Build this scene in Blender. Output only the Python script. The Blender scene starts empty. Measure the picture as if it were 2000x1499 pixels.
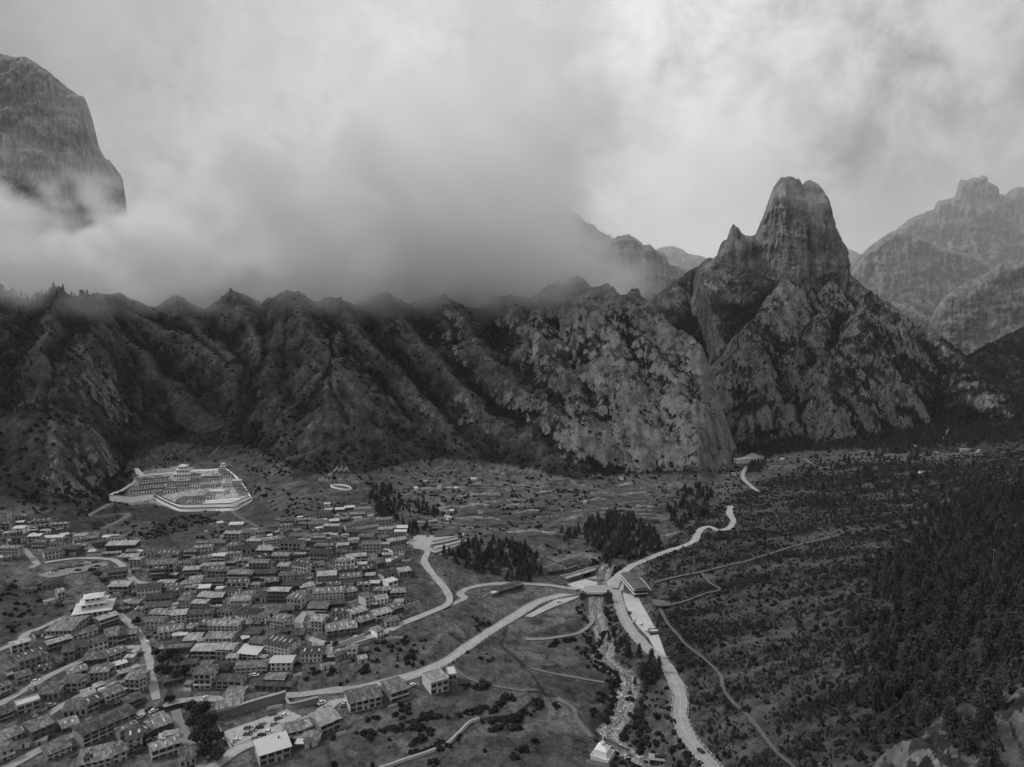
import bpy, math, random, bmesh
import numpy as np
from mathutils import Vector, Matrix

SC = bpy.context.scene
COL = SC.collection
rnd = random.Random(7)

# ------------------------------------------------------------------ camera, sky, sun, exposure
ZC = 200.0                       # height of the viewpoint above the river
FPX = 1333.3                     # focal length in photo pixels (24 mm on a 36 mm sensor)
PITCH = math.atan(110.0 / FPX)
cam = bpy.data.cameras.new('camera'); cam.lens = 24.0; cam.sensor_width = 36.0
cam.clip_start = 1.0; cam.clip_end = 60000.0
cam_ob = bpy.data.objects.new('camera', cam); COL.objects.link(cam_ob)
cam_ob.location = (0, 0, ZC); cam_ob.rotation_euler = (math.pi / 2 - PITCH, 0, 0)
SC.camera = cam_ob

SUN_EL, SUN_AZ = math.radians(48), math.radians(-88)     # high, behind thin cloud, a little left of the view
sun = bpy.data.lights.new('sun', 'SUN'); sun.energy = 1.5; sun.angle = math.radians(12); sun.color = (1.0, 1.0, 1.0)
sun_ob = bpy.data.objects.new('sun', sun); COL.objects.link(sun_ob)
_sd = Vector((math.sin(SUN_AZ) * math.cos(SUN_EL), math.cos(SUN_AZ) * math.cos(SUN_EL), math.sin(SUN_EL)))
sun_ob.rotation_euler = _sd.to_track_quat('Z', 'Y').to_euler()

SC.view_settings.view_transform = 'Standard'; SC.view_settings.look = 'None'
SC.view_settings.exposure = 0.15; SC.view_settings.gamma = 1.0; SC.view_settings.use_curve_mapping = False

cy = SC.cycles
cy.use_adaptive_sampling = True; cy.adaptive_threshold = 0.02; cy.adaptive_min_samples = 24
cy.max_bounces = 10; cy.diffuse_bounces = 2; cy.glossy_bounces = 1; cy.transmission_bounces = 2
cy.volume_bounces = 9; cy.transparent_max_bounces = 4
cy.volume_step_rate = 1.6; cy.volume_max_steps = 160
cy.use_denoising = True; cy.denoiser = 'OPENIMAGEDENOISE'
cy.caustics_reflective = False; cy.caustics_refractive = False


def ray(px, py):
    x = (px - 1000.0) / FPX; u = (749.5 - py) / FPX
    c, s = math.cos(PITCH), math.sin(PITCH)
    return np.array([x, c + u * s, -s + u * c])


def P(px, py, D):
    """the world point on the sight line of a photo position, D metres ahead"""
    d = ray(px, py); return np.array([0, 0, ZC]) + d * (D / d[1])


class NT:
    """tiny helper for node trees"""
    def __init__(s, tree): s.t = tree; s.n = tree.nodes; s.l = tree.links
    def add(s, kind, **kw):
        n = s.n.new(kind)
        for k, v in kw.items():
            if k == 'inp':
                for a, b in v.items():
                    if isinstance(b, bpy.types.NodeSocket): s.l.new(b, n.inputs[a])
                    else: n.inputs[a].default_value = b
            else: setattr(n, k, v)
        return n
    def math(s, op, a, b=None, c=None, clamp=False):
        n = s.n.new('ShaderNodeMath'); n.operation = op; n.use_clamp = clamp
        for i, v in enumerate((a, b, c)):
            if v is None: continue
            if isinstance(v, bpy.types.NodeSocket): s.l.new(v, n.inputs[i])
            else: n.inputs[i].default_value = v
        return n.outputs[0]
    def vmath(s, op, a, b=None):
        n = s.n.new('ShaderNodeVectorMath'); n.operation = op
        for i, v in enumerate((a, b)):
            if v is None: continue
            if isinstance(v, bpy.types.NodeSocket): s.l.new(v, n.inputs[i])
            else: n.inputs[i].default_value = v
        return n
    def ramp(s, fac, stops, interp='LINEAR'):
        n = s.n.new('ShaderNodeValToRGB'); s.l.new(fac, n.inputs[0]); cr = n.color_ramp; cr.interpolation = interp
        while len(cr.elements) > 1: cr.elements.remove(cr.elements[0])
        for i, (p, v) in enumerate(stops):
            e = cr.elements[0] if i == 0 else cr.elements.new(p)
            e.position = p; e.color = (v, v, v, 1)
        return n.outputs[0]
    def mapr(s, v, a, b, c, d, clamp=True, kind='SMOOTHSTEP'):
        n = s.n.new('ShaderNodeMapRange'); n.interpolation_type = kind
        s.l.new(v, n.inputs[0])
        for i, q in enumerate((a, b, c, d)): n.inputs[1 + i].default_value = q
        return n.outputs[0]


world = bpy.data.worlds.new('World'); SC.world = world; world.use_nodes = True
w = NT(world.node_tree); w.n.clear()
sky = w.add('ShaderNodeTexSky', sky_type='NISHITA'); sky.sun_disc = False
sky.sun_elevation = SUN_EL; sky.sun_rotation = SUN_AZ; sky.air_density = 1.0; sky.dust_density = 4.0
skybw = w.add('ShaderNodeRGBToBW', inp={0: sky.outputs[0]})
tc = w.add('ShaderNodeTexCoord')
gen = tc.outputs['Generated']
sep = w.add('ShaderNodeSeparateXYZ', inp={0: gen})
# overcast layer: brightest round the hidden sun, greyer away from it, wisps of lower grey cloud
def direction(px, py):
    d = ray(px, py); d = d / np.linalg.norm(d); return tuple(float(v) for v in d)
def lobe(px, py, power):
    d = w.vmath('DOT_PRODUCT', gen, direction(px, py)).outputs['Value']
    return w.math('POWER', w.math('MAXIMUM', d, 0.0), power)
mp = w.add('ShaderNodeMapping', inp={'Vector': gen, 'Scale': (1.0, 1.0, 1.0)})
n1 = w.add('ShaderNodeTexNoise', inp={'Vector': mp.outputs[0], 'Scale': 3.6, 'Detail': 10.0, 'Roughness': 0.62, 'Distortion': 0.2})
n2 = w.add('ShaderNodeTexNoise', inp={'Vector': mp.outputs[0], 'Scale': 11.0, 'Detail': 10.0, 'Roughness': 0.66, 'Distortion': 0.3})
glow = w.math('ADD', w.math('MULTIPLY', lobe(950, 60, 7.0), 1.9), w.math('MULTIPLY', lobe(1350, 330, 16.0), 0.9))
lay = w.math('ADD', 4.8, w.math('MULTIPLY', glow, 1.55))
dark = w.math('MULTIPLY', lobe(1440, -20, 110.0), 0.42)
dark = w.math('ADD', dark, w.math('MULTIPLY', lobe(1880, 240, 90.0), 0.42))
dark = w.math('ADD', dark, w.math('MULTIPLY', lobe(1640, 330, 500.0), 0.3))
dark = w.math('ADD', dark, w.math('MULTIPLY', lobe(100, 60, 6.0), 0.16))
dark = w.math('ADD', dark, w.math('MULTIPLY', lobe(1000, 250, 60.0), 0.24))
dark = w.math('ADD', dark, w.math('MULTIPLY', lobe(1150, 330, 400.0), 0.2))
dark = w.math('ADD', dark, w.math('MULTIPLY', lobe(1740, 120, 300.0), 0.2))
nn = w.math('ADD', w.math('MULTIPLY', n1.outputs[0], 0.55), w.math('MULTIPLY', n2.outputs[0], 0.45))
wis = w.mapr(nn, 0.40, 0.62, 0.15, 1.2)
shade = w.math('SUBTRACT', 1.0, w.math('MULTIPLY', dark, wis))
shade = w.math('MULTIPLY', shade, w.mapr(nn, 0.35, 0.65, 1.02, 0.95))
lay = w.math('MULTIPLY', lay, shade)
shade = w.math('MULTIPLY', shade, w.math('SUBTRACT', 1.0, w.math('MULTIPLY', lobe(-150, 120, 9.0), 0.34)))
lay = w.math('MULTIPLY', lay, w.math('SUBTRACT', 1.0, w.math('MULTIPLY', lobe(-150, 120, 9.0), 0.34)))
low = w.mapr(sep.outputs[2], -0.15, 0.02, 0.35, 1.0)
lay = w.math('MULTIPLY', lay, low)
mixn = w.math('ADD', w.math('MULTIPLY', skybw.outputs[0], 0.12), w.math('MULTIPLY', lay, 0.95))
bg = w.add('ShaderNodeBackground', inp={'Color': mixn, 'Strength': 0.1})
wo = w.add('ShaderNodeOutputWorld'); w.l.new(bg.outputs[0], wo.inputs[0])

# ------------------------------------------------------------------ noise in numpy
_rs = np.random.RandomState(11)
_perm = np.concatenate([_rs.permutation(256)] * 3)
_g2 = np.stack([np.cos(np.arange(256) * 2 * np.pi / 256), np.sin(np.arange(256) * 2 * np.pi / 256)], 1)
_rs.shuffle(_g2)
_g3 = _rs.normal(size=(256, 3)); _g3 /= np.linalg.norm(_g3, axis=1)[:, None]

def perlin2(x, y):
    xi = np.floor(x).astype(np.int64); yi = np.floor(y).astype(np.int64)
    fx = x - xi; fy = y - yi
    u = fx * fx * fx * (fx * (fx * 6 - 15) + 10); v = fy * fy * fy * (fy * (fy * 6 - 15) + 10)
    def g(ax, ay, dx, dy):
        h = _perm[_perm[ax & 255] + (ay & 255)]; q = _g2[h]
        return q[..., 0] * dx + q[..., 1] * dy
    a = g(xi, yi, fx, fy); b = g(xi + 1, yi, fx - 1, fy); c = g(xi, yi + 1, fx, fy - 1); d = g(xi + 1, yi + 1, fx - 1, fy - 1)
    return ((a + u * (b - a)) * (1 - v) + (c + u * (d - c)) * v) * 1.5

def perlin3(x, y, z):
    xi = np.floor(x).astype(np.int64); yi = np.floor(y).astype(np.int64); zi = np.floor(z).astype(np.int64)
    fx = x - xi; fy = y - yi; fz = z - zi
    u = fx * fx * (3 - 2 * fx); v = fy * fy * (3 - 2 * fy); t = fz * fz * (3 - 2 * fz)
    def g(i, j, k):
        h = _perm[_perm[_perm[(xi + i) & 255] + ((yi + j) & 255)] + ((zi + k) & 255)]; q = _g3[h]
        return q[..., 0] * (fx - i) + q[..., 1] * (fy - j) + q[..., 2] * (fz - k)
    def l(a, b, s): return a + s * (b - a)
    return l(l(l(g(0, 0, 0), g(1, 0, 0), u), l(g(0, 1, 0), g(1, 1, 0), u), v),
             l(l(g(0, 0, 1), g(1, 0, 1), u), l(g(0, 1, 1), g(1, 1, 1), u), v), t) * 1.5

def fbm2(x, y, octv=5, gain=0.5, lac=2.03):
    s = 0; a = 1; t = 0
    for i in range(octv):
        s = s + a * perlin2(x + 17.3 * i, y - 9.1 * i); t += a; a *= gain; x = x * lac; y = y * lac
    return s / t

def ridged2(x, y, octv=5, gain=0.5, lac=2.03):
    s = 0; a = 1; t = 0
    for i in range(octv):
        s = s + a * (1 - 2 * np.abs(perlin2(x + 31.7 * i, y + 5.9 * i))); t += a; a *= gain; x = x * lac; y = y * lac
    return s / t

def fbm3(x, y, z, octv=5, gain=0.5, lac=2.03):
    s = 0; a = 1; t = 0
    for i in range(octv):
        s = s + a * perlin3(x + 7.3 * i, y - 3.1 * i, z + 5.7 * i); t += a; a *= gain; x = x * lac; y = y * lac; z = z * lac
    return s / t

def sstep(a, b, x):
    t = np.clip((x - a) / (b - a), 0, 1); return t * t * (3 - 2 * t)

# ------------------------------------------------------------------ terrain raster (plan: x = a*y, rows of growing distance)
_ain = np.linspace(-0.80, 0.80, 900)
A = np.concatenate([np.linspace(-1.5, -0.81, 24), _ain, np.linspace(0.81, 1.5, 24)])
Y = np.concatenate([np.linspace(30, 125, 16)[:-1], np.exp(np.linspace(math.log(125), math.log(2250), 800)), np.exp(np.linspace(math.log(2300), math.log(9000), 40))])
GX = A[None, :] * Y[:, None]; GY = np.repeat(Y[:, None], len(A), 1)

def Dz(py, z): return (ZC - z) * FPX / (py - 639.5) * 1.0       # distance of a level z seen at photo row py
def GP(px, py, z):                                               # world point at level z on a photo sight line
    d = ray(px, py); t = (z - ZC) / d[2]; return np.array([0, 0, ZC]) + d * t

# valley floor: thin-plate surface through surveyed points (photo px, photo py, height)
CP = [(0, 1499, 8), (300, 1499, 6), (600, 1499, 8), (900, 1499, 7), (1180, 1480, 4), (1250, 1400, 0), (1210, 1290, 1), (1170, 1190, 3),
      (1350, 1499, 8), (1320, 1350, 8), (1240, 1180, 8), (1180, 1140, 8), (1000, 1400, 9), (850, 1320, 12), (1000, 1250, 9), (1120, 1200, 8),
      (880, 1190, 15), (700, 1250, 20), (560, 1330, 13), (400, 1340, 12), (330, 1400, 4), (390, 1480, 2), (200, 1350, 12), (0, 1350, 14), (640, 1150, 24), (450, 1150, 24),
      (250, 1200, 18), (60, 1200, 22), (60, 1100, 26), (250, 1080, 26), (450, 1060, 28), (640, 1040, 30), (780, 1060, 26), (830, 1110, 22), (960, 1060, 20),
      (200, 1010, 24), (350, 1003, 14), (480, 1000, 22), (560, 960, 32), (240, 985, 18), (480, 985, 18), (350, 915, 40), (460, 918, 40), (700, 955, 26), (900, 1000, 18), (900, 945, 30),
      (1100, 1000, 16), (1150, 940, 20), (1330, 945, 18), (1420, 905, 18), (1200, 1050, 13), (1340, 1060, 14), (1430, 1000, 18), (1460, 930, 24),
      (1500, 1150, 20), (1500, 1300, 22), (1550, 1450, 24), (1650, 1050, 30), (1700, 1250, 36), (1750, 1450, 48), (1900, 1350, 72), (1950, 1200, 60), (1950, 1050, 46), (1800, 950, 34),
      (1600, 900, 30), (1800, 870, 34), (2000, 880, 50), (2050, 1499, 105), (-150, 1100, 45), (-150, 1400, 22), (0, 1000, 40), (-300, 980, 70), (2300, 1100, 100), (2300, 900, 100)]
_cp = np.array([GP(*c) for c in CP])
def tps_fit(p, v, lam=30.0):
    n = len(p); d = np.linalg.norm(p[:, None] - p[None], axis=2)
    K = np.where(d > 0, d * d * np.log(d + 1e-9), 0) / 1e4 + np.eye(n) * lam * 1e-2
    M = np.zeros((n + 3, n + 3)); M[:n, :n] = K; M[:n, n] = 1; M[:n, n + 1:] = p / 1000; M[n, :n] = 1; M[n + 1:, :n] = p.T / 1000
    r = np.zeros(n + 3); r[:n] = v; return np.linalg.solve(M, r)
_tw = tps_fit(_cp[:, :2], _cp[:, 2])
def base_h(x, y):
    yc = np.clip(y, 200, 1250); xc = np.clip(x, -1000, 900)
    s = _tw[-3] + _tw[-2] * xc / 1000 + _tw[-1] * yc / 1000
    for i, p in enumerate(_cp):
        d2 = (xc - p[0]) ** 2 + (yc - p[1]) ** 2
        s = s + _tw[i] * 0.5 * d2 * np.log(d2 + 1e-9) / 1e4
    return np.clip(s, 0.0, 150.0)

def pip(x, y, poly):
    """inside test and distance to the outline, in plan"""
    ins = np.zeros(x.shape, bool); dmin = np.full(x.shape, 1e9)
    n = len(poly)
    for i in range(n):
        x0, y0 = poly[i][:2]; x1, y1 = poly[(i + 1) % n][:2]
        c = (y0 > y) != (y1 > y)
        xi = (x1 - x0) * (y - y0) / (y1 - y0 + 1e-12) + x0
        ins ^= c & (x < xi)
        dx, dy = x1 - x0, y1 - y0; t = np.clip(((x - x0) * dx + (y - y0) * dy) / (dx * dx + dy * dy + 1e-9), 0, 1)
        dmin = np.minimum(dmin, np.hypot(x - x0 - t * dx, y - y0 - t * dy))
    return ins, dmin

def slope_D(py, pyf, k, zf=27.0):
    D0 = (ZC - zf) * FPX / (pyf - 639.5); return (ZC - zf + k * D0) / (k + (py - 639.5) / FPX)
def refit(pts, k):
    pyf = pts[-1][1]; return [(a, b, slope_D(b, pyf, k)) for a, b, _ in pts]

# ridges: polylines (px, py, D) with side slope k; the mountain body is the union of them
FOOT = [(-500, 985), (0, 985), (110, 985), (180, 960), (260, 915), (330, 900), (480, 905), (600, 930), (700, 938), (815, 932), (960, 932), (1055, 940), (1160, 940), (1290, 928), (1370, 930), (1432, 897)]
def foot_z(px): return np.interp(px, [0, 560, 860], [38.0, 38.0, 22.0])
_ft = np.array([GP(a, b, float(foot_z(a))) for a, b in FOOT])
def foot_py(px): return float(np.interp(px, [f[0] for f in FOOT], [f[1] for f in FOOT]))
SPURS = [   # photo lines of the long spurs, (strength)
 ([(240, 612), (200, 690), (165, 745), (145, 790), (130, 850), (122, 920), (118, 975)], 1.25), ([(241, 625), (350, 700), (437, 770), (480, 850)], 1.0), ([(215, 665), (280, 728), (330, 800), (360, 870)], .6),
 ([(560, 610), (560, 665), (530, 740), (507, 820), (520, 880), (540, 905)], .9), ([(565, 630), (600, 700), (660, 783), (720, 845), (775, 890), (820, 930)], 1.25), ([(640, 605), (690, 690), (760, 760), (830, 840), (880, 900), (910, 932)], .7),
 ([(740, 600), (782, 664), (845, 752), (897, 815), (936, 860), (1020, 925)], 1.1), ([(850, 590), (880, 650), (943, 757), (1040, 835), (1125, 902), (1160, 935)], 1.05), ([(960, 590), (1000, 640), (1072, 752), (1110, 810), (1156, 890), (1180, 935)], .9),
 ([(1118, 575), (1150, 650), (1190, 730), (1215, 800), (1250, 870), (1290, 925)], 1.3), ([(1200, 628), (1235, 640), (1260, 720), (1300, 790), (1330, 860), (1365, 925)], 1.3), ([(1190, 622), (1230, 640), (1262, 656), (1290, 700), (1340, 745), (1380, 795), (1412, 850), (1430, 893)], 1.2),
 ([(1090, 590), (1060, 640), (1040, 690), (1015, 740)], .7), ([(340, 610), (390, 690), (440, 750)], .6), ([(450, 610), (480, 680), (505, 750)], .6), ([(120, 610), (95, 740), (70, 850), (50, 950)], .8), ([(0, 600), (-20, 740), (-50, 850), (-70, 950)], .8), ([(-150, 600), (-180, 760), (-220, 950)], .9), ([(-350, 600), (-380, 760), (-420, 950)], .9), ([(620, 860), (610, 900), (640, 932)], .5), ([(660, 700), (640, 800), (650, 880)], .5)]
def front_range(x, y, wx, wy):
    yf = np.interp(wx / np.maximum(wy, 50), _ft[:, 0] / _ft[:, 1], _ft[:, 1])        # the foot line, by bearing
    t = np.maximum(wy - yf + 14, -200)
    up = np.where(t < 0, t * .25, .60 * t + .00018 * t * t)
    crest = 225 - foot_z(1000 + x / y * FPX) + 8 * np.sin(x / 90.0) + 6 * np.sin(x / 37.0)
    z = foot_z(1000 + x / y * FPX) + 6 + np.where(up < crest, up, crest + .10 * (up - crest))
    z = np.minimum(z, 262 + 8 * np.sin(x / 200.))
    best = np.full(x.shape, 1e9); amp = np.ones(x.shape)
    for pts, am in SPURS:
        p3 = np.array([P(a, b, slope_D(b, foot_py(a), .655, float(foot_z(a)))) for a, b in pts])
        d, _ = seg_field(wx, wy, p3); d = d / (.35 + .65 * am)
        m = d < best; best = np.where(m, d, best); amp = np.where(m, am, amp)
    drop = 9 * np.clip(amp, 0, 2) - .60 * np.minimum(best, 95) * (1 - .0028 * np.minimum(best, 95))
    z = z + (drop + 10) * sstep(10, 170, t)
    edge = np.array([P(a, b, D)[:2] for a, b, D in [(1432, 897, 890), (1412, 850, 935), (1380, 793, 975), (1340, 743, 1010), (1290, 698, 1040), (1262, 654, 1075), (1230, 636, 1090), (1190, 620, 1095), (1160, 598, 1120), (1120, 564, 1150), (1080, 540, 1230), (1040, 500, 1450), (1000, 450, 1750), (700, 400, 2100)]] + [[-2500, 2100], [-2500, 300], [-600, 500], [300, 700]])
    ins, d = pip(wx, wy, edge)
    z = np.where(ins, z, z - .85 * d - 9 * sstep(0, 25, d) * (1 + ridged2(x / 26, y / 26, 4, .6)))
    rock = np.zeros(x.shape)
    px = 1000 + x / y * FPX
    rock = sstep(1000, 1130, px) * .9 + .16 * sstep(750, 900, px) * (1 - sstep(1000, 1130, px)) + .12
    return np.maximum(z, -50), rock

RIDGES = [
 ([(980, 480, 2000), (1060, 460, 2100), (1130, 480, 2200)], .8, 0),
 # tower massif
 ([(1250, 640, 1653), (1310, 560, 1740), (1364, 524, 1783), (1400, 510, 1722), (1476, 520, 1670), (1560, 535, 1653), (1655, 540, 1635), (1724, 594, 1548), (1780, 622, 1461), (1812, 650, 1392), (1860, 694, 1305),
   (1900, 740, 1218), (1960, 790, 1113)], .9, .5),
 (refit([(1545, 545, 1880), (1500, 600, 1720), (1470, 680, 1500), (1480, 750, 1330), (1470, 800, 1200), (1455, 860, 1060)], 0.64), 1.35, 1),
 (refit([(1420, 540, 1900), (1370, 600, 1760), (1345, 650, 1600), (1390, 700, 1440), (1420, 760, 1300)], 0.64), 1.35, 1),
 (refit([(1620, 560, 1860), (1590, 640, 1620), (1545, 700, 1440), (1530, 780, 1260), (1570, 850, 1090)], 0.64), 1.35, 1),
 (refit([(1700, 590, 1780), (1680, 660, 1560), (1640, 700, 1440), (1620, 760, 1280), (1650, 830, 1120), (1630, 868, 1050)], 0.64), 1.35, 1),
 (refit([(1790, 640, 1620), (1770, 700, 1440), (1740, 740, 1340), (1720, 790, 1200), (1760, 835, 1120)], 0.52), 1.25, .8),
 # right valley side
 ([(2500, 520, 1800), (2200, 580, 1700), (2050, 620, 1650), (1960, 665, 1600), (1900, 705, 1500), (1880, 745, 1380)], .8, .2),
 ([(2300, 690, 1300), (2050, 720, 1280), (1950, 760, 1230), (1880, 800, 1160), (1830, 840, 1120)], .6, .2),
 # left valley side, dark wood
 ([(-500, 700, 1150), (-200, 730, 1050), (-60, 780, 980), (0, 850, 900), (40, 930, 850)], .7, 0),
 # near crag in the lower right corner
 ([(2500, 1050, 190), (2200, 1200, 175), (2060, 1330, 165), (1990, 1405, 158), (1925, 1455, 155), (1870, 1488, 152), (1800, 1540, 150)], 1.5, .45),
]

def seg_field(x, y, pts):
    """distance to a 3-D polyline in plan and its height there"""
    bd = np.full(x.shape, 1e9); bz = np.zeros(x.shape)
    for (p, q) in zip(pts[:-1], pts[1:]):
        dx, dy = q[0] - p[0], q[1] - p[1]; L = dx * dx + dy * dy + 1e-9
        t = np.clip(((x - p[0]) * dx + (y - p[1]) * dy) / L, 0, 1)
        d = np.hypot(x - p[0] - t * dx, y - p[1] - t * dy)
        m = d < bd; bd = np.where(m, d, bd); bz = np.where(m, p[2] + t * (q[2] - p[2]), bz)
    return bd, bz

def smax(a, b, k):
    h = np.clip(0.5 + 0.5 * (a - b) / k, 0, 1); return b + (a - b) * h + k * h * (1 - h)

def build_heights():
    x, y = GX, GY
    wx = x + 26 * fbm2(x / 120, y / 120, 4); wy = y + 26 * fbm2(x / 120 + 40, y / 120 + 7, 4)
    base = base_h(x, y)
    base = base + 0.9 * fbm2(x / 30, y / 30, 5) + 3.0 * fbm2(x / 110, y / 110, 3) * sstep(420, 520, y)
    h = base.copy(); rockw = np.zeros(x.shape)
    mtn = np.full(x.shape, -50.0)
    for pts, k, rk in RIDGES:
        p3 = np.array([P(*p) for p in pts])
        lo = p3.min(0) - 500; hi = p3.max(0) + 500
        rows = np.where((Y > lo[1]) & (Y < hi[1]))[0]
        r0, r1 = rows[0], rows[-1] + 1
        dd, zz = seg_field(wx[r0:r1], wy[r0:r1], p3)
        prof = zz - k * (np.sqrt(dd * dd + 36) - 6) + 0.00035 * k * dd * dd
        prof = np.where(dd > 600, -50, prof)
        cur = mtn[r0:r1]
        nw = smax(prof, cur, 7.0)
        dom = sstep(-6, 6, prof - cur)
        rockw[r0:r1] = rockw[r0:r1] * (1 - dom) + rk * dom
        mtn[r0:r1] = nw
    fr, frock = front_range(x, y, x + 16 * fbm2(x / 90, y / 90, 5), y + 16 * fbm2(x / 90 + 40, y / 90 + 7, 5))
    dom = sstep(-5, 5, fr - mtn); rockw = rockw * (1 - dom) + frock * dom; isfr = dom
    mtn = smax(fr, mtn, 5.0)
    above = np.clip((mtn - base), 0, 500)
    m = sstep(0, 40, above)
    rib = x + .94 * y + 22 * fbm2(x / 160 + 3, y / 160, 3)
    rb = ridged2(rib / 120, y / 520 + x / 900, 4, .5) * (x < 250) + .3 * (x >= 250)
    mtn = mtn + m * sstep(0, 60, above) * isfr * (rb - .3) * 3 + m * isfr * (ridged2(rib / 34, y / 260 + x / 500, 4, .55) - .2) * 3.0
    rg = ridged2(x / 75 + 3, y / 75, 6, .52)
    f = fbm2(x / 28, y / 28, 4, .55)
    f2 = ridged2(x / 38 + 9, y / 38, 5, .6)
    mtn = mtn + m * ((rg - 0.1) * (2 + 13 * rockw) + f * (2.0 + 6 * rockw) + (.25 + rockw) * f2 * 7 + (.5 + rockw) * ridged2(x / 11, y / 11, 3, .6) * 2.0)
    h = smax(mtn, base, 4.0)
    return h, base, rockw * sstep(2, 14, h - base), sstep(3, 16, h - base)

H, BASE, ROCKW, MTN = build_heights()

def _gi(x, y):
    """fractional raster indices of plan positions"""
    j = np.interp(np.asarray(x) / np.asarray(y), A, np.arange(len(A))); i = np.interp(y, Y, np.arange(len(Y)))
    return i, j

def samp(F, x, y):
    i, j = _gi(x, y)
    i0 = np.clip(np.floor(i).astype(int), 0, F.shape[0] - 2); j0 = np.clip(np.floor(j).astype(int), 0, F.shape[1] - 2)
    u = i - i0; v = j - j0
    return (F[i0, j0] * (1 - u) * (1 - v) + F[i0 + 1, j0] * u * (1 - v) + F[i0, j0 + 1] * (1 - u) * v + F[i0 + 1, j0 + 1] * u * v)

def zat(x, y): return float(samp(H, np.array([x]), np.array([y]))[0])

_Ds = np.exp(np.linspace(math.log(120), math.log(3000), 4200))
def hit(px, py, lift=0.0):
    """where the sight line of a photo position meets the ground"""
    d = ray(px, py); t = _Ds / d[1]
    x = d[0] * t; z = ZC + d[2] * t
    g = samp(H, x, _Ds) + lift
    k = np.where(z < g)[0]
    i = k[0] if len(k) else len(_Ds) - 1
    if i > 0 and len(k):
        a, b = z[i - 1] - g[i - 1], z[i] - g[i]; s = a / (a - b + 1e-12); D = _Ds[i - 1] + s * (_Ds[i] - _Ds[i - 1])
    else: D = _Ds[i]
    x = d[0] * D / d[1]
    return np.array([x, D, zat(x, D)])

def poly_mask(x, y, poly, soft=3.0):
    """soft mask of a polygon in plan, 1 inside"""
    m = np.zeros(x.shape); p = np.array([q[:2] for q in poly]); lo = p.min(0) - soft; hi = p.max(0) + soft
    s = (x > lo[0]) & (x < hi[0]) & (y > lo[1]) & (y < hi[1])
    if s.any():
        ins, d = pip(x[s], y[s], poly); m[s] = np.clip(0.5 + np.where(ins, d, -d) / (2 * soft) * 1.0, 0, 1)
    return m

def hits(pts): return [hit(*p) for p in pts]

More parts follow.
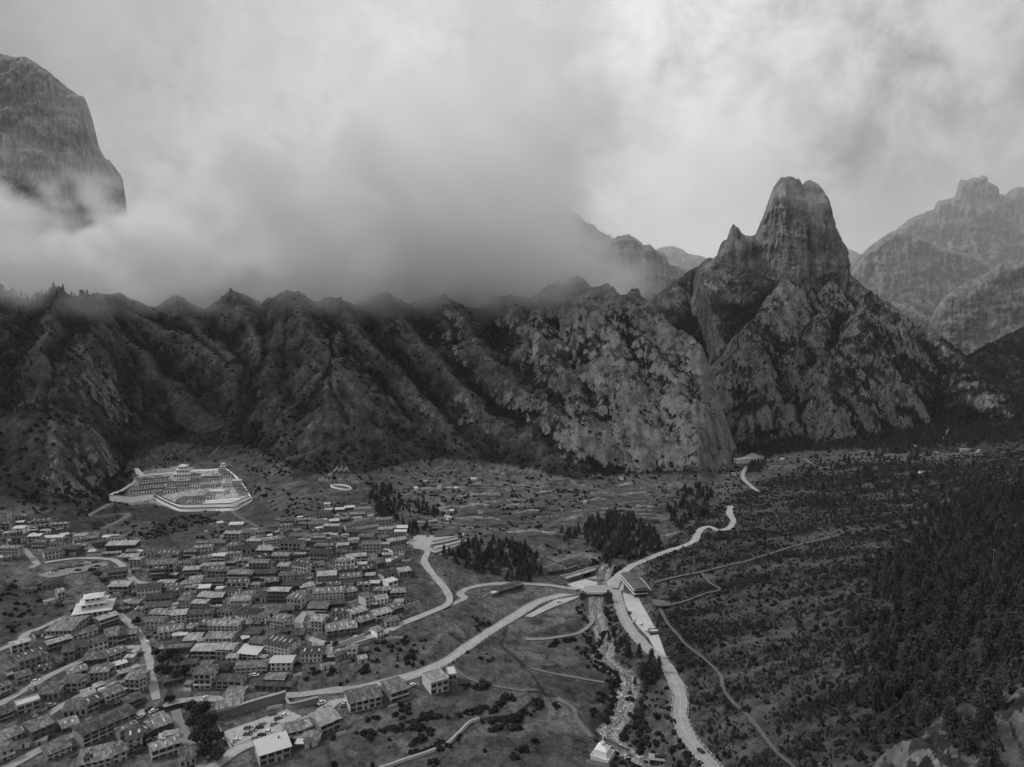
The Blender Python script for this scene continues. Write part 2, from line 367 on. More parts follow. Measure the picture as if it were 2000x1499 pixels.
# ------------------------------------------------------------------ roads and paths, surveyed as photo positions, then laid on the ground
#  name, label, width, tone, points
ROADS = [
 ('road', 6.6, .34, [(1440, 1545), (1400, 1512), (1374, 1483), (1342, 1441), (1328, 1401), (1329, 1361), (1318, 1329), (1297, 1297), (1268, 1270), (1241, 1241), (1221, 1212), (1211, 1185), (1206, 1164), (1203, 1150)]),
 ('road', 6.4, .36, [(385, 1520), (413, 1500), (433, 1488), (466, 1466), (510, 1446), (554, 1429), (587, 1411), (616, 1398), (638, 1382), (664, 1363), (690, 1348), (730, 1337), (774, 1327), (808, 1317), (833, 1308), (866, 1294), (906, 1268), (941, 1244), (976, 1222), (1011, 1200),
   (1051, 1176), (1097, 1162), (1130, 1155), (1160, 1153), (1205, 1151)]),
 ('road', 5.6, .38, [(1200, 1150), (1212, 1124), (1233, 1107), (1253, 1097), (1272, 1089), (1305, 1077), (1331, 1068), (1355, 1056), (1363, 1043), (1371, 1034), (1386, 1030), (1402, 1035), (1422, 1032), (1432, 1019), (1425, 1003), (1427, 988)]),
 ('road', 4.6, .38, [(1479, 961), (1461, 944), (1453, 936), (1451, 925), (1458, 912)]),
 ('road', 5.5, .33, [(715, 1343), (642, 1349), (587, 1356), (554, 1358), (510, 1363), (477, 1366), (440, 1366), (400, 1364), (345, 1372), (300, 1385), (225, 1408), (158, 1430), (100, 1456), (50, 1480), (0, 1503)]),
 ('road', 5.0, .33, [(284, 1262), (242, 1266), (191, 1277), (154, 1294), (99, 1319), (55, 1347), (0, 1376), (-60, 1410)]),
 ('road', 4.6, .33, [(290, 1290), (260, 1303), (209, 1330), (165, 1356), (114, 1385), (77, 1407), (33, 1431), (-20, 1462)]),
 ('road', 4.2, .36, [(232, 1197), (250, 1215), (265, 1230), (280, 1250), (288, 1275), (293, 1292), (295, 1321), (301, 1347), (306, 1372)]),
 ('drainage_channel', 5.2, .24, [(343, 1384), (352, 1418), (370, 1455), (392, 1492), (404, 1515)]),
 ('road', 4.6, .36, [(60, 1108), (87, 1099), (150, 1092), (212, 1092), (235, 1101), (243, 1112), (254, 1128), (270, 1138), (300, 1144)]),
 ('road', 4.0, .30, [(46, 1070), (60, 1088), (75, 1105)]),
 ('road', 4.2, .33, [(342, 1102), (375, 1095), (412, 1084), (450, 1078)]),
 ('dirt_road', 4.6, .16, [(200, 1031), (226, 1022), (250, 1013), (232, 1007), (200, 1006), (180, 1003), (176, 999), (190, 994), (215, 987)]),
 ('road', 4.2, .33, [(-30, 1284), (0, 1270), (38, 1255), (52, 1238), (80, 1226), (132, 1204)]),
 ('road', 5.0, .37, [(797, 1065), (833, 1076), (829, 1097), (850, 1127), (868, 1150), (878, 1170), (872, 1184), (835, 1198), (787, 1218), (757, 1233), (725, 1243), (680, 1256), (640, 1258), (606, 1250), (590, 1237), (583, 1216), (597, 1192)]),
 ('road', 5.0, .34, [(872, 1184), (897, 1176), (907, 1170), (899, 1160), (907, 1151), (925, 1145), (950, 1142), (990, 1140), (1061, 1142), (1103, 1150), (1126, 1154)]),
 ('footpath', 2.4, .30, [(650, 1065), (670, 1072), (700, 1072)]),
 ('footpath', 2.0, .30, [(1571, 896), (1586, 906)]),
 ('footpath', 2.6, .30, [(1505, 911), (1557, 912)]),
 ('footpath', 2.2, .26, [(1640, 891), (1700, 892), (1754, 888)]),
 ('footpath', 2.6, .33, [(1784, 870), (1797, 875)]),
 ('footpath', 3.0, .33, [(1853, 839), (1843, 858), (1848, 864)]),
 ('footpath', 2.4, .33, [(1826, 882), (1841, 888), (1875, 886), (1905, 884), (1913, 878)]),
 ('footpath', 2.6, .25, [(1027, 1246), (1060, 1248), (1095, 1244), (1130, 1236), (1150, 1224), (1159, 1211), (1153, 1195)]),
 ('footpath', 1.8, .15, [(870, 1285), (905, 1320), (950, 1338), (1000, 1347), (1040, 1356)]),
 ('footpath', 2.0, .17, [(1035, 1302), (1085, 1318), (1130, 1326), (1180, 1334)]),
 ('footpath', 2.6, .15, [(1085, 1362), (1120, 1385), (1130, 1410), (1155, 1440)]),
 ('footpath', 2.4, .14, [(450, 998), (470, 1012), (520, 1040), (545, 1060)]),
 ('footpath', 2.4, .17, [(500, 985), (560, 975), (620, 965), (690, 957), (720, 955), (780, 955)]),
 ('boardwalk', 1.9, .11, [(1289, 1192), (1305, 1222), (1326, 1245), (1337, 1260), (1374, 1289), (1406, 1321), (1412, 1348), (1433, 1377), (1467, 1409), (1497, 1449), (1518, 1475), (1550, 1502), (1575, 1530)]),
 ('boardwalk', 1.8, .11, [(1278, 1141), (1326, 1128), (1372, 1119), (1420, 1107), (1460, 1098), (1520, 1079), (1565, 1065), (1610, 1055), (1640, 1047)]),
 ('boardwalk', 1.7, .10, [(1310, 1185), (1342, 1175), (1380, 1161), (1406, 1154), (1385, 1140), (1370, 1121)]),
]
RIVER = [(1185, 1100), (1176, 1120), (1168, 1140), (1164, 1160), (1162, 1180), (1167, 1209), (1178, 1231), (1184, 1255), (1176, 1277), (1196, 1297), (1224, 1312), (1226, 1334), (1217, 1356), (1212, 1389), (1190, 1418), (1203, 1440), (1240, 1462), (1280, 1480), (1330, 1520)]

def densify(p, step=2.0):
    p = np.asarray(p, float); out = []
    # Catmull-Rom through the points
    q = np.vstack([2 * p[0] - p[1], p, 2 * p[-1] - p[-2]])
    for i in range(1, len(q) - 2):
        n = max(2, int(np.linalg.norm(q[i + 1][:2] - q[i][:2]) / step))
        t = np.linspace(0, 1, n, endpoint=False)[:, None]
        out.append(0.5 * ((2 * q[i]) + (-q[i - 1] + q[i + 1]) * t + (2 * q[i - 1] - 5 * q[i] + 4 * q[i + 1] - q[i + 2]) * t ** 2 + (-q[i - 1] + 3 * q[i] - 3 * q[i + 1] + q[i + 2]) * t ** 3))
    out.append(q[-2][None]); return np.vstack(out)

def smooth1(v, n):
    k = np.ones(n) / n; return np.convolve(np.pad(v, (n // 2, n - 1 - n // 2), 'edge'), k, 'valid')

def line_near(pts, reach):
    """raster cells near a plan polyline: index slices, distance, index of the nearest point"""
    lo = pts[:, :2].min(0) - reach; hi = pts[:, :2].max(0) + reach
    sel = (GX > lo[0]) & (GX < hi[0]) & (GY > lo[1]) & (GY < hi[1])
    ii, jj = np.where(sel); x = GX[ii, jj]; y = GY[ii, jj]
    best = np.full(len(x), 1e9); bi = np.zeros(len(x), int)
    for k in range(0, len(pts), 1):
        d = (x - pts[k, 0]) ** 2 + (y - pts[k, 1]) ** 2; m = d < best; best = np.where(m, d, best); bi = np.where(m, k, bi)
    return ii, jj, np.sqrt(best), bi

# the river bed first, then the roads cut their benches
ALB_PATCH = []                                             # (mask indices, tone) painted into the ground tone later
_rp = densify([hit(*p) for p in RIVER], 3.0); _rp[:, 2] = smooth1(_rp[:, 2], 15)
_rp[:, 2] = np.minimum.accumulate(_rp[:, 2])
ii, jj, dd, bi = line_near(_rp, 22)
bedw = 4.6 + 1.6 * perlin2(bi / 9.0, bi * 0 + 3.3)
tz = _rp[bi, 2] - 3.2 + 0.5 * perlin2(GX[ii, jj] / 2.5, GY[ii, jj] / 2.5)
k_ = 1 - sstep(bedw, bedw + 7.5, dd)
H[ii, jj] = H[ii, jj] * (1 - k_) + np.minimum(tz, H[ii, jj]) * k_
RIVER_W = (ii, jj, dd, bedw)
river_line = _rp.copy(); river_line[:, 2] -= 3.2

# river banks are what a road bridge spans; remember road lines
ROAD_LINES = []
for name, wd, tone, pts in ROADS:
    q = densify([hit(*p) for p in pts], 2.0)
    n = min(21, max(3, len(q) // 3 * 2 + 1)) if name != 'boardwalk' else 5
    q[:, 2] = smooth1(q[:, 2], n); q[:, 2] = smooth1(q[:, 2], n)
    ROAD_LINES.append((name, wd, tone, q))
for name, wd, tone, q in ROAD_LINES:
    if name == 'boardwalk': continue
    ii, jj, dd, bi = line_near(q, wd / 2 + 9)
    keep = np.ones(len(ii), bool)
    dr = np.min(np.hypot(GX[ii, jj][:, None] - river_line[None, ::2, 0], GY[ii, jj][:, None] - river_line[None, ::2, 1]), 1)
    k_ = (1 - sstep(wd / 2 + 1.2, wd / 2 + 6.5, dd)) * sstep(6, 12, dr)
    H[ii, jj] = H[ii, jj] * (1 - k_) + (q[bi, 2] - 0.25) * k_

# terraces: the field walls step the ground (upper side, lower side)
# ------------------------------------------------------------------ flat yards and building pads
PADS = [   # polygon in photo positions, tone, name, label
 ('parking_lot', .42, [(1216, 1158), (1247, 1166), (1256, 1188), (1270, 1212), (1284, 1235), (1303, 1288), (1292, 1290), (1266, 1247), (1243, 1222), (1229, 1200), (1221, 1180)], 'pale gravel parking lot strip beside the curving road below the long hotel'),
 ('plaza', .5, [(1108, 1143), (1165, 1124), (1167, 1141), (1160, 1149), (1125, 1150)], 'white paved plaza in front of the resort'),
 ('plaza', .36, [(1185, 1140), (1212, 1112), (1232, 1106), (1222, 1126), (1217, 1156), (1190, 1154)], 'pale paved junction beside the bridge'),
 ('parking_lot', .34, [(418, 1437), (560, 1385), (590, 1402), (470, 1462), (447, 1452)], 'paved car park inside the retaining wall by the lower road'),
 ('yard', .33, [(1432, 897), (1470, 886), (1503, 897), (1470, 905), (1440, 909)], 'pale yard round the lone valley house'),
 ('yard', .36, [(790, 1062), (815, 1045), (890, 1050), (912, 1062), (860, 1085), (838, 1076)], 'terraced stone work yard at the top of the village road'),
 ('parking_strip', .22, [(72, 1122), (120, 1112), (207, 1098), (212, 1104), (150, 1122), (95, 1130)], 'grey roadside strip with a row of parked cars'),
 ('plaza', .40, [(1024, 1204), (1085, 1172), (1135, 1163), (1120, 1172), (1075, 1190), (1040, 1206)], 'pale curved lay-by beside the meadow'),
]
PAD_POLYS = []
for name, tone, pts, lab in PADS:
    hp = np.array(hits(pts)); z = float(np.median(hp[:, 2]))
    # a sloping plane fitted through the corners
    M = np.c_[hp[:, 0], hp[:, 1], np.ones(len(hp))]; c, *_ = np.linalg.lstsq(M, hp[:, 2], rcond=None)
    PAD_POLYS.append((name, tone, hp, c, lab))
    lo = hp[:, :2].min(0) - 9; hi = hp[:, :2].max(0) + 9
    sel = (GX > lo[0]) & (GX < hi[0]) & (GY > lo[1]) & (GY < hi[1])
    ii, jj = np.where(sel); ins, d = pip(GX[ii, jj], GY[ii, jj], hp)
    k_ = np.where(ins, 1.0, 1 - sstep(1.0, 6.0, d))
    H[ii, jj] = H[ii, jj] * (1 - k_) + (c[0] * GX[ii, jj] + c[1] * GY[ii, jj] + c[2] - 0.25) * k_

# ------------------------------------------------------------------ ground tone, rock and wood masks on the raster
nz_a = fbm2(GX / 60, GY / 60, 5, .6); nz_b = fbm2(GX / 9 + 5, GY / 9, 4, .6); nz_c = fbm2(GX / 240, GY / 240, 3)
dHy = np.gradient(H, axis=0) / np.gradient(GY, axis=0); dHx = np.gradient(H, axis=1) / np.gradient(GX, axis=1)
SLOPE = np.hypot(dHx - 0, dHy)
def blur(F, n):
    k = np.ones(n) / n
    F = np.apply_along_axis(lambda v: np.convolve(np.pad(v, n // 2, 'edge'), k, 'valid')[:len(v)], 0, F)
    return np.apply_along_axis(lambda v: np.convolve(np.pad(v, n // 2, 'edge'), k, 'valid')[:len(v)], 1, F)
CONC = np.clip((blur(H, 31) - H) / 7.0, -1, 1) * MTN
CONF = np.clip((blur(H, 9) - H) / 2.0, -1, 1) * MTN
nz_e = fbm2(GX / 70 + 3, GY / 22, 5, .6)
nz_d = fbm2(GX / 3.2, GY / 3.2, 3, .6)
ALB = .070 * (1 + .6 * nz_a + .55 * nz_b + .5 * nz_d)
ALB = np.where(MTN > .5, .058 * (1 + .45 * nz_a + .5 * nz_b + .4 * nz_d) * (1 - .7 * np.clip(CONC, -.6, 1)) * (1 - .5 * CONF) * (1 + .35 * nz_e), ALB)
rk = ROCKW * .55 + .8 * (SLOPE - .95) + .95 * nz_a + .75 * nz_b + .3 * nz_d - .62 - .20 * (GX > 225) * sstep(1000, 1150, GY) - .25 * np.clip(CONC, -1, 1)
rk = sstep(-.02, .32, rk) * sstep(.10, .3, ROCKW)
ROCK = rk

FIELDM = np.zeros(H.shape)
def paint(poly_px, tone, soft=1.5, var=.25, rock=None, field=None):
    F = ALB if field is None else field
    hp = hits(poly_px)
    wx = GX + 3.0 * nz_b; wy = GY + 4.0 * nz_a
    m = poly_mask(wx, wy, hp, soft)
    F[...] = F * (1 - m) + tone * 1.15 * (1 + var * 1.6 * (nz_b + nz_a + nz_d * .8)) * m
    FIELDM[...] = np.maximum(FIELDM, m)
    if rock is not None: ROCK[...] = ROCK * (1 - m) + rock * m

def stroke(line_px, width, tone, wob=1.0, F=None):
    F = ALB if F is None else F
    q = densify([hit(*p) for p in line_px], 1.5)
    ii, jj, dd, bi = line_near(q, width + 4)
    m = 1 - sstep(width / 2, width / 2 + 1.2, dd + wob * perlin2(bi / 5.0, bi * 0 + .5 + len(q)))
    F[ii, jj] = F[ii, jj] * (1 - m) + tone * (1 + .4 * nz_b[ii, jj]) * m

# limestone faces on the slopes
ROCKS = [
 ([(1165, 800), (1230, 750), (1300, 720), (1350, 760), (1395, 830), (1412, 880), (1385, 925), (1330, 925), (1290, 890), (1230, 880), (1170, 850)], .85),
 ([(1090, 620), (1130, 600), (1190, 640), (1200, 680), (1140, 720), (1090, 700)], .45),
 ([(1020, 690), (1080, 680), (1100, 720), (1060, 745), (1015, 730)], .5),
 ([(160, 760), (230, 750), (258, 790), (240, 815), (190, 805)], .45),
 ([(140, 900), (240, 915), (235, 950), (190, 990), (110, 995), (100, 950)], .4),
 ([(1440, 830), (1480, 800), (1530, 800), (1500, 850), (1450, 855)], .5),
 ([(1560, 860), (1620, 830), (1660, 825), (1665, 855), (1610, 875)], .8),
 ([(1590, 700), (1640, 690), (1650, 720), (1610, 740)], .9),
 ([(1540, 680), (1575, 690), (1580, 740), (1545, 745), (1525, 720)], .9),
 ([(1730, 760), (1790, 735), (1830, 750), (1760, 775)], .7),
 ([(1900, 770), (1920, 745), (1960, 720), (2000, 700), (2000, 730), (1940, 750)], .5),
 ([(830, 650), (900, 640), (950, 655), (1000, 650), (990, 680), (900, 680), (850, 670)], .35),
 ([(1380, 690), (1440, 690), (1440, 740), (1390, 735)], .7),
 ([(1460, 740), (1520, 745), (1530, 800), (1480, 790)], .6),
 ([(1500, 600), (1580, 560), (1640, 570), (1600, 620), (1560, 650), (1510, 650)], .6),
 ([(1560, 640), (1640, 590), (1660, 600), (1600, 680), (1560, 680)], .6),
]
for poly, v in ROCKS:
    m = poly_mask(GX + 26 * nz_b + 22 * nz_a, GY + 24 * nz_a - 30 * nz_b, hits(poly), 14.0)
    g = sstep(-.12, .3, nz_b * 1.3 + nz_a * .9 + nz_d * .4 + (v - .6) * .9 + .4 * (SLOPE - .9))
    ROCK[...] = np.maximum(ROCK, m * g)

# fields, meadows, bare earth
FIELDS = [
 ([(75, 1005), (170, 1010), (245, 1022), (200, 1035), (120, 1045), (70, 1035)], .033), ([(200, 985), (300, 985), (330, 1005), (300, 1020), (260, 1015)], .032),
 ([(300, 985), (420, 1003), (400, 1040), (330, 1075), (270, 1070), (300, 1040)], .034), ([(330, 1045), (400, 1020), (420, 1040), (345, 1075)], .048),
 ([(490, 930), (560, 928), (650, 945), (620, 955), (560, 960), (520, 950)], .045), ([(545, 950), (590, 940), (600, 945), (565, 958)], .09),
 ([(500, 980), (560, 1010), (590, 1030), (480, 1025)], .04), ([(560, 985), (700, 975), (720, 1000), (600, 1030)], .05),
 ([(1040, 1040), (1170, 960), (1270, 950), (1280, 975), (1190, 990), (1160, 1010), (1110, 1035)], .055), ([(1175, 945), (1280, 945), (1290, 962), (1190, 965)], .06),
 ([(1230, 990), (1330, 985), (1290, 1030), (1240, 1030)], .036), ([(870, 1010), (1000, 1010), (980, 1025), (880, 1025)], .055),
 ([(950, 1035), (1100, 1035), (1080, 1060), (960, 1050)], .05),
 ([(1060, 1085), (1150, 1078), (1185, 1100), (1150, 1112), (1095, 1100)], .10),
 ([(715, 1075), (800, 1075), (830, 1120), (800, 1150), (760, 1120), (720, 1110)], .045), ([(770, 1130), (830, 1135), (865, 1165), (850, 1180), (770, 1200)], .050),
 ([(940, 1150), (1030, 1140), (1110, 1160), (1010, 1198), (960, 1195), (925, 1170)], .085),
 ([(1000, 1205), (1040, 1207), (1140, 1165), (1152, 1200), (1120, 1230), (1040, 1240), (990, 1232)], .095), ([(1025, 1212), (1060, 1200), (1075, 1215), (1045, 1222)], .04),
 ([(1030, 1240), (1150, 1210), (1155, 1232), (1090, 1246)], .045),
 ([(920, 1290), (980, 1270), (1020, 1300), (1060, 1350), (1010, 1350), (950, 1335), (890, 1330)], .062),
 ([(990, 1262), (1100, 1255), (1160, 1260), (1165, 1300), (1110, 1310), (1040, 1300)], .075),
 ([(1040, 1305), (1180, 1300), (1205, 1320), (1190, 1380), (1110, 1370), (1065, 1350)], .040),
 ([(820, 1350), (900, 1345), (980, 1345), (975, 1360), (930, 1385), (870, 1395), (820, 1400)], .055),
 ([(945, 1372), (1000, 1352), (1030, 1358), (1035, 1375), (1000, 1395), (940, 1400)], .085),
 ([(1060, 1360), (1125, 1375), (1130, 1420), (1160, 1445), (1080, 1430), (1000, 1440), (990, 1425), (1070, 1400)], .10),
 ([(1130, 1385), (1190, 1395), (1190, 1410), (1165, 1440), (1135, 1405)], .045),
 ([(900, 1440), (1010, 1440), (1160, 1450), (1150, 1499), (820, 1499), (830, 1470)], .055),
 ([(830, 1100), (850, 1090), (880, 1140), (870, 1150)], .08), ([(690, 1290), (760, 1260), (850, 1210), (900, 1215), (940, 1230), (850, 1290), (760, 1320)], .075),
 ([(730, 1250), (800, 1220), (860, 1205), (870, 1230), (790, 1280)], .07), ([(640, 1399), (690, 1350), (800, 1395), (790, 1430), (700, 1450)], .07),
 ([(1330, 1480), (1300, 1400), (1310, 1340), (1320, 1400), (1350, 1470)], .09), ([(1250, 1360), (1300, 1340), (1310, 1400), (1290, 1440), (1230, 1400)], .06),
 ([(1225, 1130), (1280, 1135), (1285, 1190), (1250, 1170)], .06), ([(1250, 1100), (1330, 1085), (1300, 1130), (1240, 1125)], .07),
 ([(1770, 868), (1860, 840), (1880, 845), (1860, 868), (1800, 876)], .12), ([(1675, 880), (1740, 872), (1760, 880), (1690, 885)], .12),
 ([(1925, 895), (1960, 882), (2100, 880), (2100, 900), (1940, 900)], .17), ([(1945, 912), (2050, 910), (2050, 916), (1950, 916)], .12), ([(1980, 935), (2050, 930), (2050, 950), (2005, 945)], .12),
 ([(0, 1130), (70, 1130), (120, 1180), (130, 1210), (60, 1225), (0, 1250)], .045),
 ([(420, 905), (450, 890), (460, 905), (440, 912)], .09), ([(330, 800), (380, 790), (440, 830), (400, 850), (350, 830)], .08),
]
for poly, tone in FIELDS: paint(poly, tone)
# bare village ground between the houses
for poly in ([(0, 1050), (130, 1040), (260, 1060), (345, 1080), (470, 1050), (650, 1000), (750, 1010), (800, 1060), (740, 1110), (830, 1195), (640, 1262), (720, 1290), (560, 1300), (560, 1350), (340, 1370), (290, 1250), (160, 1180), (0, 1130)],
             [(0, 1270), (120, 1215), (240, 1200), (290, 1290), (300, 1380), (350, 1390), (390, 1499), (0, 1499)], [(420, 1370), (560, 1352), (690, 1350), (800, 1330), (830, 1360), (640, 1420), (470, 1499), (400, 1499)]):
    m = poly_mask(GX + 8 * nz_b, GY + 8 * nz_a, hits(poly), 5.0)
    t = .150 * (1 + 1.3 * nz_b + .7 * nz_a + 1.1 * nz_d); ALB[...] = ALB * (1 - m * .8) + np.clip(t, .03, .3) * m * .8
# dry stone walls, field edges, old terrace lips
for k in range(16):
    y0 = 915 + k * 5.2
    x0 = 850 + 40 * math.sin(k * 1.7); x1 = 1040 + 110 * (k / 16) + 30 * math.sin(k * 2.3)
    if y0 < 962: stroke([(x0, y0 + 6), ((x0 * 2 + x1) / 3, y0 - 1 + 2 * math.sin(k)), ((x0 + 2 * x1) / 3, y0 + 1), (x1, y0 + 5)], 1.6, .17)
for k in range(120):
    x0 = rnd.uniform(790, 1310); y0 = rnd.uniform(943, 1050); L = rnd.uniform(20, 95); a = rnd.uniform(-7, 5)
    stroke([(x0, y0), (x0 + L * .5, y0 + a * .5 - rnd.uniform(0, 4)), (x0 + L, y0 + a)], rnd.uniform(1.4, 3.4), rnd.choice([.2, .28, .34, .15, .02, .02]))
for ln, wdt, tn in [([(1113, 935), (1125, 946), (1150, 949)], 2.2, .28), ([(850, 945), (940, 947), (1040, 948), (1060, 938), (1110, 935)], 2.0, .22), ([(1160, 1005), (1200, 1008), (1240, 1000), (1300, 983)], 1.6, .16),
    ([(1290, 1020), (1310, 1008), (1330, 990), (1320, 978)], 1.6, .16), ([(1150, 932), (1230, 932), (1300, 944), (1350, 948)], 1.6, .18), ([(560, 895), (600, 885), (640, 865)], 1.6, .11),
    ([(360, 920), (400, 900), (430, 870), (445, 840)], 1.4, .12), ([(495, 855), (520, 835), (545, 800)], 1.0, .1), ([(782, 665), (800, 690), (815, 710)], 1.4, .18),
    ([(987, 1220), (985, 1245), (980, 1262), (1020, 1297), (1038, 1316), (1062, 1355)], 2.2, .026), ([(1088, 1300), (1062, 1305)], 1.4, .03), ([(880, 1240), (900, 1250), (930, 1245)], 3.0, .03),
    ([(1130, 1392), (1133, 1405), (1165, 1435), (1230, 1470)], 1.2, .028), ([(1480, 1063), (1520, 1060)], 1, .12), ([(930, 1142), (940, 1155), (950, 1175), (965, 1196)], 1.0, .16),
    ([(830, 1275), (860, 1240), (890, 1225)], 1.6, .12), ([(845, 1200), (880, 1222), (900, 1235)], 2.2, .13), ([(815, 1262), (840, 1285)], 1.6, .12)]:
    stroke(ln, wdt, tn)
# shrubby plateau east of the river: patches of paler grass between young trees
mE = poly_mask(GX, GY, hits([(1255, 1100), (1440, 960), (1600, 905), (2100, 870), (2100, 1499), (1400, 1499), (1330, 1350), (1290, 1250)]), 8)
tE = .080 * (1 + 1.0 * nz_b + .8 * nz_a + 1.6 * nz_e + .5 * nz_d)
ALB[...] = ALB * (1 - mE * .85) + np.clip(tE, .015, .14) * mE * .85
ALB[...] = np.where((MTN < .5) & (mE < .5), ALB * np.where(ALB < .13, 1.75, 1.0), ALB)
paint([(245, 975), (265, 925), (300, 915), (350, 910), (395, 918), (440, 915), (492, 975), (460, 992), (350, 996), (300, 980), (215, 975)], .46, 2.0)
for name, wd, tone, q in ROAD_LINES:
    if name in ('road', 'footpath', 'dirt_road'):
        ii, jj, dd, bi = line_near(q, wd / 2 + 7); mm = (1 - sstep(wd / 2 + .8, wd / 2 + 3.2, dd + 2.4 * nz_b[ii, jj] + 1.5 * nz_d[ii, jj])) * .75
        ALB[ii, jj] = ALB[ii, jj] * (1 - mm) + .16 * (1 + .6 * nz_d[ii, jj]) * mm
# river bed gravel
ii, jj, dd, bedw = RIVER_W
m = 1 - sstep(bedw + .3, bedw + 2.2, dd + 1.2 * nz_b[ii, jj])
ALB[ii, jj] = ALB[ii, jj] * (1 - m) + .36 * (1 + .8 * perlin2(GX[ii, jj] / 1.3, GY[ii, jj] / 1.3)) * m
# slopes kept in wood: dark floor
WOOD = np.zeros(H.shape)
def wood(poly, v=1.0, soft=14):
    m = poly_mask(GX + 12 * nz_a, GY + 16 * nz_a, hits(poly), soft); WOOD[...] = np.maximum(WOOD, m * v)
wood([(-400, 600), (230, 615), (205, 690), (150, 750), (120, 820), (90, 920), (60, 985), (-300, 1000)], .8)
wood([(240, 600), (560, 600), (520, 640), (400, 650), (300, 640)], .5)
wood([(520, 760), (500, 850), (440, 780), (500, 700)], .5)
wood([(600, 600), (800, 600), (1060, 590), (1060, 630), (700, 650)], .35)
wood([(740, 640), (760, 640), (800, 730), (760, 790), (730, 720)], .8)
wood([(1000, 750), (1100, 740), (1090, 790), (1180, 900), (1100, 880), (1050, 830)], .6)
wood([(1190, 640), (1220, 650), (1290, 740), (1420, 860), (1420, 880), (1380, 860)], .6)
wood([(1340, 640), (1390, 585), (1480, 590), (1500, 640), (1460, 720), (1400, 690)], .95)
wood([(1560, 580), (1600, 540), (1650, 540), (1690, 590), (1640, 640), (1600, 640)], .8)
wood([(1420, 700), (1560, 640), (1600, 600), (1780, 640), (1860, 720), (1960, 700), (2100, 600), (2100, 880), (1700, 880), (1440, 885), (1430, 800)], .9)
wood([(1480, 880), (1560, 800), (1600, 750), (1700, 770), (2000, 780), (2100, 870), (1700, 870)], 1.0)
wood([(1830, 700), (2000, 630), (2200, 600), (2200, 860), (1900, 850)], 1.0)
ROCK[...] = ROCK * (1 - .35 * (WOOD > .5))
wm = WOOD * (1 - ROCK)
ALB[...] = ALB * (1 - .55 * wm)
print('raster ready', H.shape)

# ------------------------------------------------------------------ materials
MATS = {}
def mat_base(name):
    m = bpy.data.materials.new(name); m.use_nodes = True; t = NT(m.node_tree); t.n.clear()
    b = t.add('ShaderNodeBsdfPrincipled'); o = t.add('ShaderNodeOutputMaterial'); t.l.new(b.outputs[0], o.inputs[0])
    b.inputs['Roughness'].default_value = .9; b.inputs['Specular IOR Level'].default_value = .2
    MATS[name] = m; return m, t, b

def M(name, tone, rough=.85, var=.25, scale=.6, bump=.0, spec=.25, stripes=None, var2=0.12, island=0.0, metal=0.0, sheets=None):
    """grey procedural material: grain at two scales, a little wear, a different tone per object"""
    if name in MATS: return MATS[name]
    m, t, b = mat_base(name)
    tcn = t.add('ShaderNodeTexCoord')
    n1 = t.add('ShaderNodeTexNoise', inp={'Vector': tcn.outputs['Object'], 'Scale': scale, 'Detail': 6.0, 'Roughness': .65})
    n2 = t.add('ShaderNodeTexNoise', inp={'Vector': tcn.outputs['Object'], 'Scale': scale * 7.3, 'Detail': 3.0, 'Roughness': .6})
    oi = t.add('ShaderNodeObjectInfo')
    f = t.math('ADD', t.math('MULTIPLY', t.math('SUBTRACT', n1.outputs[0], .5), var * 3), t.math('MULTIPLY', t.math('SUBTRACT', n2.outputs[0], .5), var * 1.6))
    f = t.math('ADD', f, t.math('MULTIPLY', t.math('SUBTRACT', oi.outputs['Random'], .5), var2 * 2 + island))
    v = t.math('MULTIPLY', t.math('MAXIMUM', t.math('ADD', 1.0, f), .12), tone)
    if sheets:
        sx, sy, amt = sheets
        mpn = t.add('ShaderNodeMapping', inp={'Vector': tcn.outputs['Object'], 'Scale': (1 / sx, 1 / sy, 0.0)})
        fl = t.vmath('FLOOR', mpn.outputs[0]).outputs[0]; rv = t.vmath('ADD', fl, (0, 0, 0)); cx = t.add('ShaderNodeCombineXYZ', inp={2: t.math('MULTIPLY', oi.outputs['Random'], 91.0)})
        t.l.new(cx.outputs[0], rv.inputs[1]); wn = t.add('ShaderNodeTexWhiteNoise', noise_dimensions='3D', inp={'Vector': rv.outputs[0]})
        q_ = t.math('POWER', wn.outputs['Value'], 2.2)
        v = t.math('MULTIPLY', v, t.math('ADD', 1.0 - amt * .35, t.math('MULTIPLY', q_, amt * 1.3)))
    if stripes:
        ax, period, amt = stripes
        sp = t.add('ShaderNodeSeparateXYZ', inp={0: tcn.outputs['Object']})
        s = t.math('FRACT', t.math('DIVIDE', sp.outputs[ax], period))
        s = t.math('LESS_THAN', s, .22)
        v = t.math('MULTIPLY', v, t.math('SUBTRACT', 1.0, t.math('MULTIPLY', s, amt)))
    t.l.new(v, b.inputs['Base Color'])
    b.inputs['Roughness'].default_value = rough; b.inputs['Specular IOR Level'].default_value = spec; b.inputs['Metallic'].default_value = metal
    if bump:
        bn = t.add('ShaderNodeBump', inp={'Height': n2.outputs[0], 'Strength': bump, 'Distance': .3}); t.l.new(bn.outputs[0], b.inputs['Normal'])
    return m

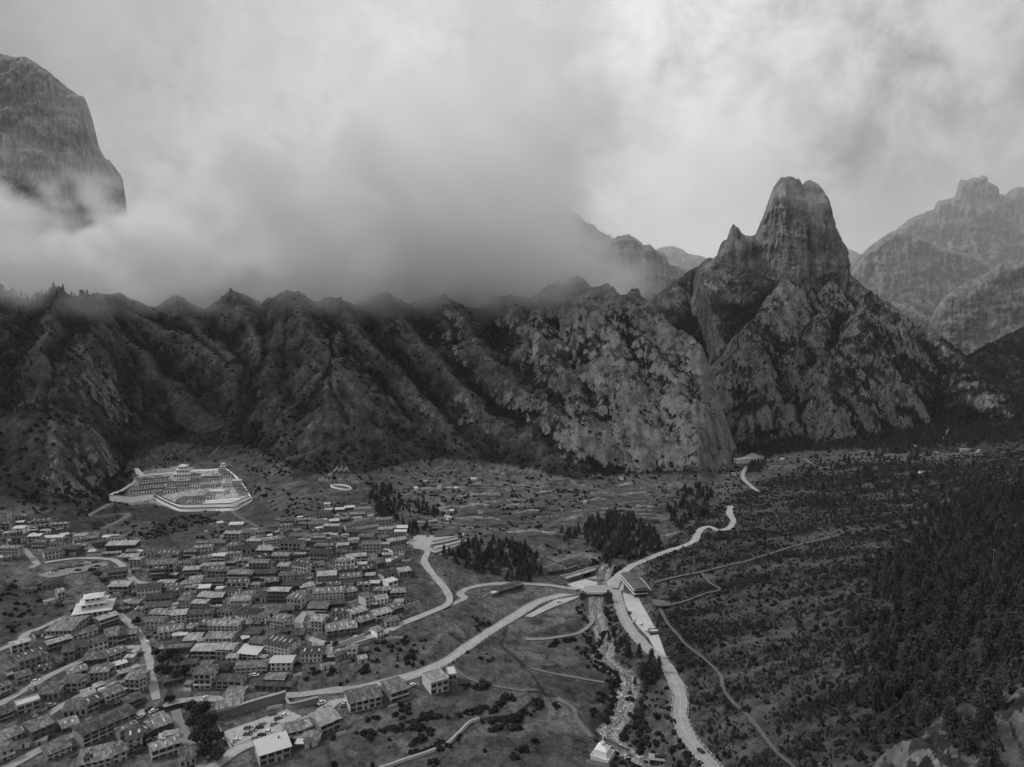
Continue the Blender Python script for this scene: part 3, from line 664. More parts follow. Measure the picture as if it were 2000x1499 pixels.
def terrain_material(name, rock_tone=.235, vert=.55, crack=.82, rs=.05):
    m, t, b = mat_base(name)
    a = t.add('ShaderNodeAttribute', attribute_name='tone'); r = t.add('ShaderNodeAttribute', attribute_name='rock')
    tcn = t.add('ShaderNodeTexCoord'); ob = tcn.outputs['Object']
    fine = t.add('ShaderNodeTexNoise', inp={'Vector': ob, 'Scale': .55, 'Detail': 5.0, 'Roughness': .7})
    mid = t.add('ShaderNodeTexNoise', inp={'Vector': ob, 'Scale': .13, 'Detail': 7.0, 'Roughness': .7, 'Distortion': .4})
    g = t.math('ADD', t.math('MULTIPLY', fine.outputs[0], 1.0), t.math('MULTIPLY', mid.outputs[0], 1.7))
    g = t.math('MAXIMUM', t.math('ADD', t.math('MULTIPLY', t.math('SUBTRACT', g, 1.35), 2.2), 1.0), .25)
    ground = t.math('MULTIPLY', a.outputs['Fac'], g)
    # rock: fractured limestone, pale faces and dark cracks
    st = t.add('ShaderNodeMapping', inp={'Vector': ob, 'Scale': (1.0, 1.0, vert)})
    rn = t.add('ShaderNodeTexNoise', inp={'Vector': st.outputs[0], 'Scale': rs, 'Detail': 12.0, 'Roughness': .74, 'Distortion': .4})
    vr = t.add('ShaderNodeTexVoronoi', inp={'Vector': st.outputs[0], 'Scale': .10}); vr.feature = 'DISTANCE_TO_EDGE'
    rk_ = t.math('MULTIPLY', t.mapr(rn.outputs[0], .36, .64, .25, 1.75, True, 'LINEAR'), t.mapr(vr.outputs['Distance'], 0.0, .10, crack, 1.0))
    rk_ = t.math('MULTIPLY', rk_, t.mapr(fine.outputs[0], .35, .7, .7, 1.35, True, 'LINEAR'))
    rockc = t.math('MULTIPLY', rk_, rock_tone)
    edge = t.math('ADD', r.outputs['Fac'], t.math('MULTIPLY', t.math('SUBTRACT', t.math('ADD', fine.outputs[0], mid.outputs[0]), 1.0), 2.2))
    rm = t.mapr(edge, .38, .60, 0.0, 1.0)
    rm = t.math('MULTIPLY', rm, t.math('GREATER_THAN', r.outputs['Fac'], .03))
    v = t.math('ADD', t.math('MULTIPLY', ground, t.math('SUBTRACT', 1.0, rm)), t.math('MULTIPLY', rockc, rm))
    t.l.new(v, b.inputs['Base Color'])
    hgt = t.math('ADD', t.math('MULTIPLY', mid.outputs[0], .6), t.math('MULTIPLY', t.math('ADD', rk_, fine.outputs[0]), .45))
    bn = t.add('ShaderNodeBump', inp={'Height': hgt, 'Strength': .8, 'Distance': 4.0}); t.l.new(bn.outputs[0], b.inputs['Normal'])
    return m

def set_attr(me, name, vals):
    a = me.attributes.new(name, 'FLOAT', 'POINT'); a.data.foreach_set('value', np.ascontiguousarray(vals, np.float32).ravel())

def grid_mesh(name, V, nr, nc, mat, closed=False, smooth=True):
    me = bpy.data.meshes.new(name); n = nr * nc
    me.vertices.add(n); me.vertices.foreach_set('co', np.ascontiguousarray(V, np.float32).ravel())
    i = np.arange(nr - 1)[:, None] * nc + np.arange(nc - 1)[None]
    q = np.stack([i, i + 1, i + 1 + nc, i + nc], -1).reshape(-1, 4)
    me.loops.add(q.size); me.loops.foreach_set('vertex_index', q.ravel().astype(np.int32))
    me.polygons.add(len(q)); me.polygons.foreach_set('loop_start', (np.arange(len(q)) * 4).astype(np.int32))
    me.update(calc_edges=True); me.materials.append(mat)
    if smooth: me.polygons.foreach_set('use_smooth', np.ones(len(q), bool))
    return me

def link(name, me, parent=None, loc=None):
    o = bpy.data.objects.new(name, me); COL.objects.link(o)
    if parent is not None: o.parent = parent
    if loc is not None: o.location = loc
    return o

def struct(name, me, label=None, kind='structure', category=None):
    o = link(name, me); o['kind'] = kind
    if label: o['label'] = label
    if category: o['category'] = category
    return o

TM = terrain_material('terrain')
V = np.stack([GX, GY, H], -1)
me = grid_mesh('ground', V, len(Y), len(A), TM); set_attr(me, 'tone', np.clip(ALB, .008, .5)); set_attr(me, 'rock', ROCK)
g = struct('ground', me, 'valley floor and lower mountain slopes with meadows, fields and gullies', category='ground')

# ------------------------------------------------------------------ high rock: mountains whose faces are too steep for the raster
def mountain(name, label, sil, D, zbase_py, cliff, f_cliff=.16, f_skirt=1.0, nx=240, nz_=150, flute=10.0, seed=0, tone=.05, rocktop=1.0, jag=5.0, skirt_rock=.3, taper=None):
    p = np.array([P(a, b, D) for a, b in sil]); xs = np.linspace(p[0, 0], p[-1, 0], nx)
    zt = np.interp(xs, p[:, 0], p[:, 2])
    zt = zt + jag * (fbm2(xs / 14 + seed, xs * 0 + seed, 4, .6)) * .9
    zb = P(1000, zbase_py, D)[2]
    v = np.linspace(0, 1, nz_)[:, None]
    X = np.repeat(xs[None], nz_, 0); Z = zb + (zt[None] - zb) * v
    h = np.maximum(zt[None] - Z, 0)
    # steep face with rounded brow, then an easing skirt
    brow = 9 * np.sqrt(np.clip(h, 0, 1e9) / 12) * (h < 12) + 9 * (h >= 12)
    face = brow + f_cliff * h + f_skirt * np.maximum(h - cliff, 0)
    ribs = ridged2(X / 34 + seed, Z / 170 + seed, 5, .55) * flute + ridged2(X / 11 + seed * 2, Z / 42, 4, .6) * flute * .42 + fbm2(X / 80 + seed, Z / 60, 4) * flute * 1.5 + ridged2(X / 4.5 + seed, Z / 13, 3, .6) * flute * .16
    ledge = ridged2(X / 120 + 9 + seed, Z / 22 + .03 * X / 22, 3) * flute * .25
    Yf = D - face - (ribs + ledge) * sstep(0, 25, h)
    Xf = X + fbm2(X / 18, Z / 22 + seed, 3) * 3 * sstep(0, 20, h)
    front = np.stack([Xf, Yf, Z], -1)
    vb = np.linspace(1, 0, 40)[1:, None]; Zb = zb + (zt[None] - zb) * vb; hb = zt[None] - Zb
    back = np.stack([np.repeat(xs[None], 39, 0), D + 9 + .10 * hb + fbm2(np.repeat(xs[None], 39, 0) / 40, Zb / 60, 3) * 10, Zb], -1)
    V = np.concatenate([front, back]); nr = nz_ + 39
    slope_break = fbm2(X / 45 + seed, Z / 38, 5, .6)
    top = sstep(cliff * 1.15, cliff * .8, h + 40 * slope_break)
    rock = np.clip(top * rocktop + (1 - top) * np.clip(skirt_rock + slope_break * 1.1 + .3 * (Z - zb) / (zt[None] - zb + 1), 0, 1), 0, 1)
    rock = np.where(h < 5, rock * .9, rock)
    rock = np.concatenate([rock, np.full((39, nx), .8)]); tn = np.full(V.shape[:2], tone)
    me = grid_mesh(name, V, nr, nx, TMR); set_attr(me, 'tone', tn); set_attr(me, 'rock', rock)
    return struct(name, me, label, category='mountain'), (xs, zt)

TMR = terrain_material('crag', .25, .16, .93, .06)
m_tower, SIL_TOWER = mountain('mountain', 'tall blunt rock tower with a notched top standing above wooded slopes',
    [(1340, 640), (1364, 528), (1385, 512), (1400, 500), (1410, 472), (1420, 468), (1426, 448), (1432, 438), (1440, 444), (1452, 459), (1466, 461), (1476, 460), (1488, 430), (1500, 396), (1506, 378), (1512, 364), (1524, 348), (1540, 344), (1552, 349), (1560, 349),
     (1567, 363), (1573, 354), (1582, 352), (1596, 358), (1610, 377), (1620, 408), (1632, 448), (1644, 472), (1650, 500), (1653, 534), (1668, 560), (1700, 640)], 1690, 640, 290, f_cliff=.20, nx=440, nz_=280, flute=13, seed=3, jag=6)
mountain('mountain', 'hazy serrated ridge fading into cloud between the valley slope and the rock tower',
    [(560, 640), (700, 500), (900, 400), (1000, 375), (1080, 400), (1110, 412), (1130, 420), (1148, 436), (1160, 440), (1172, 452), (1185, 461), (1190, 457), (1197, 467), (1204, 464), (1212, 460), (1228, 458), (1244, 468), (1260, 480), (1268, 477), (1275, 484),
     (1285, 491), (1295, 493), (1298, 494), (1303, 514), (1320, 520), (1340, 526), (1365, 524), (1420, 520), (1500, 560)], 2700, 690, 170, f_cliff=.35, f_skirt=.5, nx=300, nz_=110, flute=20, seed=12, jag=15, rocktop=.8)
mountain('mountain', 'very pale far ridge seen in the gap left of the rock tower',
    [(1180, 540), (1250, 500), (1290, 484), (1312, 480), (1330, 486), (1345, 496), (1368, 500), (1420, 520), (1500, 540), (1600, 500), (1655, 486), (1672, 492), (1690, 505), (1760, 540)], 6500, 640, 200, f_cliff=.6, nx=120, nz_=40, flute=30, seed=22, jag=8)
mountain('mountain', 'rounded grey rock shoulder right of the tower gap',
    [(1630, 600), (1656, 532), (1680, 500), (1696, 484), (1712, 472), (1735, 456), (1756, 447), (1772, 449), (1790, 460), (1830, 480), (1900, 500), (1980, 560)], 2850, 690, 260, f_cliff=.3, nx=220, nz_=120, flute=17, seed=31, jag=6)
mountain('mountain', 'broad hazy rock massif with a jagged crown at the right edge',
    [(1660, 600), (1720, 480), (1756, 444), (1780, 425), (1796, 420), (1808, 414), (1826, 409), (1829, 394), (1842, 391), (1856, 388), (1868, 382), (1871, 362), (1874, 352), (1890, 351), (1905, 346), (1913, 348), (1919, 341), (1924, 352), (1936, 359), (1944, 377), (1955, 380),
     (1966, 380), (1972, 372), (1984, 367), (1992, 365), (2010, 368), (2060, 390), (2150, 360), (2300, 420), (2450, 560)], 3400, 700, 330, f_cliff=.25, nx=320, nz_=150, flute=24, seed=41, jag=10)
mountain('mountain', 'nearer fluted cliff at the right edge below the hazy massif',
    [(1790, 700), (1815, 640), (1830, 600), (1850, 575), (1870, 562), (1900, 545), (1925, 535), (1950, 515), (1980, 512), (2000, 500), (2060, 490), (2160, 540), (2260, 640)], 2250, 730, 200, f_cliff=.22, nx=220, nz_=120, flute=14, seed=53, jag=6)
mountain('mountain', 'steep dark shoulder of a peak rising out of the cloud at the left edge',
    [(-700, 300), (-500, 180), (-300, 120), (-120, 90), (-40, 96), (0, 105), (30, 112), (48, 111), (65, 120), (95, 140), (130, 170), (150, 184), (165, 190), (175, 215), (185, 255), (192, 285), (200, 300), (208, 314), (214, 312), (222, 324), (238, 345), (243, 380), (247, 440), (250, 560)], 2900, 690, 520, f_cliff=.3, nx=260, nz_=150, flute=26, seed=61, jag=6, rocktop=.75)

# ------------------------------------------------------------------ mesh helper and shared materials
class MB:
    def __init__(s): s.v = []; s.f = []; s.m = []
    def face(s, pts, m=0):
        n = len(s.v); s.v += [tuple(p) for p in pts]; s.f.append(tuple(range(n, n + len(pts)))); s.m.append(m)
    def box(s, x0, x1, y0, y1, z0, z1, m=0, bottom=True):
        n = len(s.v)
        s.v += [(x0, y0, z0), (x1, y0, z0), (x1, y1, z0), (x0, y1, z0), (x0, y0, z1), (x1, y0, z1), (x1, y1, z1), (x0, y1, z1)]
        q = [(0, 1, 5, 4), (1, 2, 6, 5), (2, 3, 7, 6), (3, 0, 4, 7), (4, 5, 6, 7)] + ([(3, 2, 1, 0)] if bottom else [])
        for a in q: s.f.append(tuple(n + i for i in a)); s.m.append(m)
    def frus(s, x0, x1, y0, y1, z0, X0, X1, Y0, Y1, z1, m=0):
        n = len(s.v)
        s.v += [(x0, y0, z0), (x1, y0, z0), (x1, y1, z0), (x0, y1, z0), (X0, Y0, z1), (X1, Y0, z1), (X1, Y1, z1), (X0, Y1, z1)]
        for a in [(0, 1, 5, 4), (1, 2, 6, 5), (2, 3, 7, 6), (3, 0, 4, 7), (4, 5, 6, 7), (3, 2, 1, 0)]: s.f.append(tuple(n + i for i in a)); s.m.append(m)
    def bar(s, p, q, r, m=0, n=4):
        p = Vector(p); q = Vector(q); d = (q - p).normalized(); u = d.cross(Vector((0, 0, 1)) if abs(d.z) < .9 else Vector((1, 0, 0))).normalized(); w_ = d.cross(u)
        k = len(s.v)
        for c in (p, q):
            for i in range(n):
                a = 2 * math.pi * (i + .5) / n; s.v.append(tuple(c + u * math.cos(a) * r + w_ * math.sin(a) * r))
        for i in range(n): s.f.append((k + i, k + (i + 1) % n, k + n + (i + 1) % n, k + n + i)); s.m.append(m)
        s.f.append(tuple(range(k + n, k + 2 * n))); s.m.append(m)
        s.f.append(tuple(range(k + n - 1, k - 1, -1))); s.m.append(m)
    def lathe(s, prof, n=12, m=0, c=(0, 0)):
        k = len(s.v)
        for r, z in prof:
            for i in range(n): a = 2 * math.pi * i / n; s.v.append((c[0] + r * math.cos(a), c[1] + r * math.sin(a), z))
        for j in range(len(prof) - 1):
            for i in range(n): s.f.append((k + j * n + i, k + j * n + (i + 1) % n, k + (j + 1) * n + (i + 1) % n, k + (j + 1) * n + i)); s.m.append(m)
    def mesh(s, name, mats):
        me = bpy.data.meshes.new(name); me.from_pydata(s.v, [], s.f)
        for q in (mats if isinstance(mats, (list, tuple)) else [mats]): me.materials.append(q)
        if any(s.m): me.polygons.foreach_set('material_index', s.m)
        me.update(); return me
    def build(s, name, mats, parent=None, loc=None): return link(name, s.mesh(name, mats), parent, loc)

def thing(name, label, cat, loc, rz=0.0, group=None):
    o = bpy.data.objects.new(name, None); o.empty_display_size = 1; COL.objects.link(o); o.location = loc; o.rotation_euler = (0, 0, rz)
    o['label'] = label; o['category'] = cat
    if group: o['group'] = group
    return o

def tag(o, label, cat, group=None):
    o['label'] = label; o['category'] = cat
    if group: o['group'] = group
    return o

MW = {k: M('wall_%s' % k, v, var=.22, scale=.35, rough=.9) for k, v in dict(white=.82, pale=.52, grey=.36, stone=.22, wood=.095, dark=.05).items()}
MR = {'dark': M('roof_dark', .055, var=.35, scale=.5, stripes=(0, 1.1, .35), sheets=(1.1, 2.6, .8), var2=.35), 'grey': M('roof_grey', .10, var=.35, scale=.5, stripes=(0, 1.0, .35), sheets=(1.0, 2.2, .9), var2=.35),
      'mid': M('roof_mid', .155, var=.35, scale=.5, stripes=(0, .9, .3), sheets=(.9, 2.4, .8), var2=.3), 'pale': M('roof_pale', .29, var=.3, scale=.4, stripes=(0, 1.2, .18), sheets=(1.2, 3.0, .5), var2=.2), 'white': M('roof_white', .50, var=.12, scale=.3)}
MG = M('window_glass', .022, rough=.35, spec=.35, var=.2, scale=.6, var2=.3)
MFR = M('window_frame', .30, var=.15); MFD = M('window_frame_dark', .10, var=.2)
MSTONE = M('dry_stone', .15, var=.45, scale=.9, bump=.5); MCONC = M('concrete', .33, var=.2, scale=.3); MWHITE = M('whitewash', .72, var=.08, scale=.3)
MWOODP = M('grey_timber', .14, var=.3, scale=.8); MMETAL = M('pole_metal', .32, var=.1); MSKY = M('skylight', .50, var=.12, scale=.5, rough=.4)
EXCL = np.zeros(H.shape, bool)                # ground that carries no plants

def exclude(poly, grow=1.0):
    p = np.array([q[:2] for q in poly]); lo = p.min(0) - grow - 1; hi = p.max(0) + grow + 1
    r = np.where((Y > lo[1]) & (Y < hi[1]))[0]
    if not len(r): return
    sl = slice(r[0], r[-1] + 1); x = GX[sl]; y = GY[sl]
    s = (x > lo[0]) & (x < hi[0])
    if s.any():
        ins, d = pip(x[s], y[s], p); sub = EXCL[sl]; sub[s] |= ins | (d < grow)

# ------------------------------------------------------------------ road, path and yard sheets
ORDER = {'road': 0.10, 'dirt_road': .09, 'footpath': .08, 'boardwalk': .0, 'drainage_channel': .07}
road_count = 0
for ri, (name, wd, tone, q) in enumerate(ROAD_LINES):
    d = np.gradient(q[:, :2], axis=0); d /= np.linalg.norm(d, axis=1)[:, None] + 1e-9; nrm = np.c_[-d[:, 1], d[:, 0]]
    mat = M('%s_surface_%d' % (name, int(tone * 100)), tone * .95, var=.34, scale=.22, var2=.02) if name != 'boardwalk' else M('boardwalk_planks', tone * 1.5, var=.25, stripes=(1, .8, .3))
    lift = ORDER[name] + .004 * ri
    hw = wd / 2 * (1 + .22 * perlin2(np.arange(len(q)) / 5.0, np.full(len(q), ri + .5)))
    cols = [-1, -.5, 0, .5, 1]
    V = np.stack([np.c_[q[:, :2] + nrm * (hw * c)[:, None], q[:, 2] + lift] for c in cols], 1)
    if name == 'boardwalk':
        bz = np.maximum(q[:, 2], samp(H, q[:, 0], q[:, 1])) + 1.0
        V[:, :, 2] = smooth1(bz, 5)[:, None]
        o = thing('boardwalk', 'plank walkway %s' % ['winding down the shrubby plateau to the bottom edge', 'climbing right across the plateau from the road', 'zigzag spur leaving the viewing deck'][road_count % 3], 'boardwalk', (0, 0, 0)); road_count += 1
        seg = 3; mbm = MB()
        sh = None
        deck = grid_mesh('deck', V, len(q), 5, mat, smooth=False); link('deck', deck, o)
        for side in (-1, 1):
            e = np.c_[q[:, :2] + nrm * side * wd / 2, V[:, 0, 2]]
            rb = MB()
            for k in range(0, len(e) - 3, 3):
                rb.bar(e[k] + [0, 0, 1.0], e[k + 3] + [0, 0, 1.0], .07); rb.bar(e[k] - [0, 0, 1.6], e[k] + [0, 0, 1.0], .07)
            rb.build('handrail', MWOODP, o)
    else:
        me = grid_mesh(name, V, len(q), 5, mat)
        o = struct(name, me)
    exclude(np.vstack([V[:, 0, :2], V[::-1, -1, :2]]), .8 if name != 'boardwalk' else .2)
    if name == 'road' and ri < 2:                       # kerbs and a worn lane line on the two main roads
        for side in (-1, 1):
            e = q[:, :2] + nrm * (side * (hw + .05))[:, None]; z = q[:, 2] + lift
            Vk = np.stack([np.c_[e, z - .3], np.c_[e, z + .13], np.c_[e + nrm * side * .35, z + .13], np.c_[e + nrm * side * .35, z - .5]], 1)
            struct('kerb', grid_mesh('kerb', Vk, len(q), 4, MCONC, smooth=False))
        for k0 in range(4, len(q) - 4, 6):
            pass
        off = q[:, :2] + nrm * 0; Vl = np.stack([np.c_[off - nrm * .09, q[:, 2] + lift + .02], np.c_[off + nrm * .09, q[:, 2] + lift + .02]], 1)
        struct('road_marking', grid_mesh('road_marking', Vl, len(q), 2, M('road_paint', .55, var=.4, scale=.3)))

for name, tone, hp, c, lab in PAD_POLYS:
    mb = MB(); lo = hp[:, :2].min(0); hi = hp[:, :2].max(0)
    zz = lambda x, y: c[0] * x + c[1] * y + c[2]
    me = bpy.data.meshes.new(name); bm = bmesh.new()
    vs = [bm.verts.new((p[0], p[1], zz(p[0], p[1]) + .16)) for p in hp]; f = bm.faces.new(vs)
    if f.normal.z < 0: f.normal_flip()
    bmesh.ops.triangulate(bm, faces=[f]); bm.normal_update()
    for f in bm.faces:
        if f.normal.z < 0: f.normal_flip()
    bm.to_mesh(me); bm.free(); me.materials.append(M('pad_%d' % int(tone * 100), tone, var=.22, scale=.12))
    struct(name, me, lab); exclude(hp, .5)

# water: a narrow stream between gravel banks
q = densify(river_line[::4], 1.5); q[:, 2] = smooth1(q[:, 2], 9)
d = np.gradient(q[:, :2], axis=0); d /= np.linalg.norm(d, axis=1)[:, None]; nrm = np.c_[-d[:, 1], d[:, 0]]
n = len(q); offc = 1.6 * perlin2(np.arange(n) / 14.0, np.full(n, .5)); hw = 1.35 + .6 * perlin2(np.arange(n) / 7.0, np.full(n, 4.5))
V = np.stack([np.c_[q[:, :2] + nrm * (offc + c * hw)[:, None], q[:, 2] + .45] for c in (-1, 0, 1)], 1)
wm_, t, b = mat_base('stream_water'); tcn = t.add('ShaderNodeTexCoord')
nw = t.add('ShaderNodeTexNoise', inp={'Vector': tcn.outputs['Object'], 'Scale': 1.6, 'Detail': 5.0}); t.l.new(t.mapr(nw.outputs[0], .5, .68, .05, .5), b.inputs['Base Color'])
b.inputs['Roughness'].default_value = .25; b.inputs['Specular IOR Level'].default_value = .5
struct('stream_water', grid_mesh('stream_water', V, n, 3, wm_), 'narrow white-flecked stream between gravel banks')

# ------------------------------------------------------------------ houses
def win_mesh(nm, frame, mull, fw=.08):
    b = MB(); f = fw
    b.box(-.5, -.5 + f, -.10, .0, -.5, .5); b.box(.5 - f, .5, -.10, .0, -.5, .5); b.box(-.5 + f, .5 - f, -.10, .0, .5 - f, .5); b.box(-.5 + f, .5 - f, -.14, .0, -.5, -.5 + f)
    b.box(-.5 + f, .5 - f, -.035, .0, -.5 + f, .5 - f, 1)
    for k in range(mull):
        x = -.5 + (k + 1) / (mull + 1); b.box(x - .02, x + .02, -.07, -.036, -.5 + f, .5 - f)
    return b.mesh(nm, [frame, MG])
WIN = {'pale': win_mesh('window', MFR, 1), 'dark': win_mesh('window', MFD, 1), 'wide': win_mesh('window', MFD, 3, .05), 'white': win_mesh('window', MWHITE, 1, .12)}
_dm = MB(); _dm.box(-.5, .5, -.06, 0, 0, 1); DOOR = _dm.mesh('door', M('door_wood', .06))
_sm = MB(); _sm.box(-.5, .5, -.5, .5, 0, .05); SKYL = _sm.mesh('skylight', MSKY)

def put(name, me, parent, loc, rz=0.0, sc=(1, 1, 1)):
    o = bpy.data.objects.new(name, me); COL.objects.link(o); o.parent = parent; o.location = loc; o.rotation_euler = (0, 0, rz); o.scale = sc; return o

def house(p0, p1, h, dep, n, roof='grey', wall='grey', win='dark', balc=False, bays=None, gable=.9, skyl=0, side=True, category='house', name='house', rtype='gable', found=5.0, eave=.7):
    p0 = np.asarray(p0, float); p1 = np.asarray(p1, float); v = p1[:2] - p0[:2]; L = float(np.hypot(*v)); ang = math.atan2(v[1], v[0])
    z = float(min(p0[2], p1[2]) * .5 + max(p0[2], p1[2]) * .5); c = (p0 + p1) / 2
    o = thing(name, '', category, (c[0], c[1], z), ang)
    o['_L'] = L
    inn = np.array([-math.sin(ang), math.cos(ang)])
    exclude([p0[:2], p1[:2], p1[:2] + inn * dep, p0[:2] + inn * dep], 1.2)
    b = MB(); b.box(-L / 2, L / 2, 0, dep, 0.0, h); b.build('wall', MW[wall], o)
    b = MB(); b.box(-L / 2 - .15, L / 2 + .15, -.15, dep + .15, -found, .25); b.build('foundation', MSTONE, o)
    # roof
    e = eave; b = MB(); rise = gable
    if rtype == 'flat':
        b.box(-L / 2 - .25, L / 2 + .25, -.25, dep + .25, h, h + .25); b.build('roof', MR[roof], o)
        b = MB()
        for (x0, x1, y0, y1) in ((-L / 2 - .25, L / 2 + .25, -.25, .0), (-L / 2 - .25, L / 2 + .25, dep, dep + .25), (-L / 2 - .25, -L / 2, 0, dep), (L / 2, L / 2 + .25, 0, dep)): b.box(x0, x1, y0, y1, h + .25, h + .75)
        b.build('parapet', MW[wall], o); zt = lambda y: h + .26
    else:
        yr = dep * (.5 if rtype == 'gable' else .86)
        for y0, y1, z0, z1 in ((-e, yr, h + .02, h + rise), (yr, dep + e, h + rise, h + .02)):
            T = .16; n0 = len(b.v)
            b.v += [(-L / 2 - e, y0, z0), (L / 2 + e, y0, z0), (L / 2 + e, y1, z1), (-L / 2 - e, y1, z1), (-L / 2 - e, y0, z0 + T), (L / 2 + e, y0, z0 + T), (L / 2 + e, y1, z1 + T), (-L / 2 - e, y1, z1 + T)]
            for a in [(0, 1, 5, 4), (1, 2, 6, 5), (2, 3, 7, 6), (3, 0, 4, 7), (4, 5, 6, 7), (3, 2, 1, 0)]: b.f.append(tuple(n0 + i for i in a)); b.m.append(0)
        roof_ob = b.build('roof', MR[roof], o)
        for sx in (-1, 1):
            g = MB(); x = sx * (L / 2 - .05); pts = [(x, .05, h), (x, dep - .05, h), (x, yr, h + rise - .02)]
            g.face(pts if sx > 0 else pts[::-1]); g.build('gable', MW['wood'], o)
        zt = lambda y: h + .2 + (rise * (y + e) / (yr + e) if y < yr else rise * (dep + e - y) / (dep + e - yr))
        for k in range(skyl):
            xs = -L / 2 + L * (k + .5) / skyl + rnd.uniform(-.3, .3); y = rnd.uniform(.15, .30) * dep; ln = rnd.uniform(.35, .6) * dep * .6
            s = put('skylight', SKYL, roof_ob, (xs, y + ln / 2, zt(y + ln / 2) + .02), 0, (rnd.uniform(.5, .9), ln, 1.0)); s.rotation_euler[0] = math.atan2(rise, yr + e)
    sh = h / n
    nb = bays or max(2, int(round(L / (2.5 if win != 'wide' else 3.2)))); bw = L / nb
    for s in range(n):
        zc = s * sh + sh * .53
        for k in range(nb):
            x = -L / 2 + bw * (k + .5)
            if s == 0 and k == nb // 2 and n > 0:
                put('door', DOOR, o, (x, 0, .02), 0, (min(1.3, bw * .5), 1, sh * .72)); continue
            ww, hh = (bw * .78, sh * .62) if win == 'wide' else (min(1.5, bw * .58), sh * .56)
            put('window', WIN[win], o, (x, 0, zc), 0, (ww, 1, hh))
        if side and dep > 5:
            ns = max(1, int(dep / 4))
            for sx in ((1,) if c[0] < 0 else (-1,)):
                for k in range(ns): put('window', WIN[win], o, (sx * L / 2, dep * (k + .5) / ns, zc), sx * math.pi / 2, (min(1.4, dep / ns * .5), 1, sh * .5))
        if s > 0:
            b = MB(); pr = .9 if balc else .12
            b.box(-L / 2 - .1, L / 2 + .1, -pr, -.001, s * sh - .16, s * sh + .06)
            if balc:
                b.box(-L / 2 - .1, L / 2 + .1, -pr, -pr + .06, s * sh + .75, s * sh + .85)
                for k in range(nb + 1): x = -L / 2 + L * k / nb; b.box(x - .07, x + .07, -pr + .0, -pr + .14, s * sh + .07, s * sh + .74)
            b.build('balcony' if balc else 'floor_band', MW['pale'] if rnd.random() < .5 else MWOODP, o)
    if balc:
        for k in range(nb + 1):
            b = MB(); x = -L / 2 + L * k / nb; b.box(x - .1, x + .1, -.88, -.68, -.5, sh - .17); b.build('porch_post', MWOODP, o)
    if rnd.random() < .35 and rtype != 'flat':
        b = MB(); x = rnd.uniform(-.35, .35) * L; y = dep * .6; b.box(x - .3, x + .3, y - .3, y + .3, zt(y) - .4, zt(y) + .9); b.build('chimney', MSTONE, roof_ob)
    return o

CROPS = {1: (0, 880, 4.0), 2: (450, 900, 4.0), 3: (0, 1180, 4.5455), 4: (400, 1180, 4.5455), 5: (800, 1180, 4.5455), 6: (1140, 1100, 3.756), 7: (850, 850, 3.077), 8: (1400, 800, 3.3333), 0: (0, 0, 1.0)}
def cp(c, u, v): o = CROPS[c]; return o[0] + u / o[2], o[1] + v / o[2]

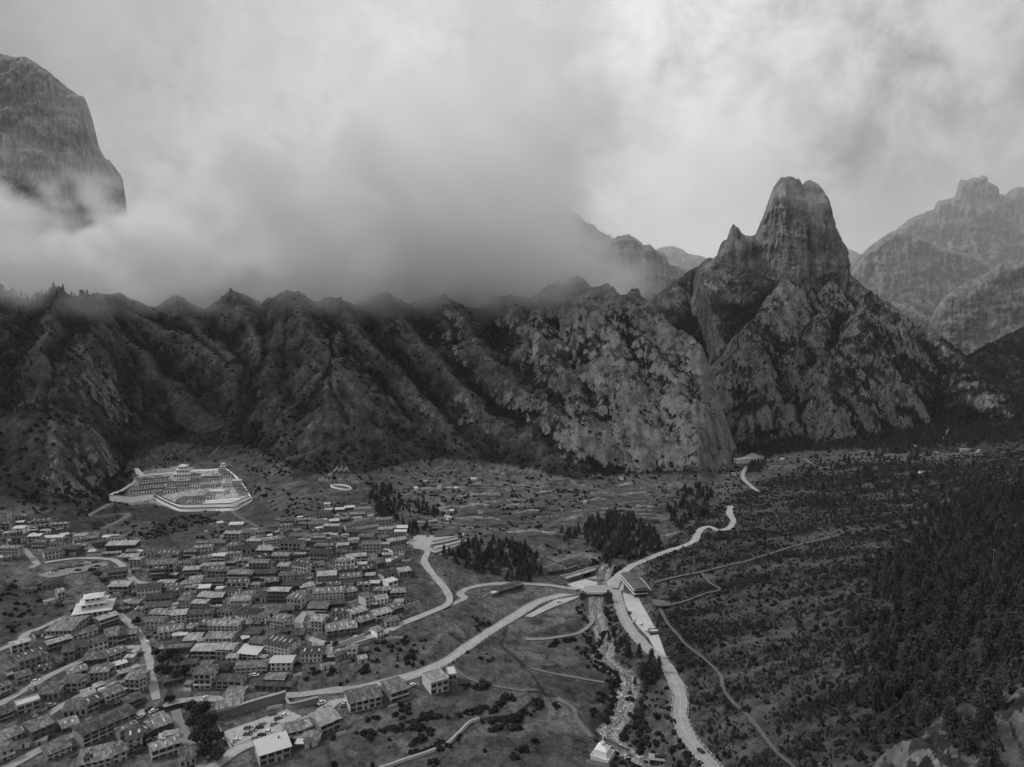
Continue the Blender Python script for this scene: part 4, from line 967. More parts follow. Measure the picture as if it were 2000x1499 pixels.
# survey: crop, front base line, facade height, storeys, depth, roof, wall, window, flags (b balcony, s skylights, f flat, m mono-pitch)
HS = [
 (1, 0, 800, 155, 755, 60, 2, 9, 'dark', 'grey', 'dark', 's'), (1, 318, 862, 520, 822, 58, 2, 9, 'grey', 'pale', 'dark', ''), (1, 555, 755, 690, 732, 42, 2, 8, 'grey', 'grey', 'pale', 's'),
 (1, 690, 722, 765, 716, 34, 1, 7, 'mid', 'stone', 'dark', 'm'), (1, 700, 778, 835, 752, 46, 2, 8, 'dark', 'stone', 'dark', 'b'), (1, 830, 800, 1056, 790, 55, 1, 10, 'pale', 'dark', 'wide', 'sm'),
 (1, 1120, 835, 1205, 828, 40, 1, 10, 'grey', 'pale', 'dark', ''), (1, 1212, 866, 1388, 860, 48, 2, 10, 'dark', 'grey', 'dark', 's'), (1, 1160, 975, 1360, 962, 82, 2, 11, 'mid', 'pale', 'wide', 'b'),
 (1, 842, 1008, 990, 992, 50, 2, 8, 'dark', 'stone', 'wide', 'f'), (1, 850, 1130, 1000, 1130, 70, 2, 9, 'pale', 'stone', 'wide', 'm'), (1, 1003, 1122, 1062, 1102, 60, 2, 7, 'mid', 'grey', 'dark', ''),
 (1, 1070, 1150, 1255, 1132, 66, 2, 9, 'dark', 'pale', 'pale', ''), (1, 1265, 1118, 1425, 1102, 42, 2, 8, 'grey', 'wood', 'dark', 's'), (1, 1430, 1092, 1578, 1068, 42, 2, 7, 'mid', 'grey', 'dark', ''),
 (1, 1582, 1076, 1745, 1066, 46, 2, 8, 'dark', 'wood', 'wide', 'b'), (1, 1550, 1122, 1635, 1112, 42, 2, 6, 'white', 'grey', 'dark', 'm'), (1, 1137, 1238, 1335, 1222, 72, 3, 9, 'dark', 'stone', 'wide', 'b'),
 (1, 1620, 1000, 1778, 1000, 58, 2, 9, 'grey', 'grey', 'wide', 's'), (1, 1782, 1050, 1945, 1042, 82, 3, 8, 'mid', 'wood', 'wide', 'b'), (1, 1525, 762, 1752, 746, 32, 1, 6, 'grey', 'grey', 'dark', ''),
 (1, 1842, 812, 1998, 802, 32, 1, 7, 'dark', 'dark', 'wide', ''), (1, 1736, 1152, 1838, 1152, 58, 2, 6, 'dark', 'white', 'dark', 'm'), (1, 1397, 1242, 1480, 1236, 70, 3, 7, 'mid', 'pale', 'pale', ''),
 (1, 1545, 1202, 1618, 1200, 60, 2, 8, 'pale', 'stone', 'dark', 's'), (1, 1622, 1212, 1736, 1202, 60, 2, 8, 'pale', 'wood', 'wide', 'sb'), (1, 1800, 1242, 1952, 1226, 62, 2, 8, 'pale', 'pale', 'pale', 's'),
 (1, 1166, 1340, 1330, 1340, 62, 3, 8, 'mid', 'grey', 'pale', 's'), (1, 1346, 1362, 1450, 1346, 72, 3, 8, 'pale', 'pale', 'dark', 's'), (1, 1452, 1346, 1660, 1326, 56, 2, 8, 'grey', 'grey', 'dark', ''),
 (1, 1632, 1440, 1860, 1440, 72, 3, 9, 'mid', 'pale', 'dark', 's'), (1, 1556, 1422, 1630, 1420, 60, 2, 8, 'grey', 'wood', 'dark', 's'), (1, 1700, 1302, 1850, 1292, 38, 1, 7, 'grey', 'pale', 'dark', 'm'), (1, 1862, 1342, 2000, 1342, 62, 2, 9, 'dark', 'white', 'dark', ''),
 (1, 330, 1092, 480, 1084, 40, 1, 10, 'dark', 'stone', 'dark', ''), (1, 432, 1190, 532, 1152, 62, 2, 9, 'mid', 'grey', 'dark', 's'), (1, 100, 562, 190, 558, 50, 1, 8, 'grey', 'stone', 'dark', 'f'), (1, 62, 692, 150, 682, 46, 1, 8, 'mid', 'stone', 'dark', 'm'),
 (1, 984, 816, 1070, 810, 24, 1, 6, 'mid', 'grey', 'dark', ''), (1, 1005, 1242, 1078, 1236, 44, 1, 6, 'mid', 'stone', 'dark', ''), (1, 690, 815, 740, 812, 22, 1, 5, 'white', 'pale', 'dark', 'm'), (1, 1440, 1497, 1556, 1490, 20, 1, 7, 'pale', 'stone', 'dark', 'm'),
 (1, 1610, 1510, 1810, 1505, 30, 1, 8, 'grey', 'grey', 'dark', ''), (1, 1905, 1395, 1960, 1392, 40, 1, 6, 'mid', 'grey', 'dark', ''),
 (3, 415, 312, 640, 322, 84, 2, 20, 'mid', 'grey', 'dark', ''), (3, 650, 338, 868, 272, 46, 2, 9, 'grey', 'pale', 'dark', ''), (3, 790, 452, 962, 392, 82, 2, 9, 'grey', 'pale', 'dark', ''), (3, 960, 378, 1042, 368, 92, 2, 12, 'mid', 'grey', 'wide', ''),
 (3, 1045, 372, 1118, 352, 90, 2, 8, 'dark', 'wood', 'wide', 'b'), (3, 1122, 332, 1212, 318, 60, 2, 8, 'mid', 'grey', 'wide', ''), (3, 592, 470, 775, 462, 82, 2, 10, 'dark', 'stone', 'dark', ''), (3, 152, 530, 410, 448, 38, 1, 8, 'dark', 'stone', 'dark', 's'),
 (3, 562, 512, 664, 498, 84, 2, 10, 'grey', 'stone', 'wide', ''), (3, 378, 580, 492, 494, 84, 2, 8, 'grey', 'grey', 'wide', ''), (3, 740, 548, 958, 520, 46, 1, 11, 'grey', 'wood', 'dark', ''), (3, 962, 530, 1130, 462, 62, 2, 9, 'grey', 'grey', 'wide', 's'),
 (3, 800, 688, 960, 682, 82, 2, 9, 'mid', 'grey', 'dark', 's'), (3, 962, 676, 1040, 622, 92, 2, 8, 'mid', 'grey', 'wide', ''), (3, 1112, 782, 1240, 790, 122, 3, 10, 'mid', 'grey', 'dark', 'b'), (3, 1243, 784, 1300, 756, 124, 3, 9, 'mid', 'pale', 'dark', ''),
 (3, 150, 712, 270, 690, 62, 2, 8, 'grey', 'stone', 'dark', ''), (3, 332, 858, 520, 862, 66, 1, 10, 'grey', 'stone', 'dark', ''), (3, 532, 772, 690, 792, 84, 2, 9, 'grey', 'grey', 'wide', ''), (3, 692, 792, 760, 762, 90, 2, 8, 'grey', 'grey', 'dark', ''),
 (3, 742, 878, 850, 852, 52, 1, 9, 'pale', 'wood', 'wide', 'm'), (3, 942, 925, 1108, 855, 100, 3, 9, 'grey', 'grey', 'dark', ''), (3, 1132, 962, 1268, 886, 72, 2, 8, 'grey', 'wood', 'wide', 'b'), (3, 560, 1012, 768, 1002, 72, 1, 12, 'mid', 'grey', 'dark', ''),
 (3, 780, 988, 930, 912, 82, 2, 9, 'dark', 'stone', 'wide', 's'), (3, 742, 1282, 1215, 1062, 112, 3, 12, 'grey', 'grey', 'wide', ''), (3, 1342, 1202, 1528, 1120, 82, 2, 10, 'mid', 'wood', 'wide', 's'), (3, 1132, 1325, 1268, 1296, 122, 3, 11, 'dark', 'pale', 'pale', 's'),
 (3, 1272, 1292, 1368, 1216, 122, 2, 9, 'dark', 'wood', 'dark', 's'), (3, 1002, 1432, 1130, 1382, 92, 2, 10, 'grey', 'grey', 'dark', ''), (3, 702, 1500, 990, 1446, 80, 2, 13, 'mid', 'grey', 'dark', ''), (3, 1600, 1460, 1740, 1420, 64, 1, 11, 'grey', 'pale', 'dark', ''),
 (3, 0, 1058, 128, 1020, 72, 2, 10, 'grey', 'wood', 'wide', ''), (3, 252, 1182, 478, 1112, 70, 1, 10, 'grey', 'wood', 'wide', 'f'), (3, 1410, 332, 1628, 268, 62, 2, 9, 'mid', 'pale', 'dark', 's'), (3, 1632, 358, 1770, 344, 30, 1, 9, 'pale', 'dark', 'wide', 'm'),
 (3, 1702, 502, 1918, 492, 84, 2, 9, 'pale', 'stone', 'wide', 'm'), (3, 1922, 502, 2010, 500, 80, 2, 9, 'mid', 'grey', 'dark', 's'), (3, 1722, 762, 1870, 760, 142, 3, 11, 'grey', 'pale', 'wide', 'b'), (3, 1452, 752, 1618, 702, 52, 1, 8, 'dark', 'wood', 'dark', ''),
 (3, 60, 640, 150, 610, 50, 1, 9, 'mid', 'stone', 'dark', 'f'), (3, 40, 1260, 200, 1200, 60, 1, 9, 'mid', 'grey', 'dark', ''), (3, 420, 1395, 640, 1320, 60, 2, 10, 'grey', 'grey', 'dark', ''), (3, 560, 1160, 700, 1115, 60, 1, 9, 'mid', 'wood', 'dark', 's'),
 (4, 0, 367, 235, 362, 60, 2, 9, 'mid', 'pale', 'dark', ''), (4, 272, 142, 400, 152, 62, 2, 9, 'dark', 'white', 'dark', 'b'), (4, 416, 172, 535, 182, 62, 2, 8, 'grey', 'white', 'dark', 'b'), (4, 582, 232, 700, 252, 92, 3, 10, 'mid', 'pale', 'dark', 's'),
 (4, 450, 108, 618, 138, 42, 2, 8, 'grey', 'wood', 'wide', ''), (4, 622, 102, 782, 98, 48, 1, 9, 'grey', 'stone', 'wide', 'b'), (4, 942, 242, 1040, 246, 94, 3, 9, 'pale', 'pale', 'dark', 's'), (4, 1052, 206, 1190, 200, 44, 2, 9, 'dark', 'pale', 'dark', 's'),
 (4, 1082, 312, 1350, 268, 66, 2, 11, 'mid', 'stone', 'wide', 'bs'), (4, 912, 92, 1080, 82, 50, 2, 8, 'mid', 'wood', 'wide', 'b'), (4, 1126, 147, 1300, 140, 62, 2, 8, 'grey', 'white', 'dark', 's'), (4, 1302, 162, 1440, 122, 70, 2, 8, 'pale', 'grey', 'dark', 's'),
 (4, 1382, 205, 1505, 172, 44, 1, 9, 'mid', 'dark', 'wide', 's'), (4, 1522, 162, 1660, 128, 62, 2, 8, 'pale', 'pale', 'wide', 's'), (4, 1662, 122, 1778, 72, 62, 2, 9, 'grey', 'wood', 'wide', 's'), (4, 1526, 312, 1592, 282, 60, 2, 7, 'mid', 'white', 'dark', ''),
 (4, 652, 302, 766, 268, 40, 1, 8, 'dark', 'stone', 'dark', ''), (4, 772, 332, 876, 320, 52, 1, 9, 'dark', 'dark', 'wide', 'b'), (4, 526, 432, 738, 472, 96, 3, 12, 'dark', 'pale', 'pale', 's'), (4, 392, 412, 522, 420, 72, 2, 8, 'mid', 'stone', 'dark', ''),
 (4, 292, 492, 460, 502, 56, 2, 11, 'white', 'pale', 'wide', 'm'), (4, 272, 642, 548, 602, 60, 2, 8, 'mid', 'grey', 'pale', ''), (4, 112, 492, 250, 490, 92, 3, 8, 'pale', 'pale', 'dark', 's'), (4, 852, 527, 1035, 516, 84, 2, 9, 'dark', 'pale', 'pale', 's'),
 (4, 1042, 492, 1120, 484, 46, 1, 8, 'pale', 'wood', 'wide', ''), (4, 1130, 482, 1240, 470, 30, 1, 7, 'mid', 'dark', 'wide', 'b'), (4, 102, 762, 320, 752, 72, 2, 8, 'dark', 'pale', 'wide', 'b'), (4, 442, 770, 778, 768, 44, 1, 6, 'dark', 'stone', 'wide', ''),
 (4, 536, 716, 700, 712, 46, 1, 7, 'mid', 'wood', 'dark', ''), (4, 172, 882, 330, 872, 58, 2, 10, 'mid', 'stone', 'dark', ''), (4, 112, 1032, 340, 962, 92, 2, 9, 'mid', 'grey', 'pale', 'b'), (4, 352, 905, 530, 878, 38, 1, 7, 'grey', 'stone', 'dark', ''),
 (4, 1290, 978, 1570, 902, 96, 2, 13, 'grey', 'pale', 'wide', ''), (4, 1655, 884, 1806, 832, 92, 2, 14, 'mid', 'stone', 'wide', 'b'), (4, 702, 1232, 880, 1182, 78, 2, 9, 'mid', 'grey', 'wide', 'b'), (4, 884, 1182, 960, 1150, 70, 2, 8, 'pale', 'grey', 'wide', 'f'),
 (4, 1022, 1192, 1212, 1092, 100, 2, 13, 'pale', 'stone', 'wide', ''), (4, 490, 1455, 762, 1362, 112, 2, 13, 'white', 'grey', 'wide', 'm'), (4, 872, 1222, 1010, 1230, 46, 1, 7, 'mid', 'pale', 'dark', ''), (4, 0, 697, 60, 692, 80, 2, 8, 'dark', 'wood', 'wide', 'b'),
 (4, 70, 640, 200, 632, 50, 1, 7, 'dark', 'wood', 'wide', ''), (4, 350, 310, 480, 300, 40, 1, 8, 'grey', 'stone', 'dark', 'f'), (4, 1100, 250, 1180, 245, 20, 1, 5, 'mid', 'wood', 'dark', ''), (4, 1610, 210, 1725, 190, 50, 2, 7, 'mid', 'pale', 'dark', ''),
 (5, 190, 812, 345, 772, 112, 2, 12, 'pale', 'pale', 'wide', 'f'), (5, 348, 722, 416, 720, 96, 2, 9, 'white', 'grey', 'wide', 'f'),
 (2, 50, 732, 195, 726, 44, 1, 7, 'dark', 'pale', 'wide', 'b'), (2, 200, 642, 252, 642, 42, 1, 7, 'grey', 'wood', 'dark', ''), (2, 265, 694, 385, 672, 66, 3, 8, 'mid', 'grey', 'dark', 's'), (2, 390, 708, 550, 712, 66, 2, 9, 'dark', 'pale', 'wide', 'b'),
 (2, 905, 592, 1000, 592, 34, 1, 8, 'dark', 'stone', 'dark', ''), (2, 905, 552, 1110, 522, 40, 2, 8, 'grey', 'pale', 'dark', ''), (2, 1000, 578, 1165, 552, 38, 2, 6, 'mid', 'grey', 'dark', 'f'), (2, 980, 505, 1112, 488, 32, 2, 6, 'mid', 'grey', 'pale', ''),
 (2, 1002, 622, 1110, 628, 30, 1, 8, 'mid', 'stone', 'dark', ''), (2, 1082, 682, 1160, 668, 34, 1, 9, 'dark', 'white', 'dark', ''), (2, 1242, 672, 1376, 668, 48, 1, 7, 'pale', 'grey', 'dark', 'm'), (2, 1270, 748, 1365, 728, 46, 2, 7, 'dark', 'white', 'dark', ''),
 (2, 926, 692, 990, 692, 50, 2, 7, 'grey', 'wood', 'dark', ''), (2, 1168, 642, 1240, 618, 30, 1, 7, 'grey', 'stone', 'dark', ''), (2, 1242, 606, 1290, 604, 28, 1, 6, 'dark', 'pale', 'dark', 'm'), (2, 1322, 912, 1410, 905, 46, 1, 8, 'pale', 'stone', 'dark', ''),
 (2, 215, 832, 322, 802, 60, 2, 9, 'dark', 'wood', 'dark', 's'), (2, 325, 802, 450, 802, 58, 2, 8, 'mid', 'grey', 'wide', 's'), (2, 482, 884, 596, 902, 88, 3, 9, 'dark', 'pale', 'dark', 's'), (2, 602, 882, 732, 862, 50, 2, 9, 'mid', 'pale', 'wide', 'b'),
 (2, 622, 782, 756, 792, 58, 2, 8, 'dark', 'stone', 'dark', ''), (2, 822, 862, 900, 870, 78, 3, 9, 'mid', 'white', 'dark', 's'), (2, 902, 870, 980, 832, 78, 2, 8, 'pale', 'white', 'dark', ''), (2, 905, 802, 1060, 796, 50, 2, 7, 'pale', 'pale', 'wide', 's'),
 (2, 1066, 802, 1140, 802, 30, 1, 9, 'mid', 'stone', 'dark', ''), (2, 1032, 912, 1140, 892, 56, 2, 9, 'dark', 'wood', 'wide', 's'), (2, 1142, 862, 1215, 822, 48, 1, 9, 'grey', 'wood', 'dark', ''), (2, 1192, 975, 1290, 932, 68, 2, 9, 'dark', 'pale', 'wide', ''),
 (2, 1232, 1012, 1312, 990, 56, 2, 7, 'white', 'white', 'wide', 'f'), (2, 682, 977, 826, 967, 76, 3, 9, 'pale', 'stone', 'pale', 's'), (2, 862, 987, 1025, 972, 68, 3, 9, 'mid', 'stone', 'pale', 's'), (2, 10, 962, 160, 962, 72, 2, 8, 'mid', 'wood', 'wide', 'sb'),
 (2, 162, 942, 350, 932, 56, 2, 8, 'dark', 'wood', 'wide', 'b'), (2, 272, 995, 370, 985, 44, 2, 8, 'grey', 'dark', 'wide', 's'), (2, 382, 944, 500, 938, 44, 2, 8, 'mid', 'pale', 'dark', ''), (2, 402, 1012, 545, 1022, 44, 1, 9, 'dark', 'wood', 'wide', 'b'),
 (2, 552, 1032, 655, 1012, 38, 2, 8, 'pale', 'wood', 'wide', 's'), (2, 652, 1102, 885, 1092, 66, 3, 10, 'mid', 'pale', 'pale', 's'), (2, 892, 1082, 985, 1066, 50, 2, 8, 'mid', 'stone', 'dark', 's'), (2, 1052, 1162, 1120, 1124, 78, 3, 9, 'mid', 'pale', 'dark', ''),
 (2, 1142, 1132, 1232, 1126, 46, 2, 6, 'pale', 'white', 'dark', 'f'), (2, 442, 1142, 552, 1172, 78, 2, 10, 'grey', 'pale', 'dark', 's'), (2, 0, 1152, 110, 1152, 60, 2, 9, 'mid', 'pale', 'pale', 's'), (2, 190, 1112, 282, 1108, 44, 1, 7, 'dark', 'pale', 'wide', 'b'),
 (2, 612, 1172, 750, 1164, 36, 1, 8, 'grey', 'wood', 'dark', ''), (2, 790, 1162, 882, 1160, 42, 1, 7, 'dark', 'dark', 'wide', ''), (2, 160, 1200, 320, 1205, 36, 2, 8, 'grey', 'grey', 'dark', ''), (2, 500, 580, 560, 562, 26, 1, 6, 'mid', 'stone', 'dark', ''),
 (2, 410, 590, 480, 570, 30, 1, 7, 'dark', 'stone', 'dark', ''), (2, 265, 582, 345, 576, 26, 1, 6, 'dark', 'wood', 'dark', ''), (2, 825, 402, 888, 398, 18, 1, 6, 'white', 'wood', 'dark', 'm'), (2, 898, 388, 968, 382, 18, 1, 6, 'white', 'wood', 'dark', 'm'), (2, 742, 400, 792, 396, 14, 1, 5, 'pale', 'wood', 'dark', ''),
 (2, 1112, 1400, 1112, 1400, 0, 0, 0, '', '', '', 'x'),
 (1, 1790, 605, 1890, 595, 20, 1, 7, 'white', 'pale', 'dark', 'm'), (2, 1700, 468, 1732, 462, 20, 1, 4, 'white', 'white', 'dark', 'm'), (2, 1560, 492, 1615, 486, 14, 1, 4, 'pale', 'stone', 'dark', ''),
 (7, 680, 842, 778, 838, 26, 1, 9, 'dark', 'wood', 'wide', ''), (7, 782, 822, 868, 792, 34, 2, 9, 'dark', 'pale', 'wide', 'b'), (7, 870, 802, 932, 782, 22, 1, 7, 'dark', 'pale', 'wide', ''), (7, 382, 958, 525, 925, 22, 1, 8, 'grey', 'wood', 'wide', 'b'), (7, 345, 975, 385, 962, 16, 1, 5, 'white', 'wood', 'dark', 'f'),
 (8, 136, 358, 228, 352, 30, 2, 7, 'white', 'white', 'dark', 'f'), (6, 490, 535, 552, 525, 22, 1, 4, 'white', 'dark', 'wide', 'f'),
]
HOUSES = []
for rec in HS:
    c, u0, v0, u1, v1, hp_, n, dep, roof, wall, win, fl = rec
    if 'x' in fl: continue
    a = hit(*cp(c, u0, v0)); b_ = hit(*cp(c, u1, v1)); s = CROPS[c][2]
    D = .5 * (a[1] + b_[1]); h = hp_ / s * D / FPX * 1.02
    v = b_[:2] - a[:2]; ang = math.atan2(v[1], v[0]); mx = 1.05 if c == 3 else .75
    if abs(ang) > mx:                       # keep the seen width, limit the turn
        ang = math.copysign(mx, ang); L = abs(v[0]) / math.cos(ang) * .9; mid = (a + b_) / 2
        dv = np.array([math.cos(ang), math.sin(ang), 0]) * L / 2; a, b_ = mid - dv, mid + dv
    L = float(np.hypot(*(b_ - a)[:2]))
    zz = .5 * (zat(a[0], a[1]) + zat(b_[0], b_[1])); a[2] = b_[2] = zz
    o = house(a, b_, h, dep * (1.0 if D > 380 else .95), n, roof, wall, win, 'b' in fl, rtype='flat' if 'f' in fl else 'mono' if 'm' in fl else 'gable',
              skyl=(max(2, int(L / 3.2)) if 's' in fl else 0), gable=min(1.3, .10 * dep + .1), found=min(7, 2.5 + .25 * dep))
    px = .5 * (cp(c, u0, v0)[0] + cp(c, u1, v1)[0]); py = .5 * (cp(c, u0, v0)[1] + cp(c, u1, v1)[1])
    HOUSES.append((o, px, py, n, roof, wall, L, fl, win))

# the packed rows between the surveyed ones
def excluded(c):
    i, j = _gi(c[0], c[1]); return EXCL[int(round(float(i))), int(round(float(j)))]
r3_ = random.Random(77); made = 0; tries = 0
ZONES = [[(345, 1085), (480, 1050), (560, 1020), (700, 1005), (790, 1040), (800, 1075), (745, 1105), (800, 1185), (700, 1240), (700, 1285), (560, 1300), (545, 1345), (360, 1370), (350, 1330), (320, 1250), (265, 1190), (250, 1150)], [(60, 1225), (130, 1205), (240, 1215), (285, 1290), (300, 1370), (330, 1400), (375, 1499), (0, 1499), (0, 1290)], [(0, 1040), (120, 1040), (260, 1070), (270, 1110), (250, 1150), (220, 1110), (60, 1070), (0, 1100)], [(0, 1005), (60, 1020), (160, 1045), (150, 1060), (0, 1040)]]
def inz(px, py):
    for zi, z_ in enumerate(ZONES):
        c = False; n = len(z_)
        for i in range(n):
            x0, y0 = z_[i]; x1, y1 = z_[(i + 1) % n]
            if (y0 > py) != (y1 > py) and px < (x1 - x0) * (py - y0) / (y1 - y0) + x0: c = not c
        if c: return zi
    return -1
while made < 150 and tries < 14000:
    tries += 1; px = r3_.uniform(0, 800); py = r3_.uniform(1005, 1495); zi = inz(px, py)
    if zi < 0: continue
    L = r3_.uniform(7, 15) if tries < 6000 else r3_.uniform(5, 9); dep = r3_.uniform(5.5, 8) if tries < 6000 else r3_.uniform(4, 5.5); c = hit(px, py)
    ang = (r3_.uniform(-.05, .3) if zi != 1 else r3_.uniform(.55, 1.0))
    dv = np.array([math.cos(ang), math.sin(ang), 0]); nv = np.array([-dv[1], dv[0], 0])
    if any(excluded(c + dv * L * a + nv * dep * b_) for a in (-.5, -.25, 0, .25, .5) for b_ in (-.05, .5, 1.0)): continue
    n = r3_.choice([1, 2, 2, 2, 3]) if L > 8 else r3_.choice([1, 2]); a = c - dv * L / 2; b_ = c + dv * L / 2; a[2] = b_[2] = c[2]
    roof = r3_.choice(['dark', 'grey', 'grey', 'mid', 'mid', 'pale', 'pale', 'white']); wall = r3_.choice(['grey', 'grey', 'pale', 'pale', 'stone', 'wood', 'white']); win = r3_.choice(['dark', 'dark', 'wide', 'pale']); bal = r3_.random() < .25 and n > 1
    sk = r3_.random() < .35; o = house(a, b_, n * r3_.uniform(2.1, 2.6), dep, n, roof, wall, win, bal, rtype=r3_.choice(['gable', 'gable', 'mono', 'flat']) if not sk else 'gable', skyl=(max(2, int(L / 3.2)) if sk else 0), gable=min(1.2, .1 * dep + .1), found=2.5 + .25 * dep)
    HOUSES.append((o, px, py, n, roof, wall, L, ('b' if bal else '') + ('s' if sk else ''), win)); made += 1

# what sets each house apart: its look, then the landmark it stands by, then its order there
MARKS = [('near the white tiered hall', 190, 1195), ('on the slope left of the tiered hall', 110, 1150), ('at the far left edge of the village', 30, 1060), ('by the row of parked cars', 150, 1085), ('under the dark meadow below the temple', 240, 1090),
 ('beside the road fork above the gully', 300, 1110), ('on the terrace edge above the village', 440, 1070), ('at the top of the village near the pale sheds', 700, 1030), ('by the terraced stone yard', 790, 1065), ('at the upper street of the village', 560, 1075),
 ('in the crowded village middle', 500, 1130), ('just right of the village middle', 640, 1130), ('on the village edge facing the grassy hollow', 740, 1130), ('above the hairpin street', 580, 1200), ('inside the bend of the village street', 650, 1210),
 ('along the street to the road junction', 770, 1210), ('in the rows right of the gully road', 330, 1215), ('in the rows left of the hairpin street', 440, 1200), ('above the dark gully trees', 380, 1250), ('below the hairpin street', 540, 1280),
 ('over the scrubby embankment', 620, 1290), ('beside the gully trees', 400, 1340), ('right at the retaining wall', 450, 1380), ('on the lower main road', 590, 1440), ('at the bend of the lower main road', 740, 1370), ('on the meadow side of the main road', 860, 1350),
 ('in the lower left quarter beside the long street', 150, 1260), ('on the left quarter middle street', 190, 1310), ('at the left edge of the lower quarter', 30, 1300), ('at the foot of the lower left quarter', 220, 1450), ('by the big culvert', 310, 1440), ('near the bottom left corner', 80, 1450),
 ('at the resort beside the white plaza', 1110, 1110), ('on the meadow left of the resort', 990, 1155), ('alone at the head of the valley', 1455, 905), ('at the end of the gravel parking strip', 1277, 1240), ('on the small hillock above the dark meadow', 460, 1030), ('among the fields above the wood', 870, 1015)]
SIZE = lambda L: 'small' if L < 8 else 'long' if L > 19 else 'medium'
RN = dict(dark='dark', grey='grey', mid='weathered', pale='pale', white='white'); WN = dict(white='whitewashed', pale='pale', grey='grey', stone='stone', wood='timber', dark='dark')
NW = {0: 'no', 1: 'one', 2: 'two', 3: 'three'}; ORD = ['first', 'second', 'third', 'fourth', 'fifth', 'sixth', 'seventh', 'eighth', 'ninth', 'tenth']
def unique_labels(items, fmt, kind):
    groups = {}
    for it in items:
        mk = min(MARKS, key=lambda m: math.hypot(m[1] - it[1], (m[2] - it[2]) * 1.3))[0]; key = fmt(it) + '|' + mk; groups.setdefault(key, []).append(it)
    for key, its in groups.items():
        desc, mk = key.split('|'); its.sort(key=lambda t: t[1])
        for i, it in enumerate(its):
            pre = '' if len(its) == 1 else (ORD[min(i, 9)] + ' from left: '); d2 = desc.replace('medium ', '')
            if len((pre + d2 + ' ' + mk).split()) > 16: d2 = d2.replace('-storey', '-floor').replace(' house,', ',').replace(', balcony', '')
            if len((pre + d2 + ' ' + mk).split()) > 16: pre = pre.replace(' from left:', ',')
            it[0]['label'] = pre + d2 + ' ' + mk
unique_labels(HOUSES, lambda t: '%s %s-storey %s house, %s roof' % (SIZE(t[6]), NW[t[3]], WN[t[5]], RN[t[4]]) + (', balcony' if 'b' in t[7] else ''), 'house')
for h_ in HOUSES:
    h_[0]['group'] = 'houses of the valley village'; del h_[0]['_L']


# ------------------------------------------------------------------ walls that follow the ground
def wall_run(name, label, pts_px, h, th, mat, cap=None, lift=0.0, raw=None, group=None, step=3.0, cat='wall'):
    q = densify([hit(*p) for p in pts_px] if raw is None else raw, step); q[:, 2] = smooth1(samp(H, q[:, 0], q[:, 1]), 3) + lift
    d = np.gradient(q[:, :2], axis=0); d /= np.linalg.norm(d, axis=1)[:, None] + 1e-9; nrm = np.c_[-d[:, 1], d[:, 0]] * th / 2
    a = q[:, :2] + nrm; b = q[:, :2] - nrm; z0 = q[:, 2] - 2.5; z1 = q[:, 2] + h
    V = np.stack([np.c_[b, z0], np.c_[b, z1], np.c_[a, z1], np.c_[a, z0]], 1)
    o = thing(name, label, cat, (0, 0, 0), 0, group)
    link('wall_body', grid_mesh('wall_body', V, len(q), 4, mat, smooth=False), o)
    if cap:
        nn = nrm * (1 + .5 / max(th, .1)); a = q[:, :2] + nn; b = q[:, :2] - nn
        V = np.stack([np.c_[b, z1 + .02], np.c_[b, z1 + .28], np.c_[a, z1 + .28], np.c_[a, z1 + .02]], 1)
        link('coping', grid_mesh('coping', V, len(q), 4, cap, smooth=False), o)
    exclude(np.vstack([a, b[::-1]]), .3)
    return o

LIMEW = M('weathered_whitewash', .80, var=.18, scale=.25); DARKT = M('dark_trim', .05)
wall_run('retaining_wall', 'tall stone retaining wall running beside the car park on the lower road', [(424, 1407), (460, 1397), (500, 1384), (540, 1373), (558, 1367)], 4.5, 1.2, MSTONE, MCONC)
wall_run('parapet_wall', 'pale parapet along the left side of the car park', [(425, 1418), (438, 1440), (454, 1466)], 1.2, .6, MCONC)
wall_run('retaining_wall', 'pale stepped retaining wall where the two lower roads part', [(560, 1372), (566, 1386), (590, 1381), (622, 1373)], 3.0, 1.0, MSTONE, MCONC)
wall_run('retaining_wall', 'long stone wall under the curved balcony house and hairpin street', [(610, 1262), (640, 1268), (668, 1262), (690, 1254), (712, 1246)], 2.6, .8, MCONC)
wall_run('field_wall', 'long pale stone wall zigzagging over the meadow to the bottom edge', [(740, 1504), (763, 1497), (790, 1487), (825, 1476), (852, 1466), (877, 1453), (890, 1440), (899, 1432), (912, 1418), (922, 1411), (936, 1407)], 1.3, 1.3, MCONC)
wall_run('field_wall', 'dark field wall continuing the pale one above the terraces', [(938, 1406), (970, 1402), (1007, 1397), (1022, 1385), (1036, 1373), (1038, 1363), (1027, 1353), (1045, 1353), (1062, 1356), (1088, 1363)], 1.0, .8, M('dark_stone', .06, var=.3, bump=.4))
wall_run('field_wall', 'dark wall along the ditch through the lower meadow', [(1128, 1392), (1133, 1406), (1150, 1422), (1166, 1437), (1185, 1448), (1228, 1468)], 1.0, .7, M('dark_stone', .06))
wall_run('parapet_wall', 'thin white parapet on the left bank of the stream below the bridge', [(1152, 1178), (1153, 1198), (1160, 1211)], 1.0, .4, MCONC)
wall_run('parapet_wall', 'concrete parapet on the right bank of the gravel parking strip', [(1254, 1184), (1268, 1208), (1281, 1232)], 1.0, .4, MCONC)
wall_run('parapet_wall', 'pale wall between the long hotel and the plateau path', [(1250, 1130), (1262, 1143), (1272, 1156)], 1.3, .5, MCONC)
wall_run('fence_wall', 'pale panelled wall behind the resort', [(1060, 1113), (1080, 1106), (1105, 1097), (1136, 1088)], 2.2, .3, MCONC)
wall_run('parapet_wall', 'low parapet round the lawn left of the resort', [(941, 1168), (960, 1160), (966, 1166)], .8, .4, MCONC)
